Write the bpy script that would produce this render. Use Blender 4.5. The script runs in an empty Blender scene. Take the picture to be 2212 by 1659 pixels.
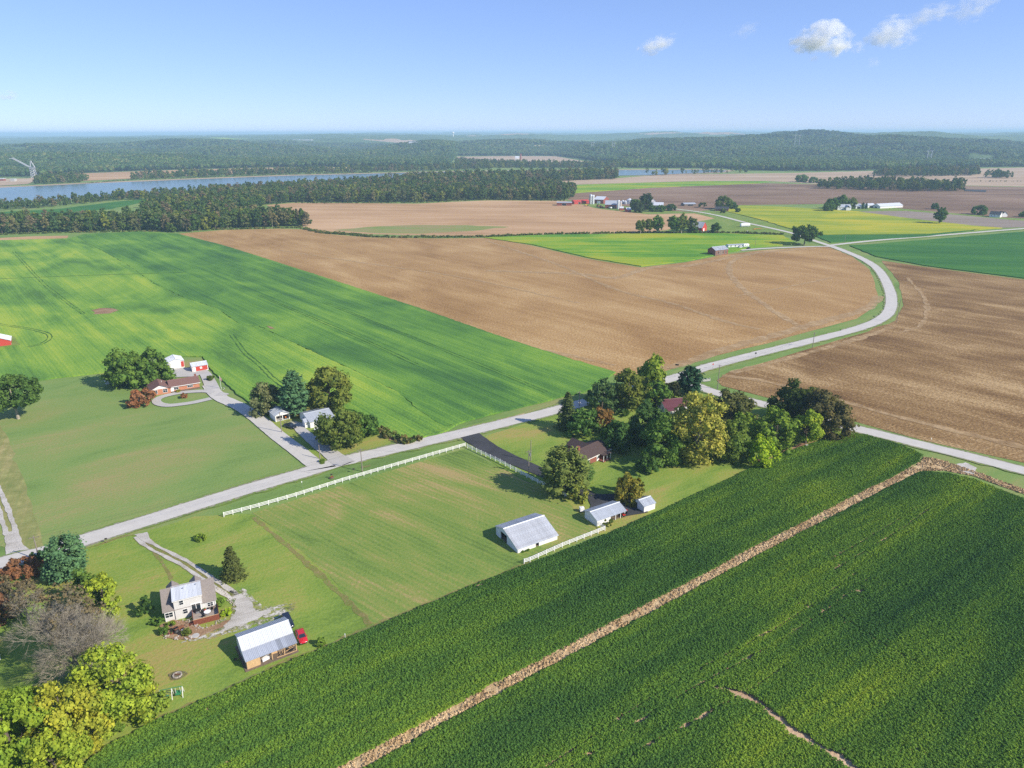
import bpy, bmesh, math, random
import numpy as np
from mathutils import Vector, Matrix, noise as mnoise

sc = bpy.context.scene
C = sc.collection
rad = math.radians

# ---------------------------------------------------------------- camera, sky, sun, exposure
PITCH, ROLL, CAM_H = rad(19.5), rad(-0.15), 100.0
FPX = 710.0 / 1024.0                     # focal length as a share of the picture width
cam_data = bpy.data.cameras.new('camera')
cam = bpy.data.objects.new('camera', cam_data); C.objects.link(cam)
cam_data.sensor_width = 36.0; cam_data.lens = 36.0 * FPX
cam_data.clip_start = 0.5; cam_data.clip_end = 120000.0
fw = Vector((0, math.cos(PITCH), -math.sin(PITCH))); rt = Vector((1, 0, 0)); up = rt.cross(fw)
R_ = rt * math.cos(ROLL) + up * math.sin(ROLL); U_ = up * math.cos(ROLL) - rt * math.sin(ROLL)
m3 = Matrix((R_, U_, -fw)).transposed()
cam.matrix_world = Matrix.Translation((0, 0, CAM_H)) @ m3.to_4x4()
sc.camera = cam

SUN_AZ, SUN_EL = -25.0, 34.0             # azimuth counter-clockwise from +X, elevation
world = bpy.data.worlds.new('World'); sc.world = world; world.use_nodes = True
wn = world.node_tree; bg = wn.nodes['Background']
sky = wn.nodes.new('ShaderNodeTexSky'); sky.sky_type = 'NISHITA'; sky.sun_disc = False
sky.sun_elevation = rad(SUN_EL); sky.sun_rotation = rad(90 - SUN_AZ)
sky.altitude = 1200; sky.air_density = 0.85; sky.dust_density = 0.0; sky.ozone_density = 6.0
tint = wn.nodes.new('ShaderNodeMix'); tint.data_type = 'RGBA'; tint.blend_type = 'MULTIPLY'
tint.inputs[0].default_value = 1.0; tint.inputs[7].default_value = (1.46, 1.60, 2.15, 1)
gam = wn.nodes.new('ShaderNodeGamma'); gam.inputs[1].default_value = 0.6
wn.links.new(sky.outputs[0], gam.inputs[0]); wn.links.new(gam.outputs[0], tint.inputs[6]); wn.links.new(tint.outputs[2], bg.inputs[0])
bg.inputs[1].default_value = 0.115
sun_d = bpy.data.lights.new('sun', 'SUN'); sun_d.energy = 4.8; sun_d.angle = rad(0.5); sun_d.color = (1.0, 0.92, 0.79)
sun = bpy.data.objects.new('sun', sun_d); C.objects.link(sun)
SUN_V = Vector((math.cos(rad(SUN_EL)) * math.cos(rad(SUN_AZ)), math.cos(rad(SUN_EL)) * math.sin(rad(SUN_AZ)), math.sin(rad(SUN_EL))))
sun.rotation_euler = SUN_V.to_track_quat('Z', 'Y').to_euler(); sun.location = (0, 0, 400)
vs = sc.view_settings
vs.view_transform = 'Standard'; vs.look = 'None'; vs.exposure = 0.5; vs.gamma = 1.0; vs.use_curve_mapping = False

sc.cycles.use_denoising = False; sc.cycles.volume_bounces = 5; sc.cycles.transparent_max_bounces = 24

# ---------------------------------------------------------------- helpers
W_, H_ = 2212.0, 1659.0                  # the survey grid: picture coordinates at this size
def G(x, y, z=0.0):
    """Point of the level plane at height z that the surveyed picture point shows."""
    f = FPX * W_
    d = fw + R_ * ((x - W_ / 2) / f) - U_ * ((y - H_ / 2) / f)
    t = (z - CAM_H) / d.z
    return Vector((d.x * t, d.y * t, z))
def PR(p):
    v = Vector(p) - Vector((0, 0, CAM_H)); zz = v.dot(fw); f = FPX * W_
    return (W_ / 2 + f * v.dot(R_) / zz, H_ / 2 - f * v.dot(U_) / zz)
def HT(x, y, ytop):
    """Height of an upright thing with its foot at (x, y) and its tip at the level ytop."""
    b = G(x, y); lo, hi = 0.0, 300.0
    for _ in range(40):
        m = (lo + hi) / 2
        if PR(b + Vector((0, 0, m)))[1] > ytop: lo = m
        else: hi = m
    return lo
def WD(x, y, px):
    b = G(x, y); v = b - Vector((0, 0, CAM_H)); return px * v.dot(fw) / (FPX * W_)

def tag(o, label=None, cat=None, group=None, kind=None):
    if label: o['label'] = label
    if cat: o['category'] = cat
    if group: o['group'] = group
    if kind: o['kind'] = kind
    return o
def empty(name, loc, rz=0.0, label=None, cat=None, group=None):
    o = bpy.data.objects.new(name, None); C.objects.link(o)
    o.location = loc; o.rotation_euler = (0, 0, rz); o.empty_display_size = 0.2
    return tag(o, label, cat, group)
def link(name, me, parent=None, loc=None, rot=None, scale=None):
    o = bpy.data.objects.new(name, me); C.objects.link(o)
    if parent: o.parent = parent
    if loc is not None: o.location = loc
    if rot is not None: o.rotation_euler = rot
    if scale is not None: o.scale = scale
    return o
def pymesh(name, verts, faces, mats, smooth=False, midx=None):
    me = bpy.data.meshes.new(name)
    me.from_pydata([tuple(v) for v in verts], [], [tuple(f) for f in faces])
    for m in (mats if isinstance(mats, (list, tuple)) else [mats]): me.materials.append(m)
    if midx is not None: me.polygons.foreach_set('material_index', midx)
    if smooth: me.polygons.foreach_set('use_smooth', [True] * len(me.polygons))
    me.update(); return me
def npmesh(name, V, F, mat, smooth=False):
    """V (n,3), F (m,k) arrays -> mesh, all faces with k corners."""
    me = bpy.data.meshes.new(name); V = np.asarray(V, np.float32); F = np.asarray(F, np.int32)
    n, k = F.shape
    me.vertices.add(len(V)); me.vertices.foreach_set('co', V.ravel())
    me.loops.add(n * k); me.loops.foreach_set('vertex_index', F.ravel())
    me.polygons.add(n); me.polygons.foreach_set('loop_start', np.arange(n, dtype=np.int32) * k)
    me.polygons.foreach_set('loop_total', np.full(n, k, np.int32))
    if smooth: me.polygons.foreach_set('use_smooth', np.ones(n, bool))
    for m in (mat if isinstance(mat, (list, tuple)) else [mat]): me.materials.append(m)
    me.update(calc_edges=True); me.validate(); return me

class MB:
    """Collects boxes, bars, prisms and tubes into one mesh."""
    def __init__(s): s.v = []; s.f = []
    def add(s, vs_, fs):
        n = len(s.v); s.v += [tuple(v) for v in vs_]; s.f += [tuple(i + n for i in f) for f in fs]; return s
    def box(s, x0, y0, z0, x1, y1, z1):
        return s.add([(x0,y0,z0),(x1,y0,z0),(x1,y1,z0),(x0,y1,z0),(x0,y0,z1),(x1,y0,z1),(x1,y1,z1),(x0,y1,z1)],
            [(0,3,2,1),(4,5,6,7),(0,1,5,4),(1,2,6,5),(2,3,7,6),(3,0,4,7)])
    def bar(s, a, b, w, h=None):
        """Rectangular bar from a to b."""
        h = h or w; a = Vector(a); b = Vector(b); d = (b - a).normalized()
        ref = Vector((0,0,1)) if abs(d.z) < .95 else Vector((1,0,0))
        u = d.cross(ref).normalized() * w / 2; v = u.cross(d).normalized() * h / 2
        q = [a-u-v, a+u-v, a+u+v, a-u+v, b-u-v, b+u-v, b+u+v, b-u+v]
        return s.add(q, [(0,3,2,1),(4,5,6,7),(0,1,5,4),(1,2,6,5),(2,3,7,6),(3,0,4,7)])
    def tube(s, pts, radii, n=6, cap=True):
        pts = [Vector(p) for p in pts]
        if not isinstance(radii, (list, tuple)): radii = [radii] * len(pts)
        rings = []; vv = []; ff = []
        for i, p in enumerate(pts):
            d = (pts[min(i+1, len(pts)-1)] - pts[max(i-1, 0)]).normalized()
            ref = Vector((0,0,1)) if abs(d.z) < .9 else Vector((1,0,0))
            u = d.cross(ref).normalized(); v = u.cross(d).normalized(); r = radii[i]
            for k in range(n):
                a = 2 * math.pi * k / n; vv.append(p + u * (r * math.cos(a)) + v * (r * math.sin(a)))
        for i in range(len(pts) - 1):
            for k in range(n):
                a, b = i*n+k, i*n+(k+1) % n; ff.append((a, b, b+n, a+n))
        if cap: ff.append(tuple(range(n-1, -1, -1))); ff.append(tuple(range((len(pts)-1)*n, len(pts)*n)))
        return s.add(vv, ff)
    def prism(s, poly, a, b):
        """poly in (y,z), extruded along x from a to b (poly counter-clockwise seen from +x)."""
        n = len(poly); vv = [(a, y, z) for y, z in poly] + [(b, y, z) for y, z in poly]
        ff = [tuple(range(n-1, -1, -1)), tuple(range(n, 2*n))] + [(i, (i+1) % n, (i+1) % n + n, i+n) for i in range(n)]
        return s.add(vv, ff)
    def mesh(s, name, mat, smooth=False): return pymesh(name, s.v, s.f, mat, smooth)
    def build(s, name, mat, parent=None, loc=None, rot=None, smooth=False):
        return link(name, s.mesh(name, mat, smooth), parent, loc, rot)

def copy_tree(o, parent=None):
    c = o.copy(); C.objects.link(c)
    if parent: c.parent = parent
    for ch in KIDS.get(o, list(o.children)): copy_tree(ch, c)
    return c
KIDS = {}

# ---------------------------------------------------------------- materials
def new_mat(name):
    m = bpy.data.materials.new(name); m.use_nodes = True
    nt = m.node_tree; return m, nt, nt.nodes['Principled BSDF'], nt.nodes.new, nt.links.new
def mixc(nt, fac, a, b, mode='MIX'):
    n = nt.nodes.new('ShaderNodeMix'); n.data_type = 'RGBA'; n.blend_type = mode
    for i, v in ((0, fac), (6, a), (7, b)):
        if isinstance(v, (int, float)): n.inputs[i].default_value = v
        elif isinstance(v, tuple): n.inputs[i].default_value = v if len(v) == 4 else (*v, 1)
        else: nt.links.new(v, n.inputs[i])
    return n.outputs[2]
def math_(nt, op, a, b=0.0, c=None, clamp=False):
    n = nt.nodes.new('ShaderNodeMath'); n.operation = op; n.use_clamp = clamp
    for i, v in ((0, a), (1, b), (2, c)):
        if v is None: continue
        if isinstance(v, (int, float)): n.inputs[i].default_value = v
        else: nt.links.new(v, n.inputs[i])
    return n.outputs[0]
def ramp(nt, fac, stops, interp='LINEAR'):
    n = nt.nodes.new('ShaderNodeValToRGB'); cr = n.color_ramp; cr.interpolation = interp
    while len(cr.elements) < len(stops): cr.elements.new(0.5)
    for e, (p, c) in zip(cr.elements, stops): e.position = p; e.color = c if len(c) == 4 else (*c, 1)
    nt.links.new(fac, n.inputs[0]); return n.outputs[0]
def noise(nt, vec, scale, detail=2.0, rough=0.5, dist=0.0):
    n = nt.nodes.new('ShaderNodeTexNoise'); n.inputs['Scale'].default_value = scale; n.inputs['Detail'].default_value = detail
    n.inputs['Roughness'].default_value = rough; n.inputs['Distortion'].default_value = dist
    if vec is not None: nt.links.new(vec, n.inputs['Vector'])
    return n.outputs[0]
def position(nt): return nt.nodes.new('ShaderNodeNewGeometry').outputs['Position']
def objco(nt): return nt.nodes.new('ShaderNodeTexCoord').outputs['Object']
def mapping(nt, vec, rz=0.0, scale=(1, 1, 1), loc=(0, 0, 0)):
    """Rotate by -rz about z, then scale: rows that run along the angle rz come out along x."""
    a = nt.nodes.new('ShaderNodeMapping'); a.inputs['Rotation'].default_value = (0, 0, -rz); a.inputs['Location'].default_value = loc
    nt.links.new(vec, a.inputs[0])
    b = nt.nodes.new('ShaderNodeMapping'); b.inputs['Scale'].default_value = scale
    nt.links.new(a.outputs[0], b.inputs[0]); return b.outputs[0]
def bump(nt, bsdf, h, strength=0.3, dist=0.1):
    b = nt.nodes.new('ShaderNodeBump'); b.inputs['Strength'].default_value = strength; b.inputs['Distance'].default_value = dist
    nt.links.new(h, b.inputs['Height']); nt.links.new(b.outputs[0], bsdf.inputs['Normal'])
def srgb(r, g, b):
    f = lambda c: (c / 255 / 12.92) if c <= 10 else ((c / 255 + .055) / 1.055) ** 2.4
    return (f(r), f(g), f(b))

_mc = {}
def plain(name, col, rough=0.7, var=0.12, scale=1.5, metal=0.0, spec=0.3, grime=0.0, grain=None, usecol=False):
    """Painted or natural surface: base colour with mottling, optional dirt and object tint."""
    if name in _mc: return _mc[name]
    m, nt, b, N, L = new_mat(name)
    co = objco(nt)
    if grain: co = mapping(nt, co, 0, grain)
    n = noise(nt, co, scale, 4, .6)
    dk = tuple(c * (1 - var) for c in col); lt = tuple(min(1, c * (1 + var)) for c in col)
    c = ramp(nt, n, [(.3, dk), (.7, lt)])
    if grime:
        g = ramp(nt, noise(nt, objco(nt), .7, 5, .7, .4), [(.5, (0, 0, 0)), (.75, (grime,) * 3)])
        c = mixc(nt, g, c, (.12, .08, .05))
    if usecol:
        oi = nt.nodes.new('ShaderNodeObjectInfo'); c = mixc(nt, 1.0, c, oi.outputs['Color'], 'MULTIPLY')
    L(c, b.inputs['Base Color']); b.inputs['Roughness'].default_value = rough; b.inputs['Metallic'].default_value = metal
    b.inputs['Specular IOR Level'].default_value = spec
    bump(nt, b, n, .15, .02)
    _mc[name] = m; return m
def glass_mat(name='window_glass', col=(.02, .03, .04)):
    if name in _mc: return _mc[name]
    m, nt, b, N, L = new_mat(name); b.inputs['Base Color'].default_value = (*col, 1)
    b.inputs['Roughness'].default_value = .06; b.inputs['Specular IOR Level'].default_value = .7
    _mc[name] = m; return m

def pt_in(poly, X, Y):
    ins = np.zeros(X.shape, bool); n = len(poly)
    for i in range(n):
        x1, y1 = poly[i][0], poly[i][1]; x2, y2 = poly[(i+1) % n][0], poly[(i+1) % n][1]
        c = ((y1 > Y) != (y2 > Y)) & (X < (x2 - x1) * (Y - y1) / ((y2 - y1) or 1e-9) + x1)
        ins ^= c
    return ins
def seg_dist(pts, X, Y):
    d = np.full(X.shape, 1e9)
    for a, b in zip(pts[:-1], pts[1:]):
        ax, ay, bx, by = a[0], a[1], b[0], b[1]; L2 = (bx-ax)**2 + (by-ay)**2 + 1e-9
        t = np.clip(((X-ax)*(bx-ax) + (Y-ay)*(by-ay)) / L2, 0, 1)
        d = np.minimum(d, np.hypot(X-ax-t*(bx-ax), Y-ay-t*(by-ay)))
    return d
def vnoise(X, Y, s, seed=0):
    """Smooth value noise on arrays, about -1..1."""
    X = X / s; Y = Y / s; xi = np.floor(X).astype(np.int64); yi = np.floor(Y).astype(np.int64)
    fx = X - xi; fy = Y - yi; fx = fx*fx*(3-2*fx); fy = fy*fy*(3-2*fy)
    def h(a, b):
        n = (a * 374761393 + b * 668265263 + seed * 1442695041) & 0x7fffffff
        n = ((n ^ (n >> 13)) * 1274126177) & 0x7fffffff
        return ((n ^ (n >> 16)) & 0xffff) / 32767.5 - 1
    return (h(xi, yi)*(1-fx) + h(xi+1, yi)*fx)*(1-fy) + (h(xi, yi+1)*(1-fx) + h(xi+1, yi+1)*fx)*fy
def smooth_line(pts, step=4.0):
    """Catmull-Rom through points, resampled about every step metres."""
    P = [np.array(p[:2], float) for p in pts]
    if len(P) < 3:
        n = max(2, int(np.linalg.norm(P[1]-P[0]) / step)); return [P[0] + (P[1]-P[0]) * i / n for i in range(n+1)]
    Q = [2*P[0]-P[1]] + P + [2*P[-1]-P[-2]]; out = []
    for i in range(1, len(Q) - 2):
        p0, p1, p2, p3 = Q[i-1], Q[i], Q[i+1], Q[i+2]; n = max(2, min(60, int(np.linalg.norm(p2-p1) / step)))
        for k in range(n):
            t = k / n
            out.append(.5*((2*p1) + (-p0+p2)*t + (2*p0-5*p1+4*p2-p3)*t*t + (-p0+3*p1-3*p2+p3)*t**3))
    out.append(P[-1]); return out
def dense(poly, step, jitter=0.0, rng=None, closed=True):
    out = []; n = len(poly)
    for i in range(n if closed else n - 1):
        a = np.array(poly[i][:2], float); b = np.array(poly[(i+1) % n][:2], float)
        k = max(1, int(np.linalg.norm(b-a) / step)); k = min(k, 200)
        for j in range(k):
            p = a + (b-a) * j / k
            if jitter and j: p = p + rng.normal(0, jitter, 2)
            out.append(p)
    if not closed: out.append(np.array(poly[-1][:2], float))
    return out
def sheet(name, pts, z, mat, kind='structure', skirt=0.0, step=0, jitter=0.0, seed=1, parent=None):
    """Level sheet over a polygon of world points, with an optional drop at its edge."""
    P = dense(pts, step, jitter, np.random.default_rng(seed)) if step else [np.array(p[:2], float) for p in pts]
    bm = bmesh.new(); vs_ = [bm.verts.new((p[0], p[1], z)) for p in P]
    f = bm.faces.new(vs_); f.normal_update()
    if f.normal.z < 0: f.normal_flip()
    if skirt:
        lo = [bm.verts.new((p[0], p[1], z - skirt)) for p in P]; n = len(P)
        for i in range(n): bm.faces.new((vs_[i], vs_[(i+1) % n], lo[(i+1) % n], lo[i]))
    bmesh.ops.triangulate(bm, faces=[f], ngon_method='EAR_CLIP')
    me = bpy.data.meshes.new(name); bm.to_mesh(me); bm.free(); me.materials.append(mat)
    o = link(name, me, parent)
    if kind: o['kind'] = kind
    return o
def ribbon(name, pts, width, z, mat, kind='structure', step=4.0, wob=0.0, seed=0, parent=None, smooth=True):
    L = smooth_line(pts, step) if smooth else [np.array(p[:2], float) for p in pts]
    rng = np.random.default_rng(seed); vv = []; ff = []
    for i, p in enumerate(L):
        d = L[min(i+1, len(L)-1)] - L[max(i-1, 0)]; d = d / (np.linalg.norm(d) + 1e-9); nrm = np.array((-d[1], d[0]))
        w0 = width[0] + (width[1]-width[0]) * i / (len(L)-1) if isinstance(width, tuple) else width
        a = w0/2 + rng.normal(0, wob) if wob else w0/2; b = w0/2 + rng.normal(0, wob) if wob else w0/2
        vv += [(*(p + nrm*a), z), (*(p - nrm*b), z)]
        if i: k = 2*i; ff.append((k-2, k-1, k+1, k))
    o = link(name, pymesh(name, vv, ff, mat), parent)
    if kind: o['kind'] = kind
    return o
# ---------------------------------------------------------------- land materials
def field_mat(name, cols, rz, streak=(2.0, 60.0), sa=1.0, patch=40.0, pa=.6, fine=2.5, fa=.5, bmp=.3, row=0.0, ra=.25, finecol=None, stops=None, rough=.95):
    """Crop or bare land: cols from low to high along streaks (width, length), patches, fine grain and sown rows."""
    m, nt, b, N, L = new_mat(name); P = position(nt)
    A = noise(nt, mapping(nt, P, rz, (1/streak[1], 1/streak[0], 0)), 1.0, 3, .55, .2)
    A2 = noise(nt, mapping(nt, P, rz, (.45/streak[1], .22/streak[0], 0), (31, 7, 0)), 1.0, 2, .5)
    Bn = noise(nt, mapping(nt, P, rz, (.5/patch, 1/patch, 0), (5, 9, 0)), 1.0, 4, .6, .5)
    Cn = noise(nt, P, fine, 3, .6)
    v = math_(nt, 'MULTIPLY_ADD', math_(nt, 'SUBTRACT', A, .5), sa, .5)
    v = math_(nt, 'ADD', v, math_(nt, 'MULTIPLY', math_(nt, 'SUBTRACT', A2, .5), sa))
    v = math_(nt, 'ADD', v, math_(nt, 'MULTIPLY', math_(nt, 'SUBTRACT', Bn, .5), pa * 2))
    v = math_(nt, 'ADD', v, math_(nt, 'MULTIPLY', math_(nt, 'SUBTRACT', Cn, .5), fa))
    if row:
        w = nt.nodes.new('ShaderNodeTexWave'); w.wave_type = 'BANDS'; w.bands_direction = 'Y'; w.inputs['Scale'].default_value = 1.0
        w.inputs['Distortion'].default_value = 1.2; w.inputs['Detail'].default_value = 2
        L(mapping(nt, P, rz, (.31/row*.05, .31/row, 0)), w.inputs['Vector'])
        v = math_(nt, 'ADD', v, math_(nt, 'MULTIPLY', math_(nt, 'SUBTRACT', w.outputs[1], .5), ra))
    st = stops or [.15 + .7 * i / (len(cols) - 1) for i in range(len(cols))]
    c = ramp(nt, v, list(zip(st, cols)))
    L(c, b.inputs['Base Color']); b.inputs['Roughness'].default_value = rough; b.inputs['Specular IOR Level'].default_value = .1
    if bmp: bump(nt, b, Cn, bmp, .35)
    return m
def ragged(mat, scale=1.2, thr=.5, soft=.06):
    nt = mat.node_tree; out = nt.nodes['Material Output']; b = nt.nodes['Principled BSDF']
    n = noise(nt, position(nt), scale, 5, .65)
    m = ramp(nt, n, [(thr - soft, (0, 0, 0)), (thr + soft, (1, 1, 1))]); nt.links.new(m, b.inputs['Alpha']); return mat
def dirn(a, b):
    p, q = G(*a), G(*b); return math.atan2(q.y - p.y, q.x - p.x)
RZ_SOY = dirn((760, 1655), (2000, 1000)); RZ_BIG = dirn((1310, 800), (400, 508)); RZ_CROSS = dirn((1560, 832), (2212, 1020))
RZ_MAIN = dirn((300, 1133), (1000, 942))

soy_green = (.040, .135, .020); soy_mid = (.070, .20, .020); soy_yel = (.16, .30, .022); soy_dark = (.022, .085, .022)
M_grass = field_mat('meadow_grass', [(.115, .185, .05), (.155, .245, .064), (.195, .262, .076), (.26, .255, .10)], RZ_MAIN, (2.2, 25), .5, 26, .75, 1.4, .5, .25)
M_lawn = field_mat('mown_lawn', [(.13, .205, .055), (.17, .26, .07), (.21, .265, .08), (.29, .255, .105)], RZ_MAIN, (1.3, 45), .26, 30, .85, 1.5, .75, .35, row=1.5, ra=.07)
M_paddock = field_mat('paddock_grass', [(.105, .165, .038), (.155, .235, .048), (.215, .25, .062), (.34, .265, .11)], rad(-38), (1.1, 22), .50, 24, .95, 1.5, .75, .35, row=1.6, ra=.12)
M_yard = field_mat('yard_grass', [(.125, .20, .036), (.18, .265, .045), (.24, .285, .058), (.32, .265, .085)], RZ_MAIN, (1.4, 18), .36, 18, 1.0, 1.5, .75, .35, row=1.4, ra=.05)
M_drygrass = field_mat('dry_grass', [(.23, .27, .085), (.31, .305, .11), (.40, .345, .15)], rad(115), (.9, 40), .9, 14, .5, 2, .4, .2)
ragged(M_drygrass, .3, .36, .3)
M_verge = field_mat('roadside_grass', [(.115, .18, .038), (.17, .25, .05), (.25, .265, .08)], RZ_MAIN, (1.5, 20), .6, 9, .7, 1.6, .7, .5)
M_soyfar = field_mat('soybean_light', [(.075, .165, .035), (.125, .255, .04), (.195, .325, .045), (.30, .39, .05)], RZ_BIG, (1.6, 90), .6, 38, .95, 1.3, .7, .6, row=1.6, ra=.10)
M_soydark = field_mat('soybean_deep', [(.045, .12, .034), (.075, .18, .036), (.12, .25, .04), (.19, .32, .045)], RZ_BIG, (2.2, 120), .75, 34, .7, 1.3, .6, .6, row=1.6, ra=.10)
M_soybase = field_mat('soybean_canopy', [(.010, .04, .008), (.022, .078, .012), (.045, .125, .014)], RZ_SOY, (1.6, 40), .8, 30, .7, 3.0, .8, .6)
M_soyfloor = field_mat('bean_earth', [(.34, .22, .13), (.50, .35, .22), (.62, .46, .30)], 0, (1, 5), .5, 8, .5, 2, .7, .5)
M_yellow = field_mat('ripe_soybean', [(.13, .22, .022), (.24, .30, .025), (.36, .36, .025), (.46, .38, .03)], rad(172), (5, 120), .9, 60, .6, .8, .5, .3)
M_lime = field_mat('turning_soybean', [(.07, .20, .02), (.13, .28, .022), (.24, .33, .024), (.33, .34, .03)], rad(178), (4, 110), .9, 50, .8, .8, .5, .3)
M_deepgreen = field_mat('dark_green_crop', [(.025, .10, .022), (.042, .145, .026), (.075, .19, .028)], rad(170), (5, 120), .8, 70, .6, .8, .4, .3)
STUB = [(.215, .118, .044), (.31, .182, .072), (.395, .248, .106), (.51, .36, .18)]
M_stubble = field_mat('corn_stubble', STUB, RZ_BIG, (2.6, 110), .30, 36, .5, .9, 1.05, .9, row=1.5, ra=.13)
M_stubble_far = field_mat('pale_stubble', [(.33, .195, .095), (.43, .27, .14), (.52, .345, .195)], rad(172), (9, 260), .9, 90, .7, .6, .3, .3)
M_stubble_dark = field_mat('dark_stubble', [(.13, .070, .028), (.20, .118, .047), (.275, .172, .074), (.42, .29, .145)], RZ_CROSS, (2.4, 45), .5, 26, .75, 1.0, 1.25, 1.0, row=1.5, ra=.14)
M_track = field_mat('trodden_stubble', [(.38, .25, .125), (.46, .32, .17), (.54, .39, .22)], RZ_BIG, (1.5, 30), .6, 20, .5, 1.4, .7, .5)
M_brown = field_mat('harvested_soil', [(.145, .088, .055), (.215, .135, .085), (.28, .19, .125)], rad(174), (12, 300), .9, 120, .9, .5, .2, .2)
M_tan = field_mat('far_tan_field', [(.33, .235, .15), (.41, .30, .20), (.48, .37, .255)], rad(176), (14, 400), .8, 150, .6, .5, .2, .1)
M_grey = field_mat('grey_stubble', [(.21, .17, .135), (.26, .21, .17), (.30, .25, .20)], rad(172), (8, 160), .7, 60, .4, .6, .2, .1)
M_bare = field_mat('bare_earth', [(.20, .115, .065), (.29, .18, .105), (.36, .25, .155)], RZ_SOY, (.6, 5), .6, 5, .8, 3, .7, .6)
M_straw = field_mat('dead_grass_strip', [(.33, .215, .105), (.50, .355, .19), (.64, .48, .28)], RZ_SOY + rad(62), (.35, 3.5), 1.5, 6, .5, 3.0, .7, .8)
ragged(M_track, .22, .46, .22)
M_woodfloor = field_mat('woodland_floor', [(.06, .105, .035), (.085, .14, .045), (.11, .165, .055)], 0, (30, 60), .5, 120, .8, .05, .8, 0)
M_gravel = field_mat('limestone_gravel', [(.33, .30, .25), (.47, .44, .39), (.58, .55, .50)], .4, (.5, 4), .6, 5, .6, 5, .8, .5)
M_loose = field_mat('scattered_gravel', [(.13, .17, .05), (.20, .20, .09), (.45, .42, .36), (.56, .53, .47)], .4, (.4, 2), .7, 2.4, 1.2, 3.2, .9, .4); ragged(M_loose, .8, .5, .07)
def road_mat(name, col, var=.1, seam=True):
    m, nt, b, N, L = new_mat(name); P = position(nt)
    a = noise(nt, P, .25, 5, .6); c2 = noise(nt, P, 6, 3, .6)
    v = math_(nt, 'ADD', math_(nt, 'MULTIPLY', a, .65), math_(nt, 'MULTIPLY', c2, .35))
    c = ramp(nt, v, [(.32, tuple(x*(1-var) for x in col)), (.68, tuple(x*(1+var) for x in col))])
    if seam:
        cr = ramp(nt, noise(nt, P, .6, 6, .7, 1.5), [(.487, (1, 1, 1)), (.5, (.62, .62, .62)), (.513, (1, 1, 1))])
        c = mixc(nt, .5, c, cr, 'MULTIPLY')
    L(c, b.inputs['Base Color']); b.inputs['Roughness'].default_value = .9; b.inputs['Specular IOR Level'].default_value = .15
    bump(nt, b, c2, .2, .02); return m
M_road = road_mat('chipseal_road', (.51, .485, .44)); M_tyre = ragged(road_mat('tyre_worn_chipseal', (.445, .42, .385), .1, False), .18, .47, .28); M_drive = road_mat('pale_driveway', (.44, .42, .39)); M_black = road_mat('asphalt_drive', (.052, .053, .058), .25, False)
def water_mat():
    m, nt, b, N, L = new_mat('river_water'); P = position(nt)
    n = noise(nt, mapping(nt, P, .2, (.02, .12, 1)), 1.0, 4, .6)
    L(ramp(nt, noise(nt, P, .006, 3, .6), [(.35, (.09, .14, .12)), (.65, (.12, .165, .14))]), b.inputs['Base Color'])
    b.inputs['Roughness'].default_value = .22; b.inputs['IOR'].default_value = 1.33; bump(nt, b, n, .05, .3); return m
M_water = water_mat()

# ---------------------------------------------------------------- terrain
HS_ = [G(x, y) for x, y in ((-500,390),(0,382.5),(95,381.5),(140,376),(250,371),(400,366),(580,361.5),(800,360.5),(968,360),(988,336.8),(1200,337),(1262,346),(1335,352),(1352,362.5),(1400,363),(1560,364),(1600,368.5),(1720,370),(1860,369),(1960,364),(2212,360.5),(2700,352))]
HS_T = [math.atan2(p.x, p.y) for p in HS_]; HS_R = [math.hypot(p.x, p.y) for p in HS_]
def hill_start(th):
    """Distance at which the ground starts to rise, by direction (0 straight ahead, + to the right)."""
    return np.interp(th, HS_T, HS_R)
def terrain(X, Y):
    r = np.hypot(X, Y); th = np.arctan2(X, Y)
    r0 = hill_start(th)
    t = np.clip((r - r0) / 700, 0, 1); t = t*t*(3-2*t)
    A = np.interp(th, [-1.2, -.62, -.35, 0, .12, .2, .30, .45, .62, 1.2], [44, 38, 48, 50, 58, 76, 74, 66, 64, 56])
    n = vnoise(X, Y, 900, 3) * .5 + vnoise(X, Y, 420, 5) * .42 + vnoise(X, Y, 190, 8) * .16
    z = t * np.maximum(A * (.48 + 1.15 * n), 0)
    t2 = np.clip((r - 5200) / 3500, 0, 1); t2 = t2*t2*(3-2*t2)
    B = np.interp(th, [-1.2, -.62, -.4, -.1, .1, .3, .62, 1.2], [10, 16, 34, 58, 54, 44, 48, 48])
    z = z * (1 - .55 * t2) + t2 * (B * (1 + .55 * vnoise(X, Y, 2600, 11)) + 16 * vnoise(X, Y, 1100, 12))
    return np.maximum(z, 0.0)
CLEARINGS = [(-2050,3300,130,60),(-1500,3900,200,80),(-900,3450,120,50),(-1850,4600,260,90),(-420,4300,240,80),(420,4500,220,80),(900,3350,110,45),(1500,3150,150,60),(2150,3300,200,70),(-1300,3000,90,40),(150,3900,130,50),(2600,4300,260,90),(1150,4700,260,90),(-2700,4300,220,80),(-700,5600,420,120),(900,6000,460,130),(-2400,6200,460,130),(2700,6400,480,130),(-300,7200,600,160),(1900,7600,600,160)]
def in_clearing(X, Y):
    k = np.zeros(X.shape, bool)
    for cx, cy, rx, ry in CLEARINGS:
        a = math.atan2(cx, cy); u = (X-cx)*math.cos(a) - (Y-cy)*math.sin(a); v = (X-cx)*math.sin(a) + (Y-cy)*math.cos(a); k |= (u/rx)**2 + (v/ry)**2 < 1
    return k
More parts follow.
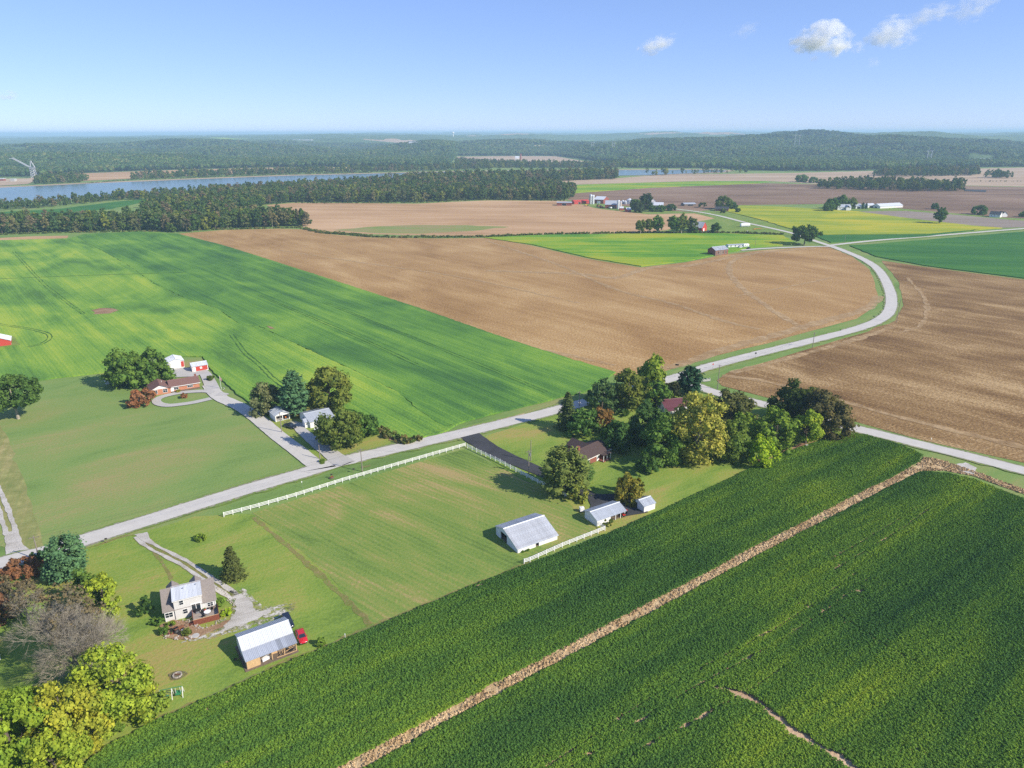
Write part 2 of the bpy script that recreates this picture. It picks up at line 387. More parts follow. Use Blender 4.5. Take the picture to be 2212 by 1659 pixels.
def make_ground():
    th = np.concatenate([np.linspace(-math.pi, -.8, 60, endpoint=False), np.linspace(-.8, .8, 420, endpoint=False), np.linspace(.8, math.pi, 60, endpoint=False)])
    r = np.concatenate([[30, 120, 300, 700, 1200, 1700], np.geomspace(1900, 12000, 190), np.geomspace(12500, 42000, 22)])
    T, Rr = np.meshgrid(th, r, indexing='ij'); X = Rr * np.sin(T); Y = Rr * np.cos(T); Z = terrain(X, Y)
    far = np.clip((Rr - 4300) / 1500, 0, 1)                      # wooded far land: the canopy is the surface
    Z = Z + far * (9 + 5 * vnoise(X, Y, 55, 21) + 4 * vnoise(X, Y, 130, 22))
    n, k = X.shape; V = np.stack([X, Y, Z], -1).reshape(-1, 3); V = np.vstack([V, [[0, 0, 0]]])
    i, j = np.meshgrid(np.arange(n), np.arange(k - 1), indexing='ij'); i2 = (i + 1) % n
    F = np.stack([i*k + j, i*k + j + 1, i2*k + j + 1, i2*k + j], -1).reshape(-1, 4)
    me = npmesh('ground', V, F[:, ::-1], [M_grass, M_woodfloor, M_tan, M_lime], True)
    rc = np.hypot(*V[F].mean(1)[:, :2].T); tc = np.arctan2(*V[F].mean(1)[:, :2].T)
    fc = V[F].mean(1); mi = (rc > hill_start(tc) - 20).astype(np.int32); ck = in_clearing(fc[:, 0], fc[:, 1]); mi[ck] = np.where(np.sin(fc[ck, 0]/500) > .55, 3, 2)
    me.polygons.foreach_set('material_index', mi)
    bm = bmesh.new(); bm.from_mesh(me); bm.verts.ensure_lookup_table(); c = bm.verts[len(V) - 1]
    if True:
        for q in range(n): bm.faces.new((bm.verts[q*k], c, bm.verts[((q+1) % n)*k]))
        bmesh.ops.recalc_face_normals(bm, faces=bm.faces)
        if sum(f.normal.z for f in list(bm.faces)[:50]) < 0: bmesh.ops.reverse_faces(bm, faces=bm.faces)
        bm.to_mesh(me); bm.free()
    tag(link('ground', me), kind='structure')
make_ground()

# ---------------------------------------------------------------- fields, lawns and water (sheets laid over the ground)
def D(pts, z=0.0): return [G(x, y, z) for x, y in pts]
_z = [0.03]
def lay(name, pts, mat, z=None, **k):
    if z is None: _z[0] += .006; z = _z[0]
    return sheet(name, D(pts, 0), z, mat, **k)
CROP = 0.62                                                     # height of the standing beans
# near lots
lay('lawn', [(-60,1165),(40,1190),(70,1195),(196,1158),(300,1126),(430,1092),(560,1052),(640,1028),(662,1016),(600,960),(520,898),(462,866),(440,848),(445,800),(455,790),(440,772),(380,765),(250,806),(80,826),(-60,832)], M_lawn, step=6, jitter=.1)
lay('hay_strip', [(-70,880),(-10,905),(18,945),(40,1010),(66,1080),(88,1150),(95,1185),(40,1200),(10,1130),(-20,1060),(-60,1000)], M_drygrass, step=4, jitter=.3)
lay('yard', [(200,1180),(300,1152),(420,1116),(545,1110),(590,1140),(700,1230),(806,1350),(600,1436),(330,1556),(190,1640),(-60,1800),(-200,1500),(-40,1250),(60,1215)], M_yard, step=5, jitter=.2)
lay('paddock', [(545,1108),(700,1060),(860,1012),(1003,970),(1080,1010),(1150,1046),(1225,1082),(1260,1100),(1300,1130),(1400,1108),(1290,1156),(1140,1216),(1005,1268),(806,1352),(700,1232),(590,1140)], M_paddock, step=5, jitter=.2)
lay('farmyard', [(1012,962),(1040,945),(1190,897),(1300,850),(1440,832),(1500,846),(1650,885),(1830,932),(1840,940),(1790,945),(1720,968),(1625,1010),(1500,1066),(1415,1108),(1300,1160),(1225,1082),(1150,1046),(1080,1010)], M_yard, step=6, jitter=.2)
lay('roadside_lot', [(470,862),(540,880),(700,880),(765,890),(822,932),(872,958),(760,998),(700,1010),(680,1000),(600,935)], M_yard, step=5, jitter=.2)
# worn earth lines
M_worn = ragged(field_mat('worn_turf', [(.21, .215, .07), (.29, .235, .095), (.35, .26, .12)], RZ_MAIN, (.5, 5), .6, 5, .7, 2.5, .7, .3), 1.0, .52, .22)
ribbon('worn_line', D([(548,1118),(620,1178),(700,1250),(760,1310),(802,1350)]), 1.3, .115, M_worn, wob=.25, step=1.5)
ribbon('worn_line', D([(302,1160),(330,1190),(355,1222),(372,1252)]), .8, .121, M_worn, wob=.15, step=1.2)
ribbon('worn_line', D([(205,1180),(240,1168),(280,1156),(302,1157)]), .9, .127, M_worn, wob=.2, step=1.2)
E1 = [(150,1690),(190,1644),(240,1604),(330,1556),(470,1496),(600,1437),(700,1396),(806,1353),(905,1310),(1010,1267),(1080,1240),(1150,1213),(1300,1157),(1416,1107),(1500,1067),(1560,1040),(1625,1008),(1720,968),(1790,945),(1840,936)]
ribbon('worn_line', [G(x, y, .35) for x, y in E1[:12]], 1.3, .133, M_worn, wob=.3, step=1.5)
ribbon('worn_line', D([(1625,1003),(1660,990),(1720,965),(1760,950)]), 1.6, .139, M_bare, wob=.35, step=1.5)
# dead-grass waterway between the two near bean fields
S_TOP = [(700,1678),(900,1570),(1100,1463),(1240,1390),(1370,1320),(1480,1264),(1600,1198),(1720,1137),(1840,1074),(1920,1036),(1985,1002)]
S_BOT = [(730,1688),(1000,1539),(1240,1409.5),(1480,1283.5),(1600,1217.5),(1720,1156),(1840,1093),(1920,1052),(1990,1017)]
lay('straw_strip', S_TOP + [(1996,988),(2030,993),(2100,1017),(2212,1058),(2300,1090),(2300,1104),(2212,1068),(2100,1028),(2040,1017)] + S_BOT[::-1], M_straw, z=.16, step=2, jitter=.25)
# near bean fields: earth floor, canopy sheet (leafy plants are set on it further down)
BEAN_A = [(x, y) for x, y in E1] + [(1870,942),(1905,952),(1950,966),(1992,984),(1985,1000)] + S_TOP[::-1][1:] + [(560,1750),(100,1760)]
BEAN_B = S_BOT + [(2040,1020),(2100,1032),(2212,1076),(2330,1120),(2500,1400),(2400,1800),(1500,1800),(600,1765)]
BTOP = .72
WE1 = [tuple(G(x, y, BTOP)[:2]) for x, y in E1]; WSB = [tuple(G(x, y, BTOP)[:2]) for x, y in S_BOT]
WA = WE1 + [tuple(p[:2]) for p in D(BEAN_A[len(E1):])]; WB = WSB + [tuple(G(x, y, BTOP)[:2]) for x, y in [(2040,1020),(2100,1032),(2212,1076)]] + [tuple(p[:2]) for p in D(BEAN_B[len(S_BOT)+3:])]
GAP = [(1548,1488),(1582,1496),(1640,1521),(1690,1560),(1722,1587),(1790,1627),(1850,1666),(1900,1700)]
sheet('bean_floor', WA, .10, M_soyfloor); sheet('bean_floor', WB, .10, M_soyfloor)
# big bean field to the north-west (two sowings) and its strip of bare ground
F3_edge = [(1330,806),(1310,800),(1210,770),(1100,735),(900,665),(700,600),(560,555),(480,530),(400,510)]
F3_dark = [(1262,848),(1300,826)] + F3_edge + [(385,506),(300,501),(180,507),(165,512),(270,570),(335,615),(400,645),(470,668),(520,705),(560,706),(640,745),(760,800),(860,850),(905,890),(960,925),(1005,912),(1120,882),(1200,862)]
F3_light = [(165,512),(145,516),(0,520),(-150,524),(-150,836),(0,827),(80,823),(250,803),(330,770),(438,772),(456,800),(500,842),(540,872),(700,880),(764,888),(822,930),(876,957),(960,935),(1005,912),(960,925),(905,890),(860,850),(760,800),(640,745),(560,706),(520,705),(470,668),(400,645),(335,615),(270,570)]
def crop_field(name, pts, mat, h=CROP, step=3.0, jit=.25):
    P = [G(x, y, 0) for x, y in pts]; return sheet(name, P, h, mat, skirt=h - .02, step=step, jitter=jit)
crop_field('soybean_field', F3_dark, M_soydark); crop_field('soybean_field', F3_light, M_soyfar)
lay('bare_strip', [(0,519),(145,515),(148,509),(60,511),(0,514),(-150,517),(-150,523)], M_stubble_far)
# stubble fields
lay('stubble_field', [(385,505),(480,497),(600,494),(665,496),(700,505),(800,513),(930,515),(1050,514),(1150,531),(1280,561),(1385,578),(1480,567),(1560,551),(1640,541),(1785,531),(1840,553),(1878,582),(1890,612),(1897,645),(1880,669),(1850,689),(1700,729),(1500,782),(1430,804),(1330,812)] + F3_edge[1:], M_stubble, step=15, jitter=.4)
lay('stubble_field', [(1905,563),(2000,577),(2212,604),(2500,640),(2500,1080),(2300,1022),(2212,1000),(2000,953),(1830,906),(1690,868),(1560,834),(1548,822),(1570,806),(1700,768),(1850,724),(1935,692),(1952,660),(1942,610)], M_stubble_dark, step=10, jitter=.4)
lay('stubble_field', [(655,492),(648,475),(600,455),(575,443),(640,438),(900,440),(1050,433),(1222,434),(1300,452),(1400,463),(1500,461),(1545,472),(1500,480),(1440,497),(1370,505),(1100,509),(950,509),(800,506),(700,500)], M_stubble_far, step=30, jitter=.6)
M_grassway = field_mat('grassed_waterway', [(.31, .21, .12), (.24, .24, .08), (.14, .24, .045)], rad(172), (6, 150), .8, 70, .6, .6, .3, .2)
lay('waterway', [(720,497),(800,490),(900,486),(1020,487),(1100,490),(1020,499),(900,505),(800,503)], M_grassway, step=10, jitter=1.5)
crop_field('soybean_field', [(1045,514),(1180,508),(1400,505),(1560,505),(1690,509),(1722,527),(1620,536),(1560,549),(1480,565),(1385,576),(1280,559),(1150,529)], M_lime, step=8, jit=.5)
crop_field('soybean_field', [(1560,455),(1600,444),(1700,448),(1850,457),(1960,472),(2100,488),(2165,493),(2000,506),(1850,507),(1755,507),(1715,497),(1640,474)], M_yellow, step=10, jit=.6)
crop_field('soybean_field', [(1755,508),(1850,508),(2000,507),(2120,496),(2000,511),(1850,521),(1795,525)], M_deepgreen, step=10, jit=.5)
crop_field('soybean_field', [(1835,531),(1900,527),(2000,519),(2212,501),(2500,478),(2500,638),(2212,602),(2000,575),(1893,555)], M_deepgreen, step=8, jit=.5)
lay('brown_field', [(1225,432),(1240,418),(1400,406),(1650,396),(1760,398),(2100,402),(2212,404),(2700,400),(2700,500),(2212,472),(2000,462),(1950,452),(1850,440),(1600,443),(1560,450),(1500,458),(1440,455),(1300,440)], M_brown, step=40, jitter=1)
crop_field('soybean_field', [(1178,404),(1240,400),(1400,395),(1520,392),(1660,392),(1640,396),(1400,406),(1240,417),(1190,416)], M_lime, step=15, jit=.8)
lay('tan_field', [(1060,398),(1180,390),(1330,385),(1445,377),(1700,374),(1900,369),(2212,362),(2700,352),(2700,398),(2212,403),(2100,401),(1760,397),(1660,391),(1520,391),(1400,394),(1240,399),(1178,403),(1080,402)], M_tan, step=50, jitter=1)
lay('grey_field', [(1848,458),(1960,452),(2050,460),(2212,474),(2500,482),(2500,470),(2500,486),(2212,491),(2165,492),(2100,487),(1960,471)], M_grey, step=30, jitter=1)
lay('grass_plot', [(1500,460),(1560,455),(1640,475),(1715,498),(1724,509),(1560,504),(1480,504),(1400,503),(1440,497),(1500,480),(1545,472)], M_verge, step=20, jitter=1)
lay('grass_plot', [(1222,434),(1300,440),(1440,456),(1500,459),(1400,463),(1300,452)], M_verge, step=20, jitter=1)
lay('grass_plot', [(1760,446),(1850,440),(1960,452),(2050,460),(2212,474),(2300,480),(2300,484),(2212,477),(2050,463),(1960,456),(1850,457),(1780,452)], M_verge, step=20, jitter=1)
lay('far_bean_field', [(0,458),(120,452),(250,436),(318,430),(310,437),(240,452),(120,462),(5,466)], M_deepgreen, step=20, jitter=1)
# river, banks and the land across it
lay('river_bank', [(-500,408),(-100,405),(60,401),(180,395),(400,386),(620,378),(800,374),(960,370),(1180,367),(1400,366),(1545,365.5),(1590,369),(1560,373),(1400,379.5),(1180,378),(960,383),(880,390),(700,398),(520,407),(300,421),(150,431),(0,441),(-500,480)], M_tan, z=.20)
lay('river', [(-500,412),(-100,409),(0,406),(90,402),(180,397.5),(400,388.5),(620,380),(800,375.5),(960,371.5),(1180,368.5),(1400,367.5),(1540,367),(1572,369),(1562,371.5),(1400,378.5),(1180,382),(960,387),(880,392),(700,398),(520,406),(300,420),(150,429),(0,439),(-500,476)], M_water, z=.55)
lay('tan_field', [(85,386),(110,379),(140,376.5),(250,372),(400,367),(580,362.5),(800,361.5),(800,366),(620,371),(420,380),(330,384),(250,388),(180,391),(120,388)], M_stubble_far, z=.5)
lay('tan_field', [(985,339),(1100,337.5),(1200,338),(1262,349),(1330,352),(1310,358),(1180,356),(1060,351),(990,346)], M_tan, z=.9)
lay('gravel_yard', [(-200,392),(-60,388),(60,386),(95,380),(120,380),(85,388),(60,398),(-20,403),(-200,408)], M_tan, z=.62)
# ---------------------------------------------------------------- roads and drives
MAIN = [(-160,1275),(0,1219),(110,1190),(200,1162),(320,1125),(430,1090),(540,1056),(650,1024),(740,997),(860,969),(1000,936),(1100,912),(1200,887),(1300,860),(1400,832),(1470,813),(1530,793),(1640,764),(1750,737),(1840,714),(1895,694),(1921,672),(1925,640),(1912,605),(1892,578),(1860,558),(1820,541),(1790,530)]
FARR = [(1792,531),(1755,519),(1715,505),(1660,492),(1610,481),(1560,468),(1515,459),(1470,453),(1440,450)]
CROSS = [(1462,816),(1500,832),(1540,847),(1600,862),(1660,877),(1740,898),(1830,922),(1920,944),(2000,964),(2100,989),(2212,1018),(2400,1066)]
EAST = [(1788,531),(1840,525),(1900,519),(2000,511),(2100,503),(2212,494),(2400,480)]
SIDE = [(712,1012),(680,1003),(640,972),(600,942),(560,908),(520,880),(480,862),(462,847),(452,832)]
def gx(pts): return D(pts, 0)
def offset(L, d):
    out = []
    for i, p in enumerate(L):
        t = L[min(i+1, len(L)-1)] - L[max(i-1, 0)]; t = t / np.linalg.norm(t); out.append(p + np.array((-t[1], t[0])) * d)
    return out
ribbon('road_shoulder', gx(MAIN), 8.6, .20, M_verge, wob=.5, step=3)
ribbon('road_shoulder', gx(CROSS), 8.0, .206, M_verge, wob=.4, step=3)
ribbon('road_shoulder', gx(FARR), 11, .212, M_verge, wob=.4, step=6)
ribbon('road_shoulder', gx(EAST), 12, .218, M_verge, wob=.4, step=6)
ribbon('road', gx(MAIN), 6.3, .24, M_road, step=3, wob=.05)
ribbon('road', gx(CROSS), 6.0, .247, M_road, step=3, wob=.05)
ribbon('road', gx(FARR), 5.5, .254, M_road, step=5)
ribbon('road', gx(EAST), 5.5, .261, M_road, step=5)
ribbon('road', gx(SIDE), 5.6, .268, M_road, step=2, wob=.06)
M_loosegrit = ragged(road_mat('road_edge_grit', (.34, .31, .25), .2, False), .9, .5, .12)
for nm_, pts_, w_ in (('main', MAIN, 6.3), ('cross', CROSS, 6.0)):
    Lr = smooth_line(gx(pts_), 3)
    ribbon('gravel_edge', Lr, w_ + 1.3, .228, M_loosegrit, wob=.25, smooth=False)
# flared mouths of the junctions
def flare(pts, z, m, name='road'): sheet(name, smooth_line(gx(pts + pts[:1]), 2), z, m)
flare([(640,1018),(665,1012),(662,1004),(640,985),(668,985),(700,1000),(722,1008),(768,1002),(770,997),(690,1022)], .274, M_road)
ribbon('driveway', gx([(748,1003),(735,996),(710,978),(680,955),(650,930),(640,915)]), (6.5, 3.2), .28, M_drive, step=2, wob=.12)
ribbon('driveway', gx([(1800,533),(1760,533),(1700,535),(1640,538),(1600,541)]), 5, .287, M_road, step=5)
# ranch house: drive, loop and forecourt
ribbon('driveway', gx([(460,842),(452,824),(443,808),(432,800)]), (5.5, 4.2), .294, M_drive, step=2)
lay('driveway', [(360,806),(372,798),(398,795),(432,797),(440,806),(425,814),(380,816)], M_drive, z=.30)
LOOP = [(462,849),(446,846),(415,847),(387,850),(362,855),(346,860),(338,866),(343,873),(364,877),(395,874),(421,870),(456,862)]
ribbon('driveway', gx(LOOP), 3.3, .306, M_drive, step=1.5)
ribbon('driveway', gx([(470,852),(485,853),(494,852)]), (4.5, 1.5), .312, M_drive, step=2)
# gravel drive at the far left and two-track lane to the grey house
GL = smooth_line(gx([(-34,1010),(-4,1073),(14,1120),(26,1160),(38,1198)]), 1.5)
ribbon('gravel_lane', smooth_line(gx([(20,1150),(28,1172),(40,1200)]), 1.5), (1.5, 5.5), .15, M_gravel, wob=.15, smooth=False)
pass
LANE = [(300,1158),(308,1166),(325,1179),(360,1197),(400,1218),(440,1245),(480,1272),(510,1293),(530,1310)]
LW = smooth_line(gx(LANE), 1.5)
for s in (-1, 1): ribbon('wheel_track', offset(GL, s * 1.05), 1.15, .165 + s * .003, M_gravel, wob=.12, smooth=False)
ribbon('lane_grass', LW, 2.9, .155, M_worn, wob=.15, smooth=False)
for s in (-1, 1): ribbon('wheel_track', offset(LW, s * .85), .95, .175 + s * .003, M_gravel, wob=.12, smooth=False)
lay('gravel_apron', [(290,1156),(318,1150),(322,1160),(330,1178),(312,1172)], M_gravel, z=.185, step=1, jitter=.1)
lay('gravel_yard', [(508,1288),(522,1284),(545,1302),(552,1320),(585,1318),(575,1328),(552,1340),(520,1352),(480,1362),(490,1348),(500,1338),(510,1320)], M_gravel, z=.19, step=.6, jitter=.3)
lay('loose_stone', [(495,1278),(525,1272),(556,1300),(570,1312),(640,1303),(636,1318),(600,1336),(560,1352),(500,1368),(440,1382),(390,1390),(425,1372),(470,1350),(496,1330),(505,1310)], M_loose, z=.178, step=1, jitter=.3)
lay('house_bed', [(345,1352),(372,1340),(420,1345),(440,1360),(480,1345),(500,1340),(490,1352),(450,1368),(420,1382),(375,1382),(350,1374)], M_bare, z=.182, step=.7, jitter=.15)
# asphalt drive of the brick house
ribbon('asphalt_drive', gx([(1010,938),(1024,948),(1050,965),(1085,984),(1130,1004),(1180,1025),(1240,1052),(1285,1078)]), (7.5, 3.6), .234, M_black, step=2, wob=.1)
lay('asphalt_drive', [(1270,1068),(1330,1068),(1390,1085),(1400,1108),(1340,1118),(1275,1108)], M_black, z=.228, step=2, jitter=.2)
lay('field_entrance', [(2065,1004),(2085,1000),(2110,1012),(2104,1026),(2078,1022)], M_gravel, z=.23, step=1, jitter=.2)
lay('worn_patch', [(1075,908),(1110,900),(1135,893),(1128,902),(1090,915)], M_straw, z=.222, step=1, jitter=.3)
lay('worn_patch', [(985,938),(1010,928),(1018,932),(1000,943)], M_gravel, z=.222, step=1, jitter=.3)
lay('worn_patch', [(818,930),(832,932),(858,946),(870,956),(852,955),(832,943)], M_bare, z=.222, step=1, jitter=.3)
lay('worn_patch', [(780,1009),(800,1005),(801,1008),(784,1012)], M_worn, z=.222)
# wheel lines pressed into the stubble
for pts, w in (([(1050,520),(1200,570),(1330,625),(1450,655),(1550,690),(1640,712)], 5), ([(1050,585),(1250,592),(1330,600),(1400,580),(1500,572),(1620,548),(1760,537)], 9),
               ([(1640,545),(1590,560),(1575,580),(1590,610),(1640,650),(1700,690),(1740,712)], 6), ([(1900,640),(1870,668),(1760,700),(1600,745),(1460,790),(1380,800)], 9), ([(1590,640),(1700,620),(1800,600)], 3), ([(900,700),(1050,735),(1200,762),(1330,790)], 4),
               ([(600,540),(800,570),(1000,600),(1250,655)], 3)):
    ribbon('stubble_track', gx(pts), w * .7, _z[0] + .02, M_track, wob=.5, step=4); _z[0] += .003
for pts, w in (([(1560,812),(1640,822),(1760,850),(1900,890),(2100,940),(2300,990)], 5), ([(1580,806),(1700,775),(1850,733),(1930,706)], 6), ([(1960,600),(2000,650),(1990,700),(1940,720)], 3.5)):
    ribbon('stubble_track', gx(pts), w * .6, _z[0] + .02, M_track, wob=.6, step=4); _z[0] += .003
# paired wheel lines through the standing beans
M_wheel = field_mat('wheel_line', [(.03, .085, .02), (.045, .12, .025), (.08, .13, .04)], 0, (1, 6), .6, 6, .6, 2, .6, .3)
def wheel_lines(pts, w=.55, gap=1.9, z=CROP + .02):
    L = smooth_line(gx(pts), 2)
    for s in (-.5, .5): ribbon('wheel_line', offset(L, s * gap), w, z + .004 * s, M_wheel, wob=.15, smooth=False)
wheel_lines([(500,725),(515,745),(530,765),(560,790),(590,820),(628,845)]); wheel_lines([(-20,700),(60,712),(100,722),(108,732),(90,745),(60,752)], z=CROP + .03)
wheel_lines([(700,655),(900,735),(1060,800),(1180,850)], w=.4, z=CROP + .04); wheel_lines([(30,545),(90,610),(140,650),(180,680)], w=.35, z=CROP + .05); wheel_lines([(560,640),(760,725),(900,790)], w=.4, z=CROP+.06)
wheel_lines([(0,604),(180,597),(400,590)], w=.6, gap=.4, z=CROP + .07)
lay('bare_patch', [(196,673),(215,668),(240,668),(258,672),(240,679),(212,681)], M_bare, z=CROP + .06, step=2, jitter=.6)
lay('bare_patch', [(576,706),(586,708),(594,712),(585,713)], M_bare, z=CROP + .06)
# ---------------------------------------------------------------- plant materials
def leaf_mat(name, trans=.3, vary=.28, hue=.12, pal=None):
    """Foliage: the object's own colour, varied from leaf to leaf and clump to clump; lets some light through."""
    m, nt, b, N, L = new_mat(name); nt.nodes.remove(b)
    oi = N('ShaderNodeObjectInfo'); geo = N('ShaderNodeNewGeometry')
    rp = ramp(nt, geo.outputs['Random Per Island'], [(0, (1-vary,)*3), (1, (1+vary,)*3)])
    base = oi.outputs['Color'] if pal is None else ramp(nt, oi.outputs['Random'], [(i/len(pal), c_) for i, c_ in enumerate(pal)], 'CONSTANT')
    c = mixc(nt, 1.0, base, rp, 'MULTIPLY')
    if pal is not None and len(pal) == 7:
        pp = ramp(nt, noise(nt, position(nt), .006, 4, .6), [(.34, (.62, .72, .74)), (.5, (1, 1, 1)), (.66, (1.35, 1.28, 1.0))]); c = mixc(nt, 1.0, c, pp, 'MULTIPLY')
    nz = noise(nt, objco(nt), .35, 3, .6)
    c = mixc(nt, 1.0, c, ramp(nt, nz, [(.3, (.78, .86, .9)), (.7, (1.25 + hue, 1.15, .95))]), 'MULTIPLY')
    rr = ramp(nt, oi.outputs['Random'], [(0, (.84, .9, .92)), (1, (1.18, 1.1, 1.0))])
    c = mixc(nt, 1.0, c, rr, 'MULTIPLY')
    d = N('ShaderNodeBsdfDiffuse'); t = N('ShaderNodeBsdfTranslucent'); mx = N('ShaderNodeMixShader'); mx.inputs[0].default_value = trans
    L(c, d.inputs[0]); L(mixc(nt, 1.0, c, (1.05, 1.15, .6), 'MULTIPLY'), t.inputs[0]); L(d.outputs[0], mx.inputs[1]); L(t.outputs[0], mx.inputs[2])
    L(mx.outputs[0], nt.nodes['Material Output'].inputs['Surface']); return m
M_leaf = leaf_mat('foliage', .34); M_needle = leaf_mat('needles', .12, .3, 0.0)
M_bark = plain('bark', (.13, .105, .085), .95, .3, 2.5, spec=.1)
M_barkpale = plain('pale_bark', (.30, .265, .205), .95, .25, 2.0, spec=.1)

ICO = None
def ico_unit():
    global ICO
    if ICO is None:
        bm = bmesh.new(); bmesh.ops.create_icosphere(bm, subdivisions=1, radius=1)
        ICO = (np.array([v.co[:] for v in bm.verts]), np.array([[v.index for v in f.verts] for f in bm.faces])); bm.free()
    return ICO
def quads_at(pos, nrm, size, rng, aspect=1.0):
    """One leaf-spray quad per point, square to nrm, turned at random."""
    n = len(pos); ref = rng.normal(size=(n, 3)); u = np.cross(nrm, ref); u /= np.linalg.norm(u, axis=1)[:, None] + 1e-9
    v = np.cross(nrm, u); s = size[:, None]
    a = pos - u*s - v*s*aspect; b = pos + u*s - v*s*aspect*.6; c = pos + u*s*.7 + v*s*aspect; d = pos - u*s*.8 + v*s*aspect
    V = np.stack([a, b, c, d], 1).reshape(-1, 3); F = np.arange(4*n).reshape(-1, 4); return V, F
def unit(a): return a / (np.linalg.norm(a, axis=1)[:, None] + 1e-9)
def finish(name, parts, mat):
    """Join quad and triangle sets (triangles get a doubled corner split) into one mesh."""
    vs_, fs = [], []; off = 0
    for V, F in parts:
        vs_.append(V); fs += (F + off).tolist(); off += len(V)
    V = np.vstack(vs_)
    me = bpy.data.meshes.new(name); k3 = [f for f in fs if len(f) == 3]; k4 = [f for f in fs if len(f) == 4]
    me.vertices.add(len(V)); me.vertices.foreach_set('co', V.astype(np.float32).ravel())
    idx = np.concatenate([np.array(k4, np.int32).ravel() if k4 else np.zeros(0, np.int32), np.array(k3, np.int32).ravel() if k3 else np.zeros(0, np.int32)])
    me.loops.add(len(idx)); me.loops.foreach_set('vertex_index', idx)
    tot = np.concatenate([np.full(len(k4), 4, np.int32), np.full(len(k3), 3, np.int32)]); st = np.concatenate([[0], np.cumsum(tot)[:-1]]).astype(np.int32)
    me.polygons.add(len(tot)); me.polygons.foreach_set('loop_start', st); me.polygons.foreach_set('loop_total', tot)
    me.materials.append(mat); me.update(calc_edges=True); return me
def broad_crown(w, h, base, rng, leaf=.35, n=3000, clumps=45, droop=0.0, open_=0.0, name='crown', top=.5, shape=1.0, mat=None, full=0.0):
    """Crown of a broadleaf tree: leafy clumps spread over a lumpy ellipsoid from height base to h, width w."""
    rx = w/2; rz = (h-base)/2; zc = base + rz
    d = unit(rng.normal(size=(clumps, 3))); d[:, 2] = d[:, 2]*.95 + (.10 if full < .5 else .0); d = unit(d)
    rr = rng.uniform(.52, 1.0, clumps)**.6
    cr = rng.uniform(.20, .36, clumps) * min(rx, rz*1.15) * (1.0 - .25*open_)
    lob = 1 + .16*np.sin(np.arctan2(d[:,1], d[:,0])*rng.integers(2, 5) + rng.uniform(0, 6)) + rng.normal(0, .07, clumps)
    ctr = d * rr[:, None] * lob[:, None]
    ctr[:, :2] *= (1 - .25*shape*np.clip(ctr[:, 2:3], -1, 1)**2 * np.sign(ctr[:, 2:3]))
    low = np.clip(-ctr[:, 2:3], 0, 1); ctr[:, :2] *= 1 + full*.55*low**2
    ctr = ctr * np.array([rx*.84, rx*.84, rz*.88]) + np.array([0, 0, zc])
    parts = []; IV, IF = ico_unit()
    for i in range(clumps):
        if open_ and rng.random() < open_*.6: continue
        parts.append((IV*np.array([1, 1, .85])*cr[i]*(.66 - .3*open_)*(1 + rng.normal(0, .13, (len(IV), 1))) + ctr[i], IF))
    wts = cr**2; wts /= wts.sum(); which = rng.choice(clumps, n, p=wts)
    ld = unit(rng.normal(size=(n, 3)) + np.array([0, 0, .25]) + .7*d[which])
    pos = ctr[which] + ld * (cr[which]*rng.uniform(.62, 1.12, n))[:, None] * np.array([1, 1, .85 + droop])
    if droop: pos[:, 2] -= droop*rng.exponential(.5, n)*cr[which]
    nrm = unit(ld + rng.normal(size=(n, 3))*.55)
    if droop: nrm[:, 2] *= .25; nrm = unit(nrm)
    pos[:, 2] = np.maximum(pos[:, 2], .15)
    parts.append(quads_at(pos, nrm, rng.uniform(.40, 1.45, n)*leaf, rng, 1.0 + droop*1.6))
    return finish(name, parts, mat or M_leaf)
def conifer_crown(w, h, base, rng, leaf=.3, n=3000, tiers=14, taper=1.0, tuft=False, name='crown'):
    """Crown of a spruce (tapered, ragged) or pine (level tufted boughs)."""
    parts = []; IV, IF = ico_unit(); P = []; Nn = []; Sz = []
    for t in range(tiers):
        f = (t + rng.uniform(-.25, .25)) / tiers; z = base + (h-base)*max(0, f)
        rr = (w/2)*((1-f)**taper*.97 + .05) if not tuft else (w/2)*math.sqrt(max(.05, 1-(1.55*(f-.32))**2))*rng.uniform(.75, 1.05)
        nb = max(4, int((9 if not tuft else 6)*(rr/(w/2))+2))
        if not tuft: parts.append((IV*np.array([rr*.62, rr*.62, (h-base)/tiers*.8]) + np.array([0, 0, z]), IF))
        for k in range(nb):
            a = 2*math.pi*(k + rng.uniform(-.35, .35))/nb + t*1.1; L = rr*rng.uniform(.72, 1.1)
            m = max(3, int(n/tiers/nb)); s = rng.uniform(.2, 1, m)**.7*L
            side = rng.normal(0, .16*L*(.4 + s/L), m)
            dz = -s*.28 + (s/L)**2*.15*L if not tuft else s*.08 + rng.normal(0, .05*w, m)
            P.append(np.stack([math.cos(a)*s - math.sin(a)*side, math.sin(a)*s + math.cos(a)*side, z + dz + rng.normal(0, .10, m)], 1))
            nn = np.stack([rng.normal(0, .45, m) + .35*math.cos(a), rng.normal(0, .45, m) + .35*math.sin(a), np.ones(m)], 1); Nn.append(unit(nn)); Sz.append(rng.uniform(.6, 1.25, m)*leaf)
            if tuft: parts.append((IV*np.array([L*.24, L*.24, L*.13]) + np.array([math.cos(a)*L*.72, math.sin(a)*L*.72, z + L*.05]), IF))
    P = np.vstack(P); P[:, 2] = np.maximum(P[:, 2], .12)
    parts.append(quads_at(P, np.vstack(Nn), np.concatenate(Sz), rng)); return finish(name, parts, M_needle)
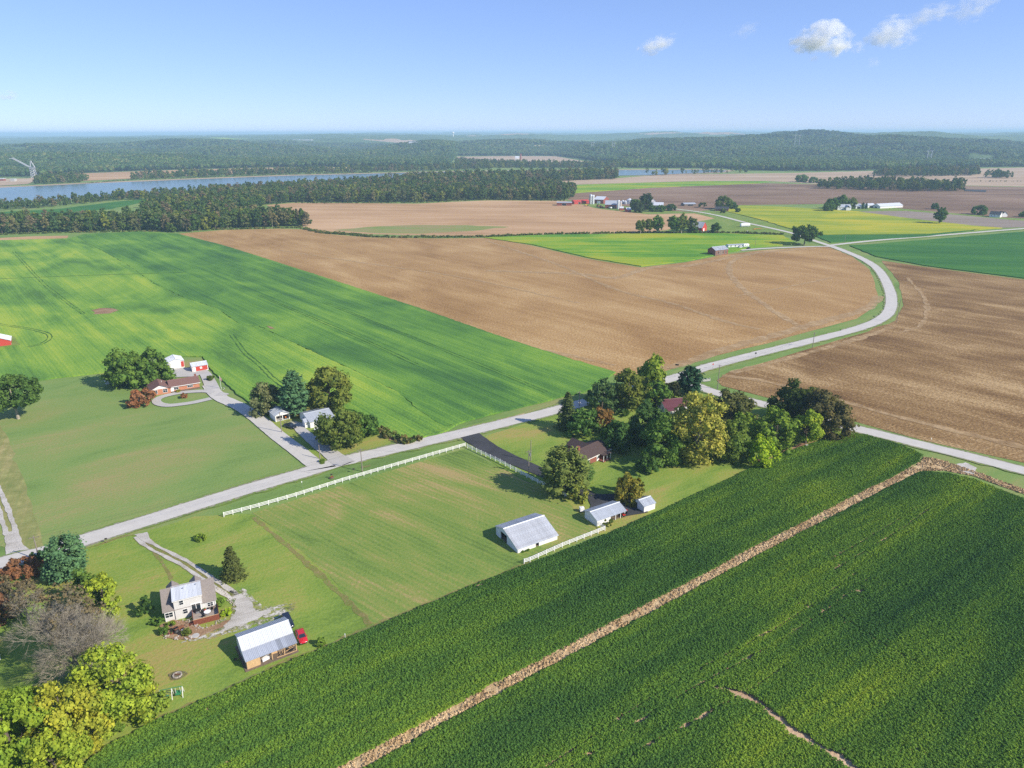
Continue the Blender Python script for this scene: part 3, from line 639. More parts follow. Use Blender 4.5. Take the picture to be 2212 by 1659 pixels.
def trunk_mesh(h, r, rng, base=0.0, limbs=5, spread=1.0, mat=None, name='trunk', top=.75):
    mb = MB(); lean = rng.normal(0, .02, 2)*h
    pts = [(0, 0, -.1), (lean[0]*.2, lean[1]*.2, h*.15), (lean[0]*.6, lean[1]*.6, h*.45), (lean[0], lean[1], h*top)]
    mb.tube(pts, [r*1.35, r, r*.7, r*.18], 7)
    for i in range(limbs):
        a = 2*math.pi*(i + rng.uniform(-.3, .3))/max(1, limbs); z0 = h*rng.uniform(.18, .5); L = spread*rng.uniform(.55, .95)
        p0 = Vector((lean[0]*.5, lean[1]*.5, z0)); p2 = p0 + Vector((math.cos(a)*L, math.sin(a)*L, h*rng.uniform(.15, .32))); p1 = p0.lerp(p2, .5) + Vector((0, 0, h*.02))
        mb.tube([p0, p1, p2], [r*.45, r*.3, r*.08], 5)
    return mb.mesh(name, mat or M_bark)
def branch_mesh(h, w, rng, r=.28, depth=5, mat=None, name='branches', kids=3, up=.5):
    """Bare limbs, forking down to twigs."""
    mb = MB(); 
    def grow(p, d, L, r, k):
        q = p + d*L*.5 + Vector(rng.normal(0, .05*L, 3)); e = q + (d + Vector((0, 0, .12*up))).normalized()*L*.5
        mb.tube([p, q, e], [r, r*.8, r*.6], 5 if k > 2 else 3, cap=False)
        if k == 0: return
        for i in range(kids + (1 if k > 3 else 0)):
            nd = (d + Vector(rng.normal(0, .42, 3)) + Vector((0, 0, .10*up))).normalized()
            grow(q.lerp(e, rng.uniform(.2, 1)), nd, L*rng.uniform(.58, .8), r*.56, k-1)
    for i in range(3):
        a = 2*math.pi*i/3 + rng.uniform(0, 1); grow(Vector((math.cos(a)*.2, math.sin(a)*.2, -.1)), Vector((math.cos(a)*.35*w/h, math.sin(a)*.35*w/h, 1)).normalized(), h*.30, r, depth)
    return mb.mesh(name, mat or M_barkpale)

# ---------------------------------------------------------------- the trees round the farms, one by one
# foliage colours
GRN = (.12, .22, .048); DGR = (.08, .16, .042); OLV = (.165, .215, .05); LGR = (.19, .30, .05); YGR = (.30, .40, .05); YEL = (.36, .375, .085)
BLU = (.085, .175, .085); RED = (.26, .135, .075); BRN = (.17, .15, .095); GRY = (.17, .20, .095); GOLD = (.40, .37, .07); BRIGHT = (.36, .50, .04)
_seed = [11]
def tree(kind, x, y, wpx, ytop, col, label, cat='tree', name=None, group=None, base=.06, dens=1.0, leaf=None, pale=False, foot=False, depth_m=0.0, open_=0.0):
    """x, y: foot; wpx: crown width; ytop: level of the tip, all in survey points."""
    _seed[0] += 1; rng = np.random.default_rng(_seed[0])
    w = WD(x, y, wpx)
    if kind in ('round', 'tall', 'open', 'willow', 'bush', 'shrub') and not foot:
        # the outline is that of a body seen from above: find the foot below its middle
        base = 0.0 if kind in ('bush', 'shrub') else base - (.20 if kind == 'tall' else .13)
        b0 = G(x, y); al = math.atan2(CAM_H, math.hypot(b0.x, b0.y)); hh = max((y - ytop)/2, 1); rx = wpx/2
        rz = math.sqrt(max((.45*hh)**2, hh*hh - (rx*math.sin(al))**2))/math.cos(al); hpx = 2*rz/(1 - base)
        yf = (y + ytop)/2 + hpx*(1 + base)/2*math.cos(al); yf = min(yf, y + .1*hh)
        y = yf; w = WD(x, y, wpx); h = hpx*WD(x, y, 1)
    else: h = HT(x, y, ytop)
    p = G(x, y); px = 1/WD(x, y, 1)                              # survey px per metre
    lf = leaf or max(.19, min(.62, 1.9/px)); area = w*h
    n = int(min(22000, max(900, 2.6*area/(lf*lf*1.6)*dens)))
    root = empty(name or {'spruce': 'spruce_tree', 'pine': 'pine_tree', 'willow': 'willow_tree', 'bush': 'bush', 'shrub': 'shrub'}.get(kind, 'tree'), p, 0, label, cat, group)
    if kind in ('round', 'tall', 'open', 'willow'):
        cm = broad_crown(w*1.16, h, h*base, rng, lf, n, clumps=int(34 + min(50, w*h/6)), droop=.8 if kind == 'willow' else 0, open_=open_ or (.45 if kind == 'open' else 0), shape=1.0 if kind != 'tall' else .6, full=0 if foot else 1.0)
    elif kind == 'spruce': cm = conifer_crown(w, h, h*.03, rng, lf*.85, int(n*1.2), tiers=max(9, int(h*1.4)), taper=.72)
    elif kind == 'pine': cm = conifer_crown(w, h, h*.12, rng, lf, int(n*1.1), tiers=max(8, int(h*.9)), tuft=True)
    elif kind in ('bush', 'shrub'): cm = broad_crown(w, h, 0.0, rng, lf*.8, int(n*.9), clumps=22, shape=.4)
    c = link('crown', cm, root); c.color = (*col, 1); c.rotation_euler.z = rng.uniform(0, 6)
    if kind not in ('bush', 'shrub'):
        link('trunk', trunk_mesh(h, max(.12, .028*h), rng, limbs=5 if kind in ('round', 'tall', 'open') else 0, spread=w*.3, mat=M_barkpale if pale else M_bark, top=.8 if kind != 'spruce' else .95), root)
    return root
T = tree
# by the near farm, lower corner of the picture
T('pine', 150,1248,92,1157, BLU, 'blue-green pine beside the road above the rust-brown trees')
T('pine', 128,1256,56,1205, BLU, 'low blue-green pine tucked against the taller pine by the road')
T('round', 48,1262,92,1200, RED, 'rust-brown maple at the roadside below the gravel drive mouth')
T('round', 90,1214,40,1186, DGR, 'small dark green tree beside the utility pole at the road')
T('open', 30,1322,95,1246, BRN, 'thin grey-brown tree shedding its leaves below the rust-brown maple')
T('open', 12,1348,60,1285, RED, 'rusty half-bare tree at the picture edge beside the bare tree')
T('tall', 195,1330,62,1232, GRN, 'green tree standing behind the crown of the bare grey tree')
T('tall', 230,1345,52,1238, YGR, 'yellow-green tree between the bare tree and the grey house')
T('round', 258,1566,134,1396, YGR, 'large yellow-green tree nearest the swing set', base=.05)
T('round', 152,1655,120,1472, (.43, .44, .055), 'tall yellow-leaved tree between two greener ones', base=.05)
T('round', 42,1700,150,1488, (.27, .38, .045), 'big light green tree in the lower corner beside the yellow tree', base=.05)
T('round', 128,1712,120,1560, (.26, .36, .045), 'light green tree hanging over the bean field corner below the yellow tree', base=.04)
T('round', -60,1640,150,1500, (.26, .36, .045), 'light green tree cut by the picture edge')
T('round', 343,1540,42,1497, LGR, 'small round tree below the swing set', base=.03)
T('bush', 256,1582,26,1560, LGR, 'low leafy bush in an earth ring under the large yellow-green tree', 'bush')
T('bush', 236,1562,22,1545, DGR, 'dark shrub at the foot of the large yellow-green tree', 'bush')
T('spruce', 505,1247,60,1178, (.085, .105, .035), 'lone spruce on the lawn above the two-track lane')
T('open', 434,1168,24,1153, LGR, 'thin sapling on the lawn near the road and the lane', base=.25)
T('tall', 694,1397,14,1378, LGR, 'young sapling standing on the grass beside the red car')
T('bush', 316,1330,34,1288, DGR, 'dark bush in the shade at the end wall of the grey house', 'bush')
T('bush', 340,1352,30,1332, GRN, 'rounded green bush at the corner of the grey house', 'bush')
T('bush', 368,1359,30,1340, LGR, 'light green bush against the front wall of the grey house', 'bush')
T('bush', 353,1372,18,1356, GRN, 'small clipped bush at the edge of the stone bed', 'bush')
T('bush', 405,1374,18,1358, OLV, 'small olive bush in the garden bed below the deck stairs', 'bush')
T('bush', 474,1312,26,1290, LGR, 'bright shrub between the deck and the gravel lane', 'bush')
T('bush', 490,1332,26,1314, BRIGHT, 'yellow-green shrub at the outer corner of the deck', 'bush')
# the lawn farm to the west
T('round', 40,905,108,816, DGR, 'broad lone shade tree with a pale trunk on the big lawn', pale=True, base=.33, foot=True)
T('round', 283,840,80,756, GRN, 'round dense maple beside the small dark-roofed playhouse')
T('round', 338,834,62,752, GRN, 'taller maple between the round maple and the white sheds')
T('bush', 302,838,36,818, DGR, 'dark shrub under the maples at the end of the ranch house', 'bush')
T('round', 311,879,56,839, RED, 'low spreading red Japanese maple beside the loop drive', base=.02)
T('bush', 398,860,14,850, RED, 'small reddish bush inside the grass loop of the drive', 'bush')
T('bush', 456,822,18,811, OLV, 'small olive bush between the red shed and the flagpole', 'bush')
T('bush', 342,850,13,841, OLV, 'clipped bush under the white gable of the ranch house', 'bush')
T('bush', 385,848,9,842, GOLD, 'small yellow shrub beside the porch of the ranch house', 'bush')
# round the white house at the side street
T('round', 578,898,66,826, GRY, 'round grey-green tree behind the white garage', base=.04)
T('pine', 640,896,70,801, BLU, 'blue-green pine between the white garage and the big green tree')
T('round', 715,888,92,796, OLV, 'big round green tree behind the white house')
T('round', 738,972,88,884, OLV, 'olive tree hiding the front of the white house', base=.06)
T('round', 775,950,60,888, GRN, 'green tree on the field side of the olive tree', base=.05)
T('round', 800,938,34,896, DGR, 'small dark tree at the end of the row by the bean field', base=.04)
T('bush', 703,955,50,925, OLV, 'low spreading bush in front of the white house', 'bush')

T('bush', 697,1003,9,998, LGR, 'tiny bush on the grass wedge between the side street and the gravel drive', 'bush')
def q6(X, Y): return 1152 + X*.3255, 756 + Y*.3255
def T6(kind, X, Y, w, top, *a, **k): return T(kind, *q6(X, Y), w*.3255*1.1, 756 + top*.3255, *a, **k)
T6('spruce', 225,520,165,275, (.08, .115, .04), 'dark upright evergreen on the roadside at the edge of the grove')
T6('round', 455,412,178,212, (.085, .16, .065), 'round blue-green tree beside the road and the roadside pole')
T6('round', 630,395,195,130, OLV, 'tall olive-green tree next to the willow')
T6('willow', 785,300,160,58, (.20, .30, .05), 'pale green willow rising above the grove by the road')
T6('tall', 810,408,155,200, GRN, 'green tree in front of the willow, beside the red-roofed house', base=.05)
T6('pine', 1035,292,170,108, (.035, .085, .045), 'dark pine standing on the roadside verge at the junction')
T6('round', 915,330,80,205, (.06, .075, .04), 'small dark purple-brown tree between the willow and the pine')
T6('round', 332,585,165,398, (.085, .185, .05), 'round green tree behind the brick house at the lawn edge')
T6('round', 450,545,130,382, (.24, .15, .055), 'orange-brown maple among the green trees by the brick house')
T6('round', 542,690,165,462, DGR, 'dark round tree right behind the brick house roof', base=.05)
T6('bush', 590,442,100,388, DGR, 'dense low bush in the middle of the grove', 'bush')
T6('round', 750,630,220,375, (.085, .165, .05), 'broad green tree in front of the red-roofed house')
T6('round', 860,760,250,425, GRN, 'large green tree beside the tall yellow sycamore', base=.06)
T6('round', 745,835,110,690, DGR, 'smaller green tree in front of the large green one', base=.05)
T6('tall', 1080,815,300,268, YEL, 'tall golden-yellow sycamore in the middle of the grove', pale=True, dens=.95, open_=.15, base=.03)
T6('round', 1305,505,250,262, (.14, .16, .06), 'wide olive-brown tree between the sycamore and the cross road')
T6('round', 1400,560,105,395, LGR, 'light green tree in front of the wide olive-brown one')
T6('round', 1320,750,210,475, (.16, .24, .05), 'light green tree in front of the sycamore on the field side', base=.04)
T6('round', 1600,665,230,398, LGR, 'broad light green tree behind the bright lime tree', base=.04)
T6('round', 1510,785,165,570, BRIGHT, 'bright lime-yellow tree at the edge of the bean field', base=.02)
T6('round', 1720,500,235,225, (.06, .10, .032), 'dark green tree at the cross road, tallest of its clump', base=.08)
T6('round', 1835,470,130,245, OLV, 'slender olive tree behind the dark clump by the cross road')
T6('round', 1930,585,270,285, (.12, .12, .055), 'brown-olive tree closest to the cross road')
T6('round', 1805,645,165,398, YGR, 'yellow-green tree in front of the dark clump near the bench', base=.04)
def q5(X, Y): return 1008 + X*.2278, 936 + Y*.2278
def T5(kind, X, Y, w, top, *a, **k): return T(kind, *q5(X, Y), w*.2278, 936 + top*.2278, *a, **k)
T5('pine', 930,555,540,150, (.14, .185, .05), 'wide spreading pine at the end of the white paddock fence')
T5('pine', 1110,470,220,245, (.10, .18, .05), 'smaller green pine leaning on the wide pine by the brick house')
T5('open', 1060,650,200,470, (.28, .31, .06), 'pale yellow-green young tree below the wide pine at the fence end')
T5('willow', 1545,650,285,408, (.33, .30, .06), 'weeping yellow-brown tree between the two white sheds')
T5('bush', 1330,880,150,800, OLV, 'weedy bush against the long open shed at the fence corner', 'bush')
T5('bush', 545,1115,120,1085, GRN, 'weeds growing along the low wall of the big white barn', 'weeds', name='weed_bush')
# farther trees, out on the fields
T('round', 1737,529,50,487, DGR, 'lone oak at the farm crossroads', base=.2, foot=True)
def q7(X, Y): return 1188 + X*.2278, 374.4 + Y*.2278
def T7(kind, X, Y, w, top, *a, **k): return T(kind, *q7(X, Y), w*.2278, 374.4 + top*.2278, *a, **k)
T7('tall', 858,575,85,443, OLV, 'slim olive tree first in the row along the hedge line', base=.25, pale=True, foot=True)
T7('tall', 940,568,90,438, OLV, 'second slim tree of the row along the hedge line', base=.25, pale=True, foot=True)
T7('tall', 1012,568,110,412, GRN, 'tallest tree in the first clump along the hedge line', base=.2, pale=True, foot=True)
T7('tall', 1175,572,110,400, GRN, 'tall tree on the field side of the red barn', base=.2, pale=True, foot=True)
T7('tall', 1245,572,100,398, OLV, 'tall olive tree against the red barn roof', base=.2, pale=True, foot=True)
T7('round', 1340,560,110,425, (.10, .145, .05), 'grey-green tree in front of the red barn gable')
T7('bush', 1375,568,70,515, DGR, 'dark bush at the foot of the red barn', 'bush')
T7('round', 1568,572,72,468, DGR, 'round dark tree standing alone beside the red barn yard', base=.04)
T7('round', 805,345,92,238, DGR, 'dark tree among the silos of the distant farm', base=.05)
T7('round', 842,378,85,278, (.07, .11, .05), 'grey-green tree in front of the farmhouse of the distant farm', base=.05)
T7('tall', 905,372,112,185, (.05, .085, .03), 'tallest tree of the distant farm')
T7('round', 970,368,70,305, DGR, 'small round tree before the white arched shed', base=.03)
T7('round', 1040,368,95,302, DGR, 'low dark tree in front of the white farmhouse', base=.03)
T7('round', 1135,360,85,292, (.075, .13, .04), 'green tree at the drive end of the distant farm', base=.05)
T7('bush', 1440,325,85,277, (.075, .12, .04), 'bushy tree beside the low cattle shed', 'tree', name='tree')
T7('round', 1640,345,150,225, (.10, .15, .035), 'large rounded tree over the dark farm cottage', base=.08)
T7('round', 1700,345,70,250, GRN, 'green tree beside the rounded one over the cottage')
T7('round', 1740,345,55,278, DGR, 'small upright dark tree by the cottage at the yellow field')
T7('bush', 1640,378,62,335, OLV, 'bush in front of the cottage at the yellow field', 'bush')
T7('bush', 1778,372,55,328, DGR, 'round bush at the corner of the yellow field', 'bush')
def q8(X, Y): return 1656 + X*.2513, 345.6 + Y*.2513
def T8(kind, X, Y, w, top, *a, **k): return T(kind, *q8(X, Y), w*.2513, 345.6 + top*.2513, *a, **k)
T8('round', 528,448,85,362, DGR, 'front dark tree of the farmstead clump by the yellow field', base=.03)
T8('round', 565,435,105,325, DGR, 'dark tree behind the front one at the white farmstead')
T8('round', 645,425,105,308, DGR, 'tallest dark tree behind the white farmstead house')
T8('round', 725,420,88,333, OLV, 'olive tree over the white farmstead house')
T8('spruce', 824,420,24,363, DGR, 'slim conifer before the farmstead sheds')
T8('spruce', 854,420,22,366, DGR, 'second slim conifer, nearer the long poultry barn')
T8('round', 1443,426,50,372, DGR, 'small round tree out in the grass beyond the long barn', base=.05)
T8('tall', 1485,548,85,414, DGR, 'lone upright tree in the grey field', base=.12, foot=True)
T8('round', 1825,476,128,390, DGR, 'broad tree beside the far grey-roofed house', base=.05)
T8('round', 2205,492,60,440, GRN, 'tree at the edge of the picture past the grey-roofed house')
T8('round', 300,195,95,126, GRN, 'lone round tree ahead of the distant copse', base=.05)
T8('round', 398,200,80,146, DGR, 'small tree between the lone round tree and the copse', base=.05)
T8('round', 1990,152,85,82, DGR, 'dark round tree in the tan fields past the copses', base=.05)

# bare and thin trees
def bare_tree(x, y, wpx, ytop, label, seed, mat, leafcol=None, nl=0, depth=5):
    rng = np.random.default_rng(seed); p = G(x, y); w = WD(x, y, wpx); h = HT(x, y, ytop)
    root = empty('bare_tree', p, 0, label, 'tree')
    link('branches', branch_mesh(h, w, rng, .014*h, depth, mat, kids=4 if wpx > 140 else 3), root)
    if nl:
        c = link('crown', broad_crown(w*.95, h, h*.2, rng, .16, nl, 60, open_=1.0), root); c.color = (*leafcol, 1)
bare_tree(188,1462,150,1262, 'big bare grey tree with a few dead leaves near the grey house', 19, M_barkpale, BRN, 450, 6)
bare_tree(160,1400,120,1262, 'bare brown tree behind the big grey bare tree', 6, M_bark, BRN, 1500, 6)
bare_tree(70,1345,80,1250, 'bare twiggy tree beside the rusty half-bare tree', 8, M_barkpale, BRN, 700, 5)

# ---------------------------------------------------------------- woods: the front trees one by one, the rest as one mass
W_RNG = np.random.default_rng(77)
def scatter(poly, spacing, jit=.45):
    P = np.array([tuple(G(x, y)[:2]) for x, y in poly]); lo = P.min(0); hi = P.max(0)
    X, Y = np.meshgrid(np.arange(lo[0], hi[0], spacing), np.arange(lo[1], hi[1], spacing)); X = X.ravel(); Y = Y.ravel()
    X = X + W_RNG.uniform(-jit, jit, X.shape)*spacing; Y = Y + W_RNG.uniform(-jit, jit, Y.shape)*spacing
    k = pt_in(P, X, Y); return np.stack([X[k], Y[k]], 1)
# mid-distance crown variants (20 m tall, 11 m wide)
MID = []
for i in range(9):
    r = np.random.default_rng(300 + i); hh = [20, 18, 22, 19, 21, 17, 20, 23, 16][i]; ww = [11, 12, 10, 12, 9, 13, 11, 10, 12][i]
    MID.append((broad_crown(ww, hh, hh*[.12, .1, .2, .05, .22, .08, .15, .2, .05][i], r, .62, 620, 26, name='crown', open_=.25 if i in (4, 7) else 0), trunk_mesh(hh, .3, r, limbs=3, spread=3.5, mat=M_barkpale if i % 2 else M_bark)))
WOODCOL = [(.10, .17, .046), (.08, .145, .046), (.12, .19, .046), (.135, .19, .062), (.15, .175, .078), (.085, .155, .062), (.20, .20, .10), (.12, .175, .042), (.21, .26, .06), (.06, .115, .04), (.17, .155, .10), (.09, .16, .05)]
FRONT_A = [(0,506),(60,504),(130,502),(180,501),(250,499),(330,498),(385,503),(430,499),(480,495),(540,492),(600,490),(640,489),(658,490)]
WOODS_A = [(-120,510)] + FRONT_A + [(650,478),(560,470),(520,462),(470,470),(430,474),(380,476),(330,478),(250,482),(130,486),(0,489),(-120,490)]
WOODS_B = [(305,476),(312,450),(400,440),(470,437),(520,430),(640,424),(760,418),(900,412),(1000,408),(1060,404),(1120,402),(1200,405),(1244,414),(1238,428),(1225,433),(1140,433),(1050,432),(900,437),(780,438),(700,438),(640,437),(575,442),(555,448),(520,461),(430,470)]
WOODS_R = [(-60,452),(0,449),(80,443),(150,438),(250,428),(330,424),(430,417),(520,411),(640,404),(760,399),(880,393),(960,389),(1080,387),(1200,385),(1330,381),(1333,386),(1200,392),(1180,391),(1090,394),(1060,404),(900,411),(760,417),(640,423),(520,429),(330,431),(250,434),(130,446),(0,456),(-60,460)]
front = []
def front_line(pts, spacing, back):
    L = smooth_line([G(x, y) for x, y in pts], spacing)
    for p in L: front.append((p[0] + W_RNG.uniform(-2, 2), p[1] + W_RNG.uniform(0, 4), 1.0))
    for p in L[::1]:
        if back: front.append((p[0] + W_RNG.uniform(-4, 4), p[1] + W_RNG.uniform(8, 15), 1.05))
front_line(FRONT_A, 6.5, True)
front_line([(568,443),(640,437),(700,437),(780,437),(900,436),(1050,431),(1140,432),(1222,432)], 9, False)
front = [f for f in front if not (105 < PR((f[0], f[1], 0))[0] - 285 < 118)]
def is_clear(P): return np.ones(len(P), bool)
FRONT_LABEL = 'woodland edge tree where the wood meets the open fields'
wood_objs = []
for k, (X, Y, s) in enumerate(front[:232]):
    v = int(W_RNG.integers(0, len(MID))); fx, fy = PR((X, Y, 0)); fl, fg = (('woodland edge tree standing behind the bright green bean field', 'wood edge trees behind the green field') if fy > 470 and fx < 385 else
        ('woodland edge tree standing at the far end of the large brown stubble field', 'wood edge trees behind the large stubble field') if fy > 462 else ('tree of the river wood standing behind the far pale stubble field', 'river wood edge trees behind the pale stubble'))
    root = empty('tree', (X, Y, 0), W_RNG.uniform(0, 6.28), fl, 'tree', fg)
    s = s*W_RNG.uniform(.5, 1.0); root.scale = (s*W_RNG.uniform(.9, 1.15), s*W_RNG.uniform(.9, 1.15), s)
    c = link('crown', MID[v][0], root); c.color = (*WOODCOL[int(W_RNG.integers(0, len(WOODCOL)))], 1)
    link('trunk', MID[v][1], root)
# source shapes for the masses: they live only in a collection that is not shown
def source(name, me, mat=None):
    if mat: me = me.copy(); me.materials.clear(); me.materials.append(mat)
    return bpy.data.objects.new(name, me)
def instancer(name, pts, sources, scl, rot, idx, kind='stuff', z=None):
    """One mass: shapes set on points (geometry nodes)."""
    col = bpy.data.collections.new(name + '_shapes')
    for o in sources: col.objects.link(o)
    me = bpy.data.meshes.new(name); n = len(pts); P3 = np.zeros((n, 3), np.float32); P3[:, :2] = pts[:, :2]
    if pts.shape[1] > 2: P3[:, 2] = pts[:, 2]
    me.vertices.add(n); me.vertices.foreach_set('co', P3.ravel())
    for nm, ty, key, arr in (('scl', 'FLOAT_VECTOR', 'vector', scl), ('rot', 'FLOAT_VECTOR', 'vector', rot), ('idx', 'INT', 'value', idx)):
        a = me.attributes.new(nm, ty, 'POINT'); a.data.foreach_set(key, np.ascontiguousarray(arr, np.int32 if ty == 'INT' else np.float32).ravel())
    o = link(name, me); o['kind'] = kind
    ng = bpy.data.node_groups.new(name, 'GeometryNodeTree'); ng.interface.new_socket('Geometry', in_out='INPUT', socket_type='NodeSocketGeometry'); ng.interface.new_socket('Geometry', in_out='OUTPUT', socket_type='NodeSocketGeometry')
    N, L = ng.nodes.new, ng.links.new; gi = N('NodeGroupInput'); go = N('NodeGroupOutput'); ci = N('GeometryNodeCollectionInfo'); ci.inputs[0].default_value = col
    ci.inputs['Separate Children'].default_value = True; ci.inputs['Reset Children'].default_value = True
    ip = N('GeometryNodeInstanceOnPoints'); ip.inputs['Pick Instance'].default_value = True
    def attr(nm, ty):
        q = N('GeometryNodeInputNamedAttribute'); q.data_type = ty; q.inputs[0].default_value = nm; return q.outputs[0]
    L(gi.outputs[0], ip.inputs['Points']); L(ci.outputs[0], ip.inputs['Instance']); L(attr('idx', 'INT'), ip.inputs['Instance Index'])
    L(attr('rot', 'FLOAT_VECTOR'), ip.inputs['Rotation']); L(attr('scl', 'FLOAT_VECTOR'), ip.inputs['Scale']); L(ip.outputs[0], go.inputs[0])
    md = o.modifiers.new('set', 'NODES'); md.node_group = ng; return o
def mass(name, pts, sources, smin, smax, flat=.12):
    n = len(pts); s = W_RNG.uniform(smin, smax, n); scl = np.stack([s*W_RNG.uniform(1-flat, 1+flat, n), s*W_RNG.uniform(1-flat, 1+flat, n), s*W_RNG.uniform(.85, 1.15, n)], 1)
    rot = np.zeros((n, 3)); rot[:, 2] = W_RNG.uniform(0, 6.28, n); return instancer(name, pts, sources, scl, rot, W_RNG.integers(0, len(sources), n))
M_wood = leaf_mat('woodland_leaves', pal=WOODCOL)
mid_src = [source('crown_shape', q[0], M_wood) for q in MID]
inner = np.vstack([scatter(WOODS_A, 7.0), scatter(WOODS_B, 8.0)]); bank = scatter(WOODS_R, 8.5)
COPSE = [[(1768,408),(1800,409),(1900,412),(2000,414),(2080,413),(2082,407),(2000,402),(1900,399),(1800,400),(1768,403)],
         [(1885,380),(1960,382),(2100,380),(2118,378),(2110,372),(2000,371),(1900,373)], [(2120,384),(2180,386),(2196,385),(2140,382)],
         [(1330,388),(1200,390),(1110,389),(1060,386),(1060,378),(1200,380),(1330,381)]]
inner = np.vstack([inner] + [scatter(p, 10) for p in COPSE] + [scatter([(1345,380),(1420,379.5),(1560,374.5),(1640,372),(1560,372.8),(1400,378.6)], 17)])
# the far bank
inner = np.vstack([inner, scatter([(75,399),(180,394),(190,388),(130,386),(85,390)], 10), scatter([(285,389),(400,384.5),(620,376.5),(800,372.5),(960,369),(1060,366),(1060,363),(800,369),(620,372),(400,379),(285,386)], 12)])
river_w = [tuple(p[:2]) for p in D([(-500,412),(0,406),(180,397.5),(400,388.5),(620,380),(800,375.5),(960,371.5),(1180,368.5),(1400,367.5),(1540,367),(1572,369),(1560,372.5),(1400,378.5),(1180,382),(960,386),(880,390),(700,397),(520,404),(300,418),(150,427),(0,437),(-500,470)])]
inner = np.vstack([inner, scatter([(985,362.5),(1200,364),(1345,363.5),(1345,356),(1310,357.5),(1180,358.5),(1060,354),(985,350)], 11)])
inner = inner[~pt_in(river_w, inner[:, 0], inner[:, 1])]
bank = bank[~pt_in(river_w, bank[:, 0], bank[:, 1])]; bx = np.array([PR((a, b, 0))[0] for a, b in bank])
inner = np.vstack([inner, bank]); nb = len(bank)
sc_ = np.concatenate([W_RNG.uniform(.36, 1.0, len(inner) - nb), W_RNG.uniform(.36, .92, nb)*np.interp(bx, [0, 700, 1000], [.8, .95, 1.35])]); m_ = len(inner)
instancer('woodland', inner, mid_src, np.stack([sc_*W_RNG.uniform(.9, 1.2, m_), sc_*W_RNG.uniform(.9, 1.2, m_), sc_], 1), np.stack([np.zeros(m_), np.zeros(m_), W_RNG.uniform(0, 6.28, m_)], 1), W_RNG.integers(0, len(mid_src), m_))
# low brush: hedge lines, ditch banks
brush_me = [broad_crown(3.2, 2.0, 0, np.random.default_rng(500+i), .4, 90, 10, name='brush') for i in range(4)]
M_brush = leaf_mat('brush_leaves', pal=[(.17, .21, .065), (.13, .19, .05), (.22, .21, .085), (.11, .17, .05)])
brush_src = [source('brush_shape', q, M_brush) for q in brush_me]
def along(pts, spacing, width, rows=2):
    L = np.array(smooth_line([G(x, y) for x, y in pts], spacing)); return np.vstack([L + W_RNG.normal(0, width, L.shape) for _ in range(rows)])
brush = np.vstack([along([(655,494),(700,503),(760,507),(800,512),(930,513),(1050,512),(1180,507),(1400,503.5),(1560,503.5),(1690,507)], 3.0, 1.6, 3), along([(690,503),(740,506),(800,511)], 2.2, 2.5, 3),
    along([(-20,508),(130,503),(330,500),(480,496),(650,492)], 3.5, 1.5, 2), along([(640,439),(900,438),(1050,432),(1220,434)], 5, 2, 2), along([(1060,402),(1180,402)], 5, 3, 2),
    along([(822,932),(850,946),(876,958),(900,954)], 1.5, .8, 2), along([(2100,392),(2150,392),(2200,392)], 5, 2, 1),
    along([(190,396),(285,389),(400,385),(620,377.5),(800,373.5)], 6, 3, 3)])
mass('undergrowth', brush, brush_src, .45, 1.15)
# forest across the river and on the hills
far_me = []
IV, IF = ico_unit()
for i in range(5):
    r = np.random.default_rng(700 + i); parts = []
    for q in range(7):
        c = np.array([r.uniform(-3.6, 3.6), r.uniform(-3.6, 3.6), r.uniform(5, 12.5)]); rr = r.uniform(2.4, 4.2)
        parts.append((IV*rr*(1 + r.normal(0, .16, (len(IV), 1))) + c, IF))
    pp = r.normal(size=(160, 3)); pp = unit(pp)*np.array([5.6, 5.6, 6.2])*r.uniform(.8, 1.08, (160, 1)) + np.array([0, 0, 9.0])
    parts.append(quads_at(pp, unit(pp - np.array([0, 0, 8.0]) + r.normal(size=(160, 3))*2), r.uniform(.5, 1.0, 160), r)); far_me.append(finish('far_crown', parts, M_leaf))
FARCOL = [(.065, .125, .045), (.052, .105, .045), (.085, .145, .05), (.095, .145, .06), (.058, .12, .042), (.11, .145, .065), (.075, .135, .05)]
M_far = leaf_mat('forest_leaves', pal=FARCOL)
far_src = [source('far_shape', q, M_far) for q in far_me]
def far_forest(r0, r1, spacing, half=.72):
    n = int(half*(r1*r1 - r0*r0)/spacing**2); r = np.sqrt(W_RNG.uniform(r0*r0, r1*r1, n)); th = W_RNG.uniform(-half, half, n)
    X = r*np.sin(th); Y = r*np.cos(th); keep = r > hill_start(th) + 15
    keep |= (r > 1700) & (np.abs(vnoise(X, Y, 60, 4)) < 0)
    return np.stack([X[keep], Y[keep], terrain(X, Y)[keep]], 1)
ff = np.vstack([far_forest(1850, 2900, 11), far_forest(2900, 3900, 15), far_forest(3900, 5200, 24)])
ff = ff[~in_clearing(ff[:, 0], ff[:, 1])]
CLEAR = [[(985,339),(1100,337.5),(1200,338),(1262,349),(1330,352),(1310,358),(1180,356),(1060,351),(990,346)], [(85,386),(110,379),(140,376.5),(250,372),(400,367),(580,362.5),(800,361.5),(800,366),(620,371),(420,380),(330,384),(250,388),(180,391),(120,388)],
         [(-200,384),(60,384),(120,378),(120,386),(60,398),(-200,408)], [(110,345),(190,345),(190,352),(110,354)], [(2090,345),(2150,346),(2150,353),(2090,352)], [(0,336),(60,338),(60,342),(0,340)]]
for c in CLEAR:
    w_ = [tuple(G(x, y)[:2]) for x, y in c]; ff = ff[~pt_in(w_, ff[:, 0], ff[:, 1])]
ff = ff[~pt_in(river_w, ff[:, 0], ff[:, 1])]
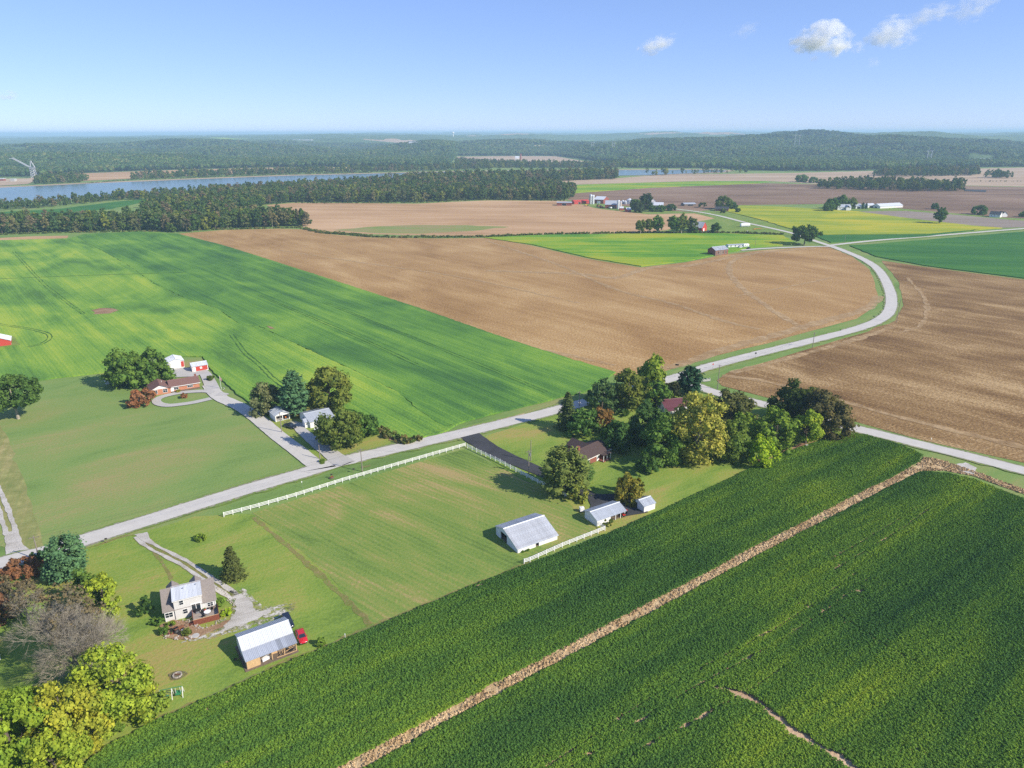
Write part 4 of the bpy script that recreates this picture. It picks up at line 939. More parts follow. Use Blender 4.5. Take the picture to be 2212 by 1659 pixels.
rr_ = np.hypot(ff[:, 0], ff[:, 1]); n = len(ff); s = W_RNG.uniform(.75, 1.25, n)*np.interp(rr_, [2000, 3000, 3900, 5200], [1, 1.15, 1.5, 2.2]); zs = W_RNG.uniform(.8, 1.15, n)*np.interp(rr_, [2000, 3900, 5200], [1, 1.05, 1.15])
instancer('forest', ff, far_src, np.stack([s, s, zs], 1), np.stack([np.zeros(n), np.zeros(n), W_RNG.uniform(0, 6.28, n)], 1), W_RNG.integers(0, 5, n))

# ---------------------------------------------------------------- leafy bean plants on the near fields
def bean_mat():
    m, nt, b, N, L = new_mat('bean_leaves'); nt.nodes.remove(b); P = position(nt)
    A = noise(nt, mapping(nt, P, RZ_SOY, (1/55, 1/2.6, 0)), 1.0, 3, .55, .2); B2 = noise(nt, mapping(nt, P, RZ_SOY, (1/70, 1/16, 0), (3, 1, 0)), 1.0, 3, .55, .4)
    C2 = noise(nt, P, .9, 3, .6); geo = N('ShaderNodeNewGeometry')
    v = math_(nt, 'ADD', math_(nt, 'MULTIPLY', A, .55), math_(nt, 'ADD', math_(nt, 'MULTIPLY', B2, 1.35), math_(nt, 'MULTIPLY', C2, .2)))
    v = math_(nt, 'ADD', v, -.56); v = math_(nt, 'ADD', v, math_(nt, 'MULTIPLY', math_(nt, 'SUBTRACT', geo.outputs['Random Per Island'], .5), .22))
    sp = N('ShaderNodeSeparateXYZ'); L(mapping(nt, P, RZ_SOY), sp.inputs[0])
    c = ramp(nt, v, [(.12, (.048, .118, .036)), (.38, (.082, .178, .038)), (.58, (.14, .255, .038)), (.76, (.235, .345, .038)), (.92, (.34, .42, .04))])
    d = N('ShaderNodeBsdfDiffuse'); t = N('ShaderNodeBsdfTranslucent'); mx = N('ShaderNodeMixShader'); mx.inputs[0].default_value = .25
    L(c, d.inputs[0]); L(c, t.inputs[0]); L(d.outputs[0], mx.inputs[1]); L(t.outputs[0], mx.inputs[2]); L(mx.outputs[0], nt.nodes['Material Output'].inputs['Surface']); return m
M_bean = bean_mat()
bean_me = []
for i in range(6):
    r = np.random.default_rng(900 + i); n = 30; a = r.uniform(0, 6.28, n); rr = np.sqrt(r.uniform(0, 1, n))*.34; z = .46 + .24*(1 - (rr/.4)**2) + r.normal(0, .055, n)
    pos = np.stack([np.cos(a)*rr, np.sin(a)*rr, z], 1); nn = unit(np.stack([np.cos(a)*rr*1.6, np.sin(a)*rr*1.6, np.full(n, .8)], 1) + r.normal(size=(n, 3))*.35)
    bean_me.append(finish('bean_plant', [quads_at(pos, nn, r.uniform(.065, .12, n), r)], M_bean))
bean_src = [source('bean_shape', m) for m in bean_me]
TRK = [smooth_line([G(x, y) for x, y in t], 3) for t in ([(1350,1640),(1500,1560),(1640,1480),(1700,1440)], [(1120,1700),(1260,1610),(1440,1490),(1700,1345),(1850,1240)], [(1150,1720),(1300,1615),(1480,1500),(1720,1365),(1880,1250)],
       [(1760,1230),(1900,1150),(1985,1095)], [(1790,1240),(1925,1160),(2010,1100)], [(1690,1300),(1800,1330),(1950,1420),(2212,1560)], [(2060,1040),(2120,1090),(2212,1160)])]
def beans(poly, spacing):
    P = np.array(poly); lo = P.min(0); hi = P.max(0); c_, s_ = math.cos(RZ_SOY), math.sin(RZ_SOY)
    # plants stand in rows along the field
    U0 = P @ np.array([c_, s_]); V0 = P @ np.array([-s_, c_]); U, V = np.meshgrid(np.arange(U0.min(), U0.max(), spacing*.85), np.arange(V0.min(), V0.max(), spacing)); U = U.ravel(); V = V.ravel()
    U = U + W_RNG.uniform(-.5, .5, U.shape)*spacing; V = V + W_RNG.normal(0, .16, V.shape)*spacing
    X = U*c_ - V*s_; Y = U*s_ + V*c_; k = pt_in(poly, X, Y); X, Y = X[k], Y[k]
    # keep what the picture or a step aside could see
    k = (Y > 62) & (np.abs(X) < Y*.95 + 12) & (Y < 330); return np.stack([X[k], Y[k]], 1)
bp = np.vstack([beans(WA, .42), beans(WB, .42)])
X, Y = bp[:, 0], bp[:, 1]
gapw = smooth_line([G(x, y) for x, y in GAP], 1.5); gd = seg_dist(gapw, X, Y); gn = vnoise(X, Y, 2.2, 31)
keep = gd > .95 + .65*gn
for i, t in enumerate(TRK): keep &= ~((seg_dist(t, X, Y) < .20 + .16*vnoise(X, Y, 4, 40 + i)) & (vnoise(X, Y, 14, 60 + i) > -.35))
pc = G(1855, 1281); keep &= np.hypot((X - pc.x)/1.4, (Y - pc.y)/.7) > .8 + .3*gn
keep &= ~((vnoise(X, Y, 1.2, 91) > .86) & (vnoise(X, Y, 25, 92) > .35))
bp = bp[keep]; n = len(bp); s = W_RNG.uniform(.85, 1.2, n)*(1 + .08*vnoise(bp[:, 0], bp[:, 1], 7, 9)); hz = s*(1 + .10*vnoise(bp[:, 0], bp[:, 1], 3, 17))
instancer('bean_plants', bp, bean_src, np.stack([s, s, hz], 1), np.stack([W_RNG.normal(0, .10, n), W_RNG.normal(0, .10, n), W_RNG.uniform(0, 6.28, n)], 1), W_RNG.integers(0, 6, n))
# dead grass tufts on the straw strip
M_strawleaf = field_mat('straw_blades', [(.34, .22, .105), (.53, .375, .20), (.70, .53, .315)], RZ_SOY, (.5, 4), .8, 6, .6, 4, .8, 0)
st_me = []
for i in range(3):
    r = np.random.default_rng(40 + i); n = 14; a = r.uniform(0, 6.28, n); pos = np.stack([np.cos(a)*.25*r.random(n), np.sin(a)*.25*r.random(n), r.uniform(.03, .18, n)], 1)
    st_me.append(finish('straw_tuft', [quads_at(pos, unit(np.stack([np.cos(a), np.sin(a), r.uniform(.7, 2.2, n)], 1)), r.uniform(.05, .10, n), r, 2.6)], M_strawleaf))
SP = [tuple(G(x, y)[:2]) for x, y in S_TOP + [(1996,988),(2030,993),(2100,1017),(2212,1058),(2212,1068),(2100,1028),(2040,1017)] + S_BOT[::-1]]
P_ = np.array(SP); X, Y = np.meshgrid(np.arange(P_[:, 0].min(), P_[:, 0].max(), .45), np.arange(max(60, P_[:, 1].min()), P_[:, 1].max(), .45)); X = X.ravel() + W_RNG.uniform(-.3, .3, X.size); Y = Y.ravel() + W_RNG.uniform(-.3, .3, Y.size)
k = pt_in(SP, X, Y) & (vnoise(X, Y, 1.3, 5) > -.45); stp = np.stack([X[k], Y[k], np.full(k.sum(), .15)], 1); n = len(stp); s = W_RNG.uniform(.6, 1.4, n)
instancer('straw', stp, [source('straw_shape', m) for m in st_me], np.stack([s, s, s], 1), np.stack([np.zeros(n), np.zeros(n), W_RNG.uniform(0, 6.28, n)], 1), W_RNG.integers(0, 3, n))
print('plants', len(bp), 'straw', n, 'wood', len(inner), 'forest', len(ff), 'front', len(front))
# ---------------------------------------------------------------- building kit
M_white = plain('white_siding', (.74, .73, .70), .7, .06, 3, grime=.12); M_greysiding = plain('pale_grey_siding', (.60, .59, .57), .7, .06, 3, grime=.08)
M_redsiding = plain('red_steel_siding', (.46, .055, .04), .55, .1, 3); M_redwood = plain('weathered_red_boards', (.25, .075, .055), .9, .3, 1.2, grime=.3)
M_brick = plain('orange_brick', (.46, .20, .115), .9, .2, 6); M_brickdark = plain('dark_brick', (.24, .085, .06), .9, .25, 6)
M_metal = plain('galvanised_roof', (.42, .45, .49), .5, .10, .8, metal=.15, spec=.5, usecol=True); M_metalwhite = plain('white_metal_roof', (.60, .625, .66), .45, .05, .8, metal=.1, spec=.4, usecol=True)
M_rusty = plain('worn_tin_roof', (.47, .49, .52), .5, .12, .9, metal=.1, spec=.4, grime=.65, usecol=True)
M_shingle = plain('grey_brown_shingle', (.235, .205, .185), .95, .22, 7, spec=.1); M_shinglered = plain('brown_red_shingle', (.185, .105, .09), .95, .2, 7, spec=.1)
M_shingledark = plain('charcoal_shingle', (.05, .055, .065), .9, .2, 7, spec=.15); M_shinglebrown = plain('brown_shingle', (.085, .06, .055), .95, .25, 7, spec=.1)
M_redroof = plain('maroon_metal_roof', (.13, .04, .05), .5, .08, 2, spec=.4); M_trim = plain('white_trim', (.80, .79, .77), .6, .04, 4)
M_lumber = plain('fresh_lumber', (.56, .37, .19), .85, .16, 2, grain=(6, 6, .7)); M_oldwood = plain('old_boards', (.20, .155, .125), .95, .3, 2, grain=(7, 7, .6))
M_deck = plain('deck_boards', (.30, .26, .225), .9, .15, 3); M_deckred = plain('red_brown_stain', (.20, .062, .035), .85, .2, 3)
M_concrete = plain('concrete', (.42, .41, .39), .9, .12, 1.5); M_dirt = plain('dirt_floor', (.16, .12, .085), .95, .25, 1.5); M_glass = glass_mat()
M_steel = plain('grey_steel', (.33, .35, .37), .5, .1, 2, metal=.6); M_silo = plain('silo_concrete', (.42, .44, .46), .8, .14, .6, grime=.15); M_bin = plain('corrugated_bin', (.62, .65, .68), .4, .07, .8, metal=.35)
M_black = plain('black_plastic', (.018, .018, .02), .5, .1, 3); M_rubber = plain('tyre_rubber', (.02, .02, .021), .85, .1, 4); M_chrome = plain('bright_metal', (.6, .61, .62), .25, .05, 3, metal=.9)
M_redpaint = plain('red_paint', (.50, .045, .03), .4, .08, 3, spec=.5); M_orange = plain('orange_paint', (.60, .20, .03), .45, .1, 3); M_yellowp = plain('yellow_paint', (.62, .45, .04), .5, .1, 3)
M_green = plain('green_paint', (.04, .22, .10), .5, .1, 3); M_pole = plain('pole_timber', (.24, .205, .175), .95, .2, 2, grain=(5, 5, .5)); M_stone = plain('field_stone', (.36, .32, .28), .95, .25, 3)
M_rust = plain('rusty_iron', (.20, .085, .045), .9, .3, 3); M_junk = plain('grey_brown_clutter', (.22, .17, .13), .9, .4, 2)

class Bld:
    """A building: an Empty in the middle of its floor, ridge along local x, front on local -y."""
    def __init__(s, name, A, B, depth, label, cat, ridge='x', group=None, z=0.0, shift=0.0):
        a, b = Vector((A[0], A[1], 0)), Vector((B[0], B[1], 0)); d = (b - a); Lg = d.length; d.normalize(); n = Vector((-d.y, d.x, 0))
        c = (a + b)/2 + n*(depth/2 + shift); rz = math.atan2(d.y, d.x)
        if ridge == 'x': s.L, s.W = Lg, depth
        else: s.L, s.W = depth, Lg; rz += math.pi/2
        s.root = empty(name, (c.x, c.y, z), rz, label, cat, group); s._w = {}
    def part(s, name, mat, mb, parent=None, col=None, smooth=False):
        o = mb.build(name, mat, parent or s.root, smooth=smooth)
        if col is not None: o.color = (col, col, col, 1)
        return o
    def walls(s, mat, ef, ek=None, ridge=0, ry=0.0, holes={}, t=.14, skip=''):
        ek = ek or ef; L, W = s.L, s.W; s.ef, s.ek, s.rh, s.ry = ef, ek, ridge, ry; out = {}
        def rects(u0, u1, z1, hs):
            us = sorted({u0, u1, *[h[0] for h in hs], *[h[1] for h in hs]}); r = []
            for a, b in zip(us[:-1], us[1:]):
                m = (a+b)/2; hz = sorted((h[2], h[3]) for h in hs if h[0] <= m <= h[1]); z = 0.0
                for p, q in hz:
                    if p > z + .01: r.append((a, b, z, p))
                    z = max(z, q)
                if z < z1 - .01: r.append((a, b, z, z1))
            return r
        for side in 'FKLR':
            if side in skip: continue
            mb = MB(); hs = holes.get(side, [])
            if side in 'FK':
                y0, y1 = (-W/2, -W/2+t) if side == 'F' else (W/2-t, W/2)
                for a, b, z0, z1 in rects(-L/2, L/2, ef if side == 'F' else ek, hs): mb.box(a, y0, z0, b, y1, z1)
            else:
                x0, x1 = (-L/2, -L/2+t) if side == 'L' else (L/2-t, L/2); zm = min(ef, ek)
                for a, b, z0, z1 in rects(-W/2+t+.003, W/2-t-.003, zm, hs): mb.box(x0, a, z0, x1, b, z1)
                if ridge > zm + .05:
                    poly = [(-W/2, zm+.004), (W/2, zm+.004)] + ([(W/2, ek)] if ek > zm+.02 else []) + [(ry, ridge)] + ([(-W/2, ef)] if ef > zm+.02 else [])
                    mb.prism(poly, x0+.002, x1-.002)
            out[side] = s.part('wall', mat, mb)
        s.wall = out; return out
    def slope(s, name, mat, y0, z0, y1, z1, over, x0, x1, pw=None, th=.05, rng=None, parent=None, tint=.10):
        """Roof plane from its top edge (y0, z0) down to (y1, z1), run on by 'over'; in sheets of width pw if given."""
        dy, dz = y1-y0, z1-z0; Ls = math.hypot(dy, dz); ux, uz = dy/Ls, dz/Ls; Lt = Ls + over
        ang = math.atan2(-dz, abs(dy)); sgn = 1 if dy > 0 else -1; objs = []
        rng = rng or np.random.default_rng(int(abs(y1*100)+abs(x0*10)+7))
        n = max(1, round((x1-x0)/pw)) if pw else 1; w = (x1-x0)/n
        mb = MB().box(-w/2+.006, 0, 0, w/2-.006, Lt, th)
        if pw:
            for q in (-.5, -.17, .17): mb.box(q*w-.02+(.028 if q == -.5 else 0), .004, th, q*w+.02+(.028 if q == -.5 else 0), Lt-.004, th+.035)
        me = mb.mesh(name, mat)
        for i in range(n):
            o = link(name, me, parent or s.root); xc = x0 + w*(i+.5)
            o.location = (xc, y0, z0+.02); o.rotation_euler = (-ang, 0, 0 if sgn > 0 else math.pi)
            k = 1 + float(rng.uniform(-tint, tint)) if pw else 1.0; o.color = (k, k, k, 1); objs.append(o)
        return objs
    def roof(s, mat, over=.4, side=.3, pw=None, cap=None, name=None, th=.07):
        nm = name or ('roof_panel' if pw else 'roof'); L = s.L/2 + side
        s.slope(nm, mat, s.ry-.01, s.rh, -s.W/2, s.ef, over, -L, L, pw, th); s.slope(nm, mat, s.ry+.01, s.rh, s.W/2, s.ek, over, -L, L, pw, th)
        if cap: s.part('ridge_cap', cap, MB().prism([(s.ry-.22, s.rh-.01), (s.ry+.22, s.rh-.01), (s.ry, s.rh+.20)], -L-.02, L+.02))
    def face(s, side, u, z, out=.02, W=None, L=None):
        W = s.W if W is None else W; L = s.L if L is None else L
        return {'F': ((u, -W/2-out, z), 0), 'K': ((u, W/2+out, z), math.pi), 'L': ((-L/2-out, u, z), -math.pi/2), 'R': ((L/2+out, u, z), math.pi/2)}[side]
    def window(s, side, u, z, w=.9, h=1.1, cols=1, rows=2, frame=None, out=.0, **k):
        loc, rz = s.face(side, u, z, out, **k); key = (w, h, cols, rows)
        if key not in s._w:
            f = MB(); b = .09
            f.box(-w/2-b, -.06, -b, w/2+b, .02, 0).box(-w/2-b, -.06, h, w/2+b, .02, h+b).box(-w/2-b, -.055, 0, -w/2, .02, h).box(w/2, -.055, 0, w/2+b, .02, h)
            for i in range(1, cols): f.box(-w/2+w*i/cols-.025, -.045, 0, -w/2+w*i/cols+.025, .015, h)
            for i in range(1, rows): f.box(-w/2, -.048, h*i/rows-.025, w/2, .012, h*i/rows+.025)
            s._w[key] = (f.mesh('window', frame or M_trim), MB().box(-w/2, -.02, 0, w/2, .005, h).mesh('pane', M_glass))
        o = link('window', s._w[key][0], s.root, loc, (0, 0, rz)); link('pane', s._w[key][1], o); return o
    def door(s, side, u, w=.95, h=2.05, mat=None, z=.05, out=.0, name='door', handle=True, **k):
        loc, rz = s.face(side, u, z, out, **k)
        d = MB().box(-w/2, -.05, 0, w/2, .02, h).build(name, mat or M_trim, s.root, loc, (0, 0, rz))
        f = MB().box(-w/2-.09, -.06, 0, -w/2-.004, .02, h+.09).box(w/2+.004, -.06, 0, w/2+.09, .02, h+.09).box(-w/2-.003, -.06, h+.004, w/2+.003, .02, h+.09).build('door_frame', M_trim, d)
        if handle: MB().box(w/2-.14, -.10, .95, w/2-.08, -.05, 1.05).build('handle', M_steel, d)
        return d
    def floor(s, mat=None): return s.part('floor', mat or M_dirt, MB().box(-s.L/2+.15, -s.W/2+.15, .02, s.L/2-.15, s.W/2-.15, .27 if mat is M_concrete else .25))
def P3(q, X, Y): return G(*q(X, Y))
def qz(scale, x0, y0): return lambda X, Y: ((x0 + X/scale)*.72, (y0 + Y/scale)*.72)
c2 = qz(3.687, 400, 1650); c3 = qz(3.16, 0, 1000); c5 = qz(3.16, 1400, 1300); c4 = qz(3.687, 650, 1000); c7 = qz(3.16, 1650, 520); c8 = qz(2212/772, 2300, 480); c6 = qz(2.212, 1600, 1050)

# ---------------------------------------------------------------- grey house with the shed dormer
def grey_house():
    A, B = P3(c2, 358, 800), P3(c2, 925, 655)
    b = Bld('house', A, B, 7.6, 'pale grey house with brown shingles, a white dormer roof and a deck', 'house'); L, W = b.L, b.W
    b.walls(M_greysiding, 2.75, 2.75, 5.75)
    b.part('foundation', M_concrete, MB().box(-L/2+.05, -W/2+.05, -.1, L/2-.05, W/2-.05, .3))
    b.roof(M_shingle, .38, .28, None, M_shingle)
    # full-height dormer bay on the front
    x0, x1 = -L/2 + .205*L, -L/2 + .745*L; yf = -W/2 - .25
    mb = MB().box(x0, yf, .02, x1, -W/2-.003, 4.95).box(x0, -W/2, 2.9, x0+.14, -.1, 5.0).box(x1-.14, -W/2, 2.9, x1, -.1, 5.0); b.part('dormer_bay', M_greysiding, mb)
    b.slope('dormer_roof', M_metalwhite, .25, 5.83, yf, 5.06, .32, x0-.22, x1+.22, .82, .05)
    for u, v in ((-.9, .0), (1.7, .35)): b.part('roof_vent', M_steel, MB().tube([(u, -1.3+v, 5.35), (u, -1.3+v, 5.85)], .07, 6).tube([(u, -1.3+v, 5.85), (u, -1.3+v, 5.93)], .13, 6))
    b.part('eave_board', M_trim, MB().box(x0-.2, yf-.33, 4.80, x1+.2, yf-.28, 4.96))
    # two gabled dormers behind
    for u in (-L*.30, L*.16):
        m2 = MB().box(u-.95, 1.2, 3.0, u+.95, W/2-.5, 4.35); b.part('dormer', M_greysiding, m2)
        for sg in (-1, 1):
            q = MB(); q.add([(u, 0.5, 5.38), (u, W/2-.15, 5.38), (u+sg*1.3, W/2-.15, 4.18), (u+sg*1.3, .5, 4.18), (u, .5, 5.30), (u, W/2-.15, 5.30), (u+sg*1.3, W/2-.15, 4.10), (u+sg*1.3, .5, 4.10)], [(0,1,2,3), (7,6,5,4), (0,4,5,1), (1,5,6,2), (2,6,7,3), (3,7,4,0)]); b.part('dormer_roof', M_shingle, q)
    yo = -W/2 - .25
    b.window('F', x0 + .27*(x1-x0), 3.55, .8, 1.0, 1, 2, out=.25); b.window('F', x0 + .36*(x1-x0), 1.15, .9, 1.1, 1, 2, out=.25)
    b.window('F', -L/2+.9, 1.0, 1.5, 1.15, 2, 2); b.window('F', L/2-1.15, 1.25, 1.1, .95, 2, 2)
    b.window('L', -1.4, 1.2, .9, 1.1); b.window('L', 1.4, 1.2, .9, 1.1); b.window('L', 0, 3.6, .8, 1.0)
    d = b.door('F', x1-1.35, 1.9, 2.15, M_trim, .85, .25, 'sliding_door'); MB().box(-.88, -.06, .1, -.06, -.052, 2.05).build('pane', M_glass, d); MB().box(.06, -.06, .1, .88, -.052, 2.05).build('pane', M_glass, d)
    # deck
    dx0, dx1, dy0, dy1 = L*.03, L*.5+.25, -W/2-4.0, -W/2-.28
    b.part('deck', M_deck, MB().box(dx0, dy0, .68, dx1, dy1, .80))
    sk = MB(); n = int((dx1-dx0)/.3)
    for i in range(n): sk.box(dx0+i*(dx1-dx0)/n+.01, dy0-.05, .05, dx0+(i+1)*(dx1-dx0)/n-.01, dy0-.012, 1.45)
    b.part('deck_front', M_deckred, sk)
    b.part('deck_side', M_deckred, MB().box(dx1+.012, dy0-.05, .05, dx1+.06, dy1, 1.75)); b.part('deck_side', M_deckred, MB().box(dx0-.06, dy0+1.5, .05, dx0-.012, dy1, 1.75))
    b.part('deck_rail', M_lumber, MB().box(dx0-.02, dy0-.09, 1.452, dx1+.1, dy0+.02, 1.50))
    st = MB()
    for i in range(4): st.box(dx0-.10-.28*(i+1), dy0+.1, .02+.17*(3-i)-.02, dx0-.10-.28*i-.004, dy0+1.3, .02+.17*(3-i)+.05)
    b.part('deck_stair', M_deckred, st); b.part('stair_rail', M_oldwood, MB().bar((dx0-.1, dy0+.05, 1.5), (dx0-1.25, dy0+.05, .95), .06).bar((dx0-1.25, dy0+.05, 0), (dx0-1.25, dy0+.05, .95), .08).bar((dx0-.1, dy0+1.35, 1.5), (dx0-1.25, dy0+1.35, .95), .06).bar((dx0-1.25, dy0+1.35, 0), (dx0-1.25, dy0+1.35, .95), .08))
    for u in (-L/2+.12, L/2-.12): b.part('downspout', M_trim, MB().box(u-.05, -W/2-.1, .1, u+.05, -W/2-.02, 2.7))
    return b, (dx0, dx1, dy0, dy1)
GH, DK = grey_house()
GHM = Matrix.Translation(GH.root.location) @ Matrix.Rotation(GH.root.rotation_euler.z, 4, 'Z')
def onGH(x, y, z): return GHM @ Vector((x, y, z))
def table_set():
    p = onGH((DK[0]+DK[1])/2 + .4, (DK[2]+DK[3])/2, .80); t = empty('patio_table', p, .3, 'round white patio table standing on the deck', 'table')
    MB().tube([(0,0,.66),(0,0,.70)], .72, 16).build('table_top', M_trim, t); MB().tube([(0,0,.0),(0,0,.04)], .3, 10).tube([(0,0,.04),(0,0,.66)], .05, 6).build('leg', M_steel, t)
    labels = ('dark patio chair on the house side of the deck table', 'dark patio chair on the stairs side of the deck table', 'dark patio chair on the lawn side of the deck table')
    for lab, a in zip(labels, (1.2, 2.9, 4.4)):
        c = empty('patio_chair', p + Vector((math.cos(a)*1.15, math.sin(a)*1.15, 0)), a - math.pi/2, lab, 'chair', 'patio chairs on the deck')
        MB().box(-.26, -.25, .40, .26, .25, .45).build('seat', M_black, c); MB().box(-.26, .22, .46, .26, .27, .95).build('backrest', M_black, c)
        for sx in (-.23, .23):
            for sy in (-.22, .22): MB().box(sx-.02, sy-.02, 0, sx+.02, sy+.02, .396).build('leg', M_black, c)
    g = empty('grill', onGH(DK[0]+1.1, DK[3]-.5, .80), GH.root.rotation_euler.z, 'black barbecue grill on the deck against the house wall', 'grill')
    MB().box(-.45, -.25, .55, .45, .25, .85).build('firebox', M_black, g); MB().prism([(-.25, .855), (.25, .855), (.18, 1.1), (-.18, 1.1)], -.45, .45).build('lid', M_black, g); MB().box(-.4, -.22, 0, .4, .22, .54).build('cart', M_steel, g)
    bn = empty('bench', onGH(DK[1]-1.1, DK[3]-.35, .80), GH.root.rotation_euler.z, 'brown storage bench on the deck under the house window', 'bench')
    MB().box(-.7, -.25, 0, .7, .25, .5).build('chest', M_oldwood, bn); MB().box(-.73, -.27, .504, .73, .27, .56).build('lid', M_oldwood, bn)
    pt = empty('flower_pot', onGH(DK[0]+2.5, DK[3]-.3, .80), 0, 'red flower pot on the deck beside the sliding door', 'flower pot')
    MB().tube([(0,0,0),(0,0,.4)], [.16,.24], 10).build('pot', M_redpaint, pt); c = link('plant', broad_crown(.5,.8,.4,np.random.default_rng(3),.08,60,6), pt); c.color = (*LGR, 1)
table_set()
# stones round the garden bed and the deck
def stones(name, pts, n, label, group, seed, smin=.18, smax=.5, spread=.6):
    r = np.random.default_rng(seed); bm = bmesh.new(); bmesh.ops.create_icosphere(bm, subdivisions=1, radius=1)
    for v in bm.verts: v.co *= r.uniform(.75, 1.2)
    me = bpy.data.meshes.new('rock'); bm.to_mesh(me); bm.free(); me.materials.append(M_stone); L = smooth_line(pts, .3)
    for i in range(n):
        p = L[int(r.integers(0, len(L)))] + r.normal(0, spread, 2); s = r.uniform(smin, smax)
        o = link(name, me, None, (p[0], p[1], .15 + s*.25), (r.uniform(-.3, .3), r.uniform(-.3, .3), r.uniform(0, 6)), (s, s*r.uniform(.6, 1), s*.6)); tag(o, label, 'rock', group)
stones('rock', [P3(c2, 480, 800), P3(c2, 620, 790), P3(c2, 740, 870), P3(c2, 900, 820), P3(c2, 1020, 760)], 46, 'small pale field stone bordering the gravel in front of the deck', 'stones along the deck', 5, .12, .3, .35)
stones('rock', [P3(c2, 360, 940), P3(c2, 420, 980), P3(c2, 560, 985), P3(c2, 660, 970)], 26, 'small tan field stone edging the garden bed by the grey house', 'stones round the garden bed', 6, .14, .34, .3)
stones('rock', [P3(c2, 900, 400), P3(c2, 1000, 470), P3(c2, 1060, 570), P3(c2, 1110, 640)], 26, 'small rough stone edging the plant bed between the house and the lane', 'stones beside the lane', 7, .14, .32, .3)
# old garden tractor and pieces in the bed
def wheel(parent, x, y, r, w, rim=True, name='wheel'):
    o = MB().tube([(x, y-w/2, r), (x, y+w/2, r)], r, 12).build(name, M_rubber, parent)
    if rim: MB().tube([(x, y-w/2-.01, r), (x, y+w/2+.01, r)], r*.55, 10).build('rim', M_chrome, o)
    return o
def small_tractor(loc, rz, label, mat, name='tractor', s=1.0, loader=False):
    t = empty(name, loc, rz, label, 'tractor'); t.scale = (s, s, s)
    MB().box(.1, -.28, .55, 1.25, .28, 1.02).box(1.25, -.22, .58, 1.33, .22, .98).build('hood', mat, t); MB().box(-.75, -.22, .45, .1, .22, .68).build('chassis', M_black, t)
    MB().box(-.55, -.25, .75, -.1, .25, .85).box(-.62, -.25, .86, -.54, .25, 1.2).build('seat', M_black, t)
    MB().bar((.1, 0, 1.0), (-.1, 0, 1.25), .05).tube([(-.1, 0, 1.25), (-.12, 0, 1.28)], .2, 10).build('steering_wheel', M_black, t)
    for sy in (-1, 1):
        wheel(t, -.5, sy*.55, .55, .28); wheel(t, 1.0, sy*.45, .32, .18); MB().box(-.95, sy*.55-.17, 1.12, -.05, sy*.55+.17, 1.17).build('mudguard', mat, t)
    MB().tube([(.9, .1, 1.03), (.9, .1, 1.5)], .035, 6).build('exhaust', M_black, t)
    if loader:
        for sy in (-.45, .45): MB().bar((.2, sy, .9), (1.5, sy, .95), .09, .12).bar((1.5, sy, .95), (1.9, sy, .35), .09, .12).build('loader_arm', mat, t)
        MB().prism([(-.0, .1), (.0, .1), (.0, .12)], 0, .01) ; MB().box(1.85, -.75, .12, 1.92, .75, .6).box(1.92, -.75, .12, 2.35, .75, .18).build('bucket', mat, t)
    return t
p = P3(c2, 500, 905); small_tractor((p.x, p.y, .19), .8, 'old rusty garden tractor among the stones of the garden bed', M_rust, 'tractor', .9)
p = P3(c2, 548, 925); o = empty('milk_can', (p.x, p.y, .18), 0, 'white milk can standing beside the rusty garden tractor', 'milk can'); MB().tube([(0,0,0),(0,0,.5),(0,0,.62),(0,0,.75)], [.2,.2,.12,.15], 12).build('can', M_trim, o); MB().tube([(0,0,.754),(0,0,.8)], .16, 10).build('lid', M_trim, o)
p = P3(c2, 690, 955); o = tag(MB().tube([(0,0,0),(0,0,.22)], [.85,.75], 16).build('well_cover', M_concrete, None, (p.x, p.y, .02)), 'low round grey well cover on the lawn below the deck', 'well cover')
p = P3(c2, 440, 930); o = empty('planter', (p.x, p.y, .18), .4, 'low red planter box lying in the garden bed', 'planter'); MB().box(-.8,-.2,0,.8,.2,.3).build('box', M_redwood, o); c = link('plant', broad_crown(1.4,.5,.25,np.random.default_rng(5),.08,80,8), o); c.color = (*GRN, 1)
# fire pit
def fire_pit():
    p = P3(c2, 488, 1395); ring = sheet('ash_ring', [(p.x+1.7*math.cos(a)*(1+.2*math.sin(3*a)), p.y+1.3*math.sin(a)) for a in np.linspace(0, 6.28, 26)[:-1]], .195, ragged(field_mat('ash', [(.10,.085,.07),(.16,.13,.09),(.20,.19,.09)], 0, (1,1), .6, 3, .6, 3, .6, .3), 1.6, .5, .2))
    f = empty('fire_pit', (p.x, p.y, .19), 0, 'stone fire pit in a burnt patch of the lawn above the swing set', 'fire pit')
    r = np.random.default_rng(2)
    for i in range(11):
        a = 2*math.pi*i/11; MB().prism([(-.14,0),(.14,0),(.11,.2),(-.1,.22)], -.2, .2).build('stone', M_stone, f, (math.cos(a)*.75, math.sin(a)*.75, 0), (0, 0, a+math.pi/2+r.uniform(-.2,.2)))
    for i in range(4): MB().bar((-.5, r.uniform(-.2,.2), .1+.06*i), (.5, r.uniform(-.3,.3), .12+.06*i), .1).build('log', M_rust if i%2 else M_oldwood, f)
fire_pit()
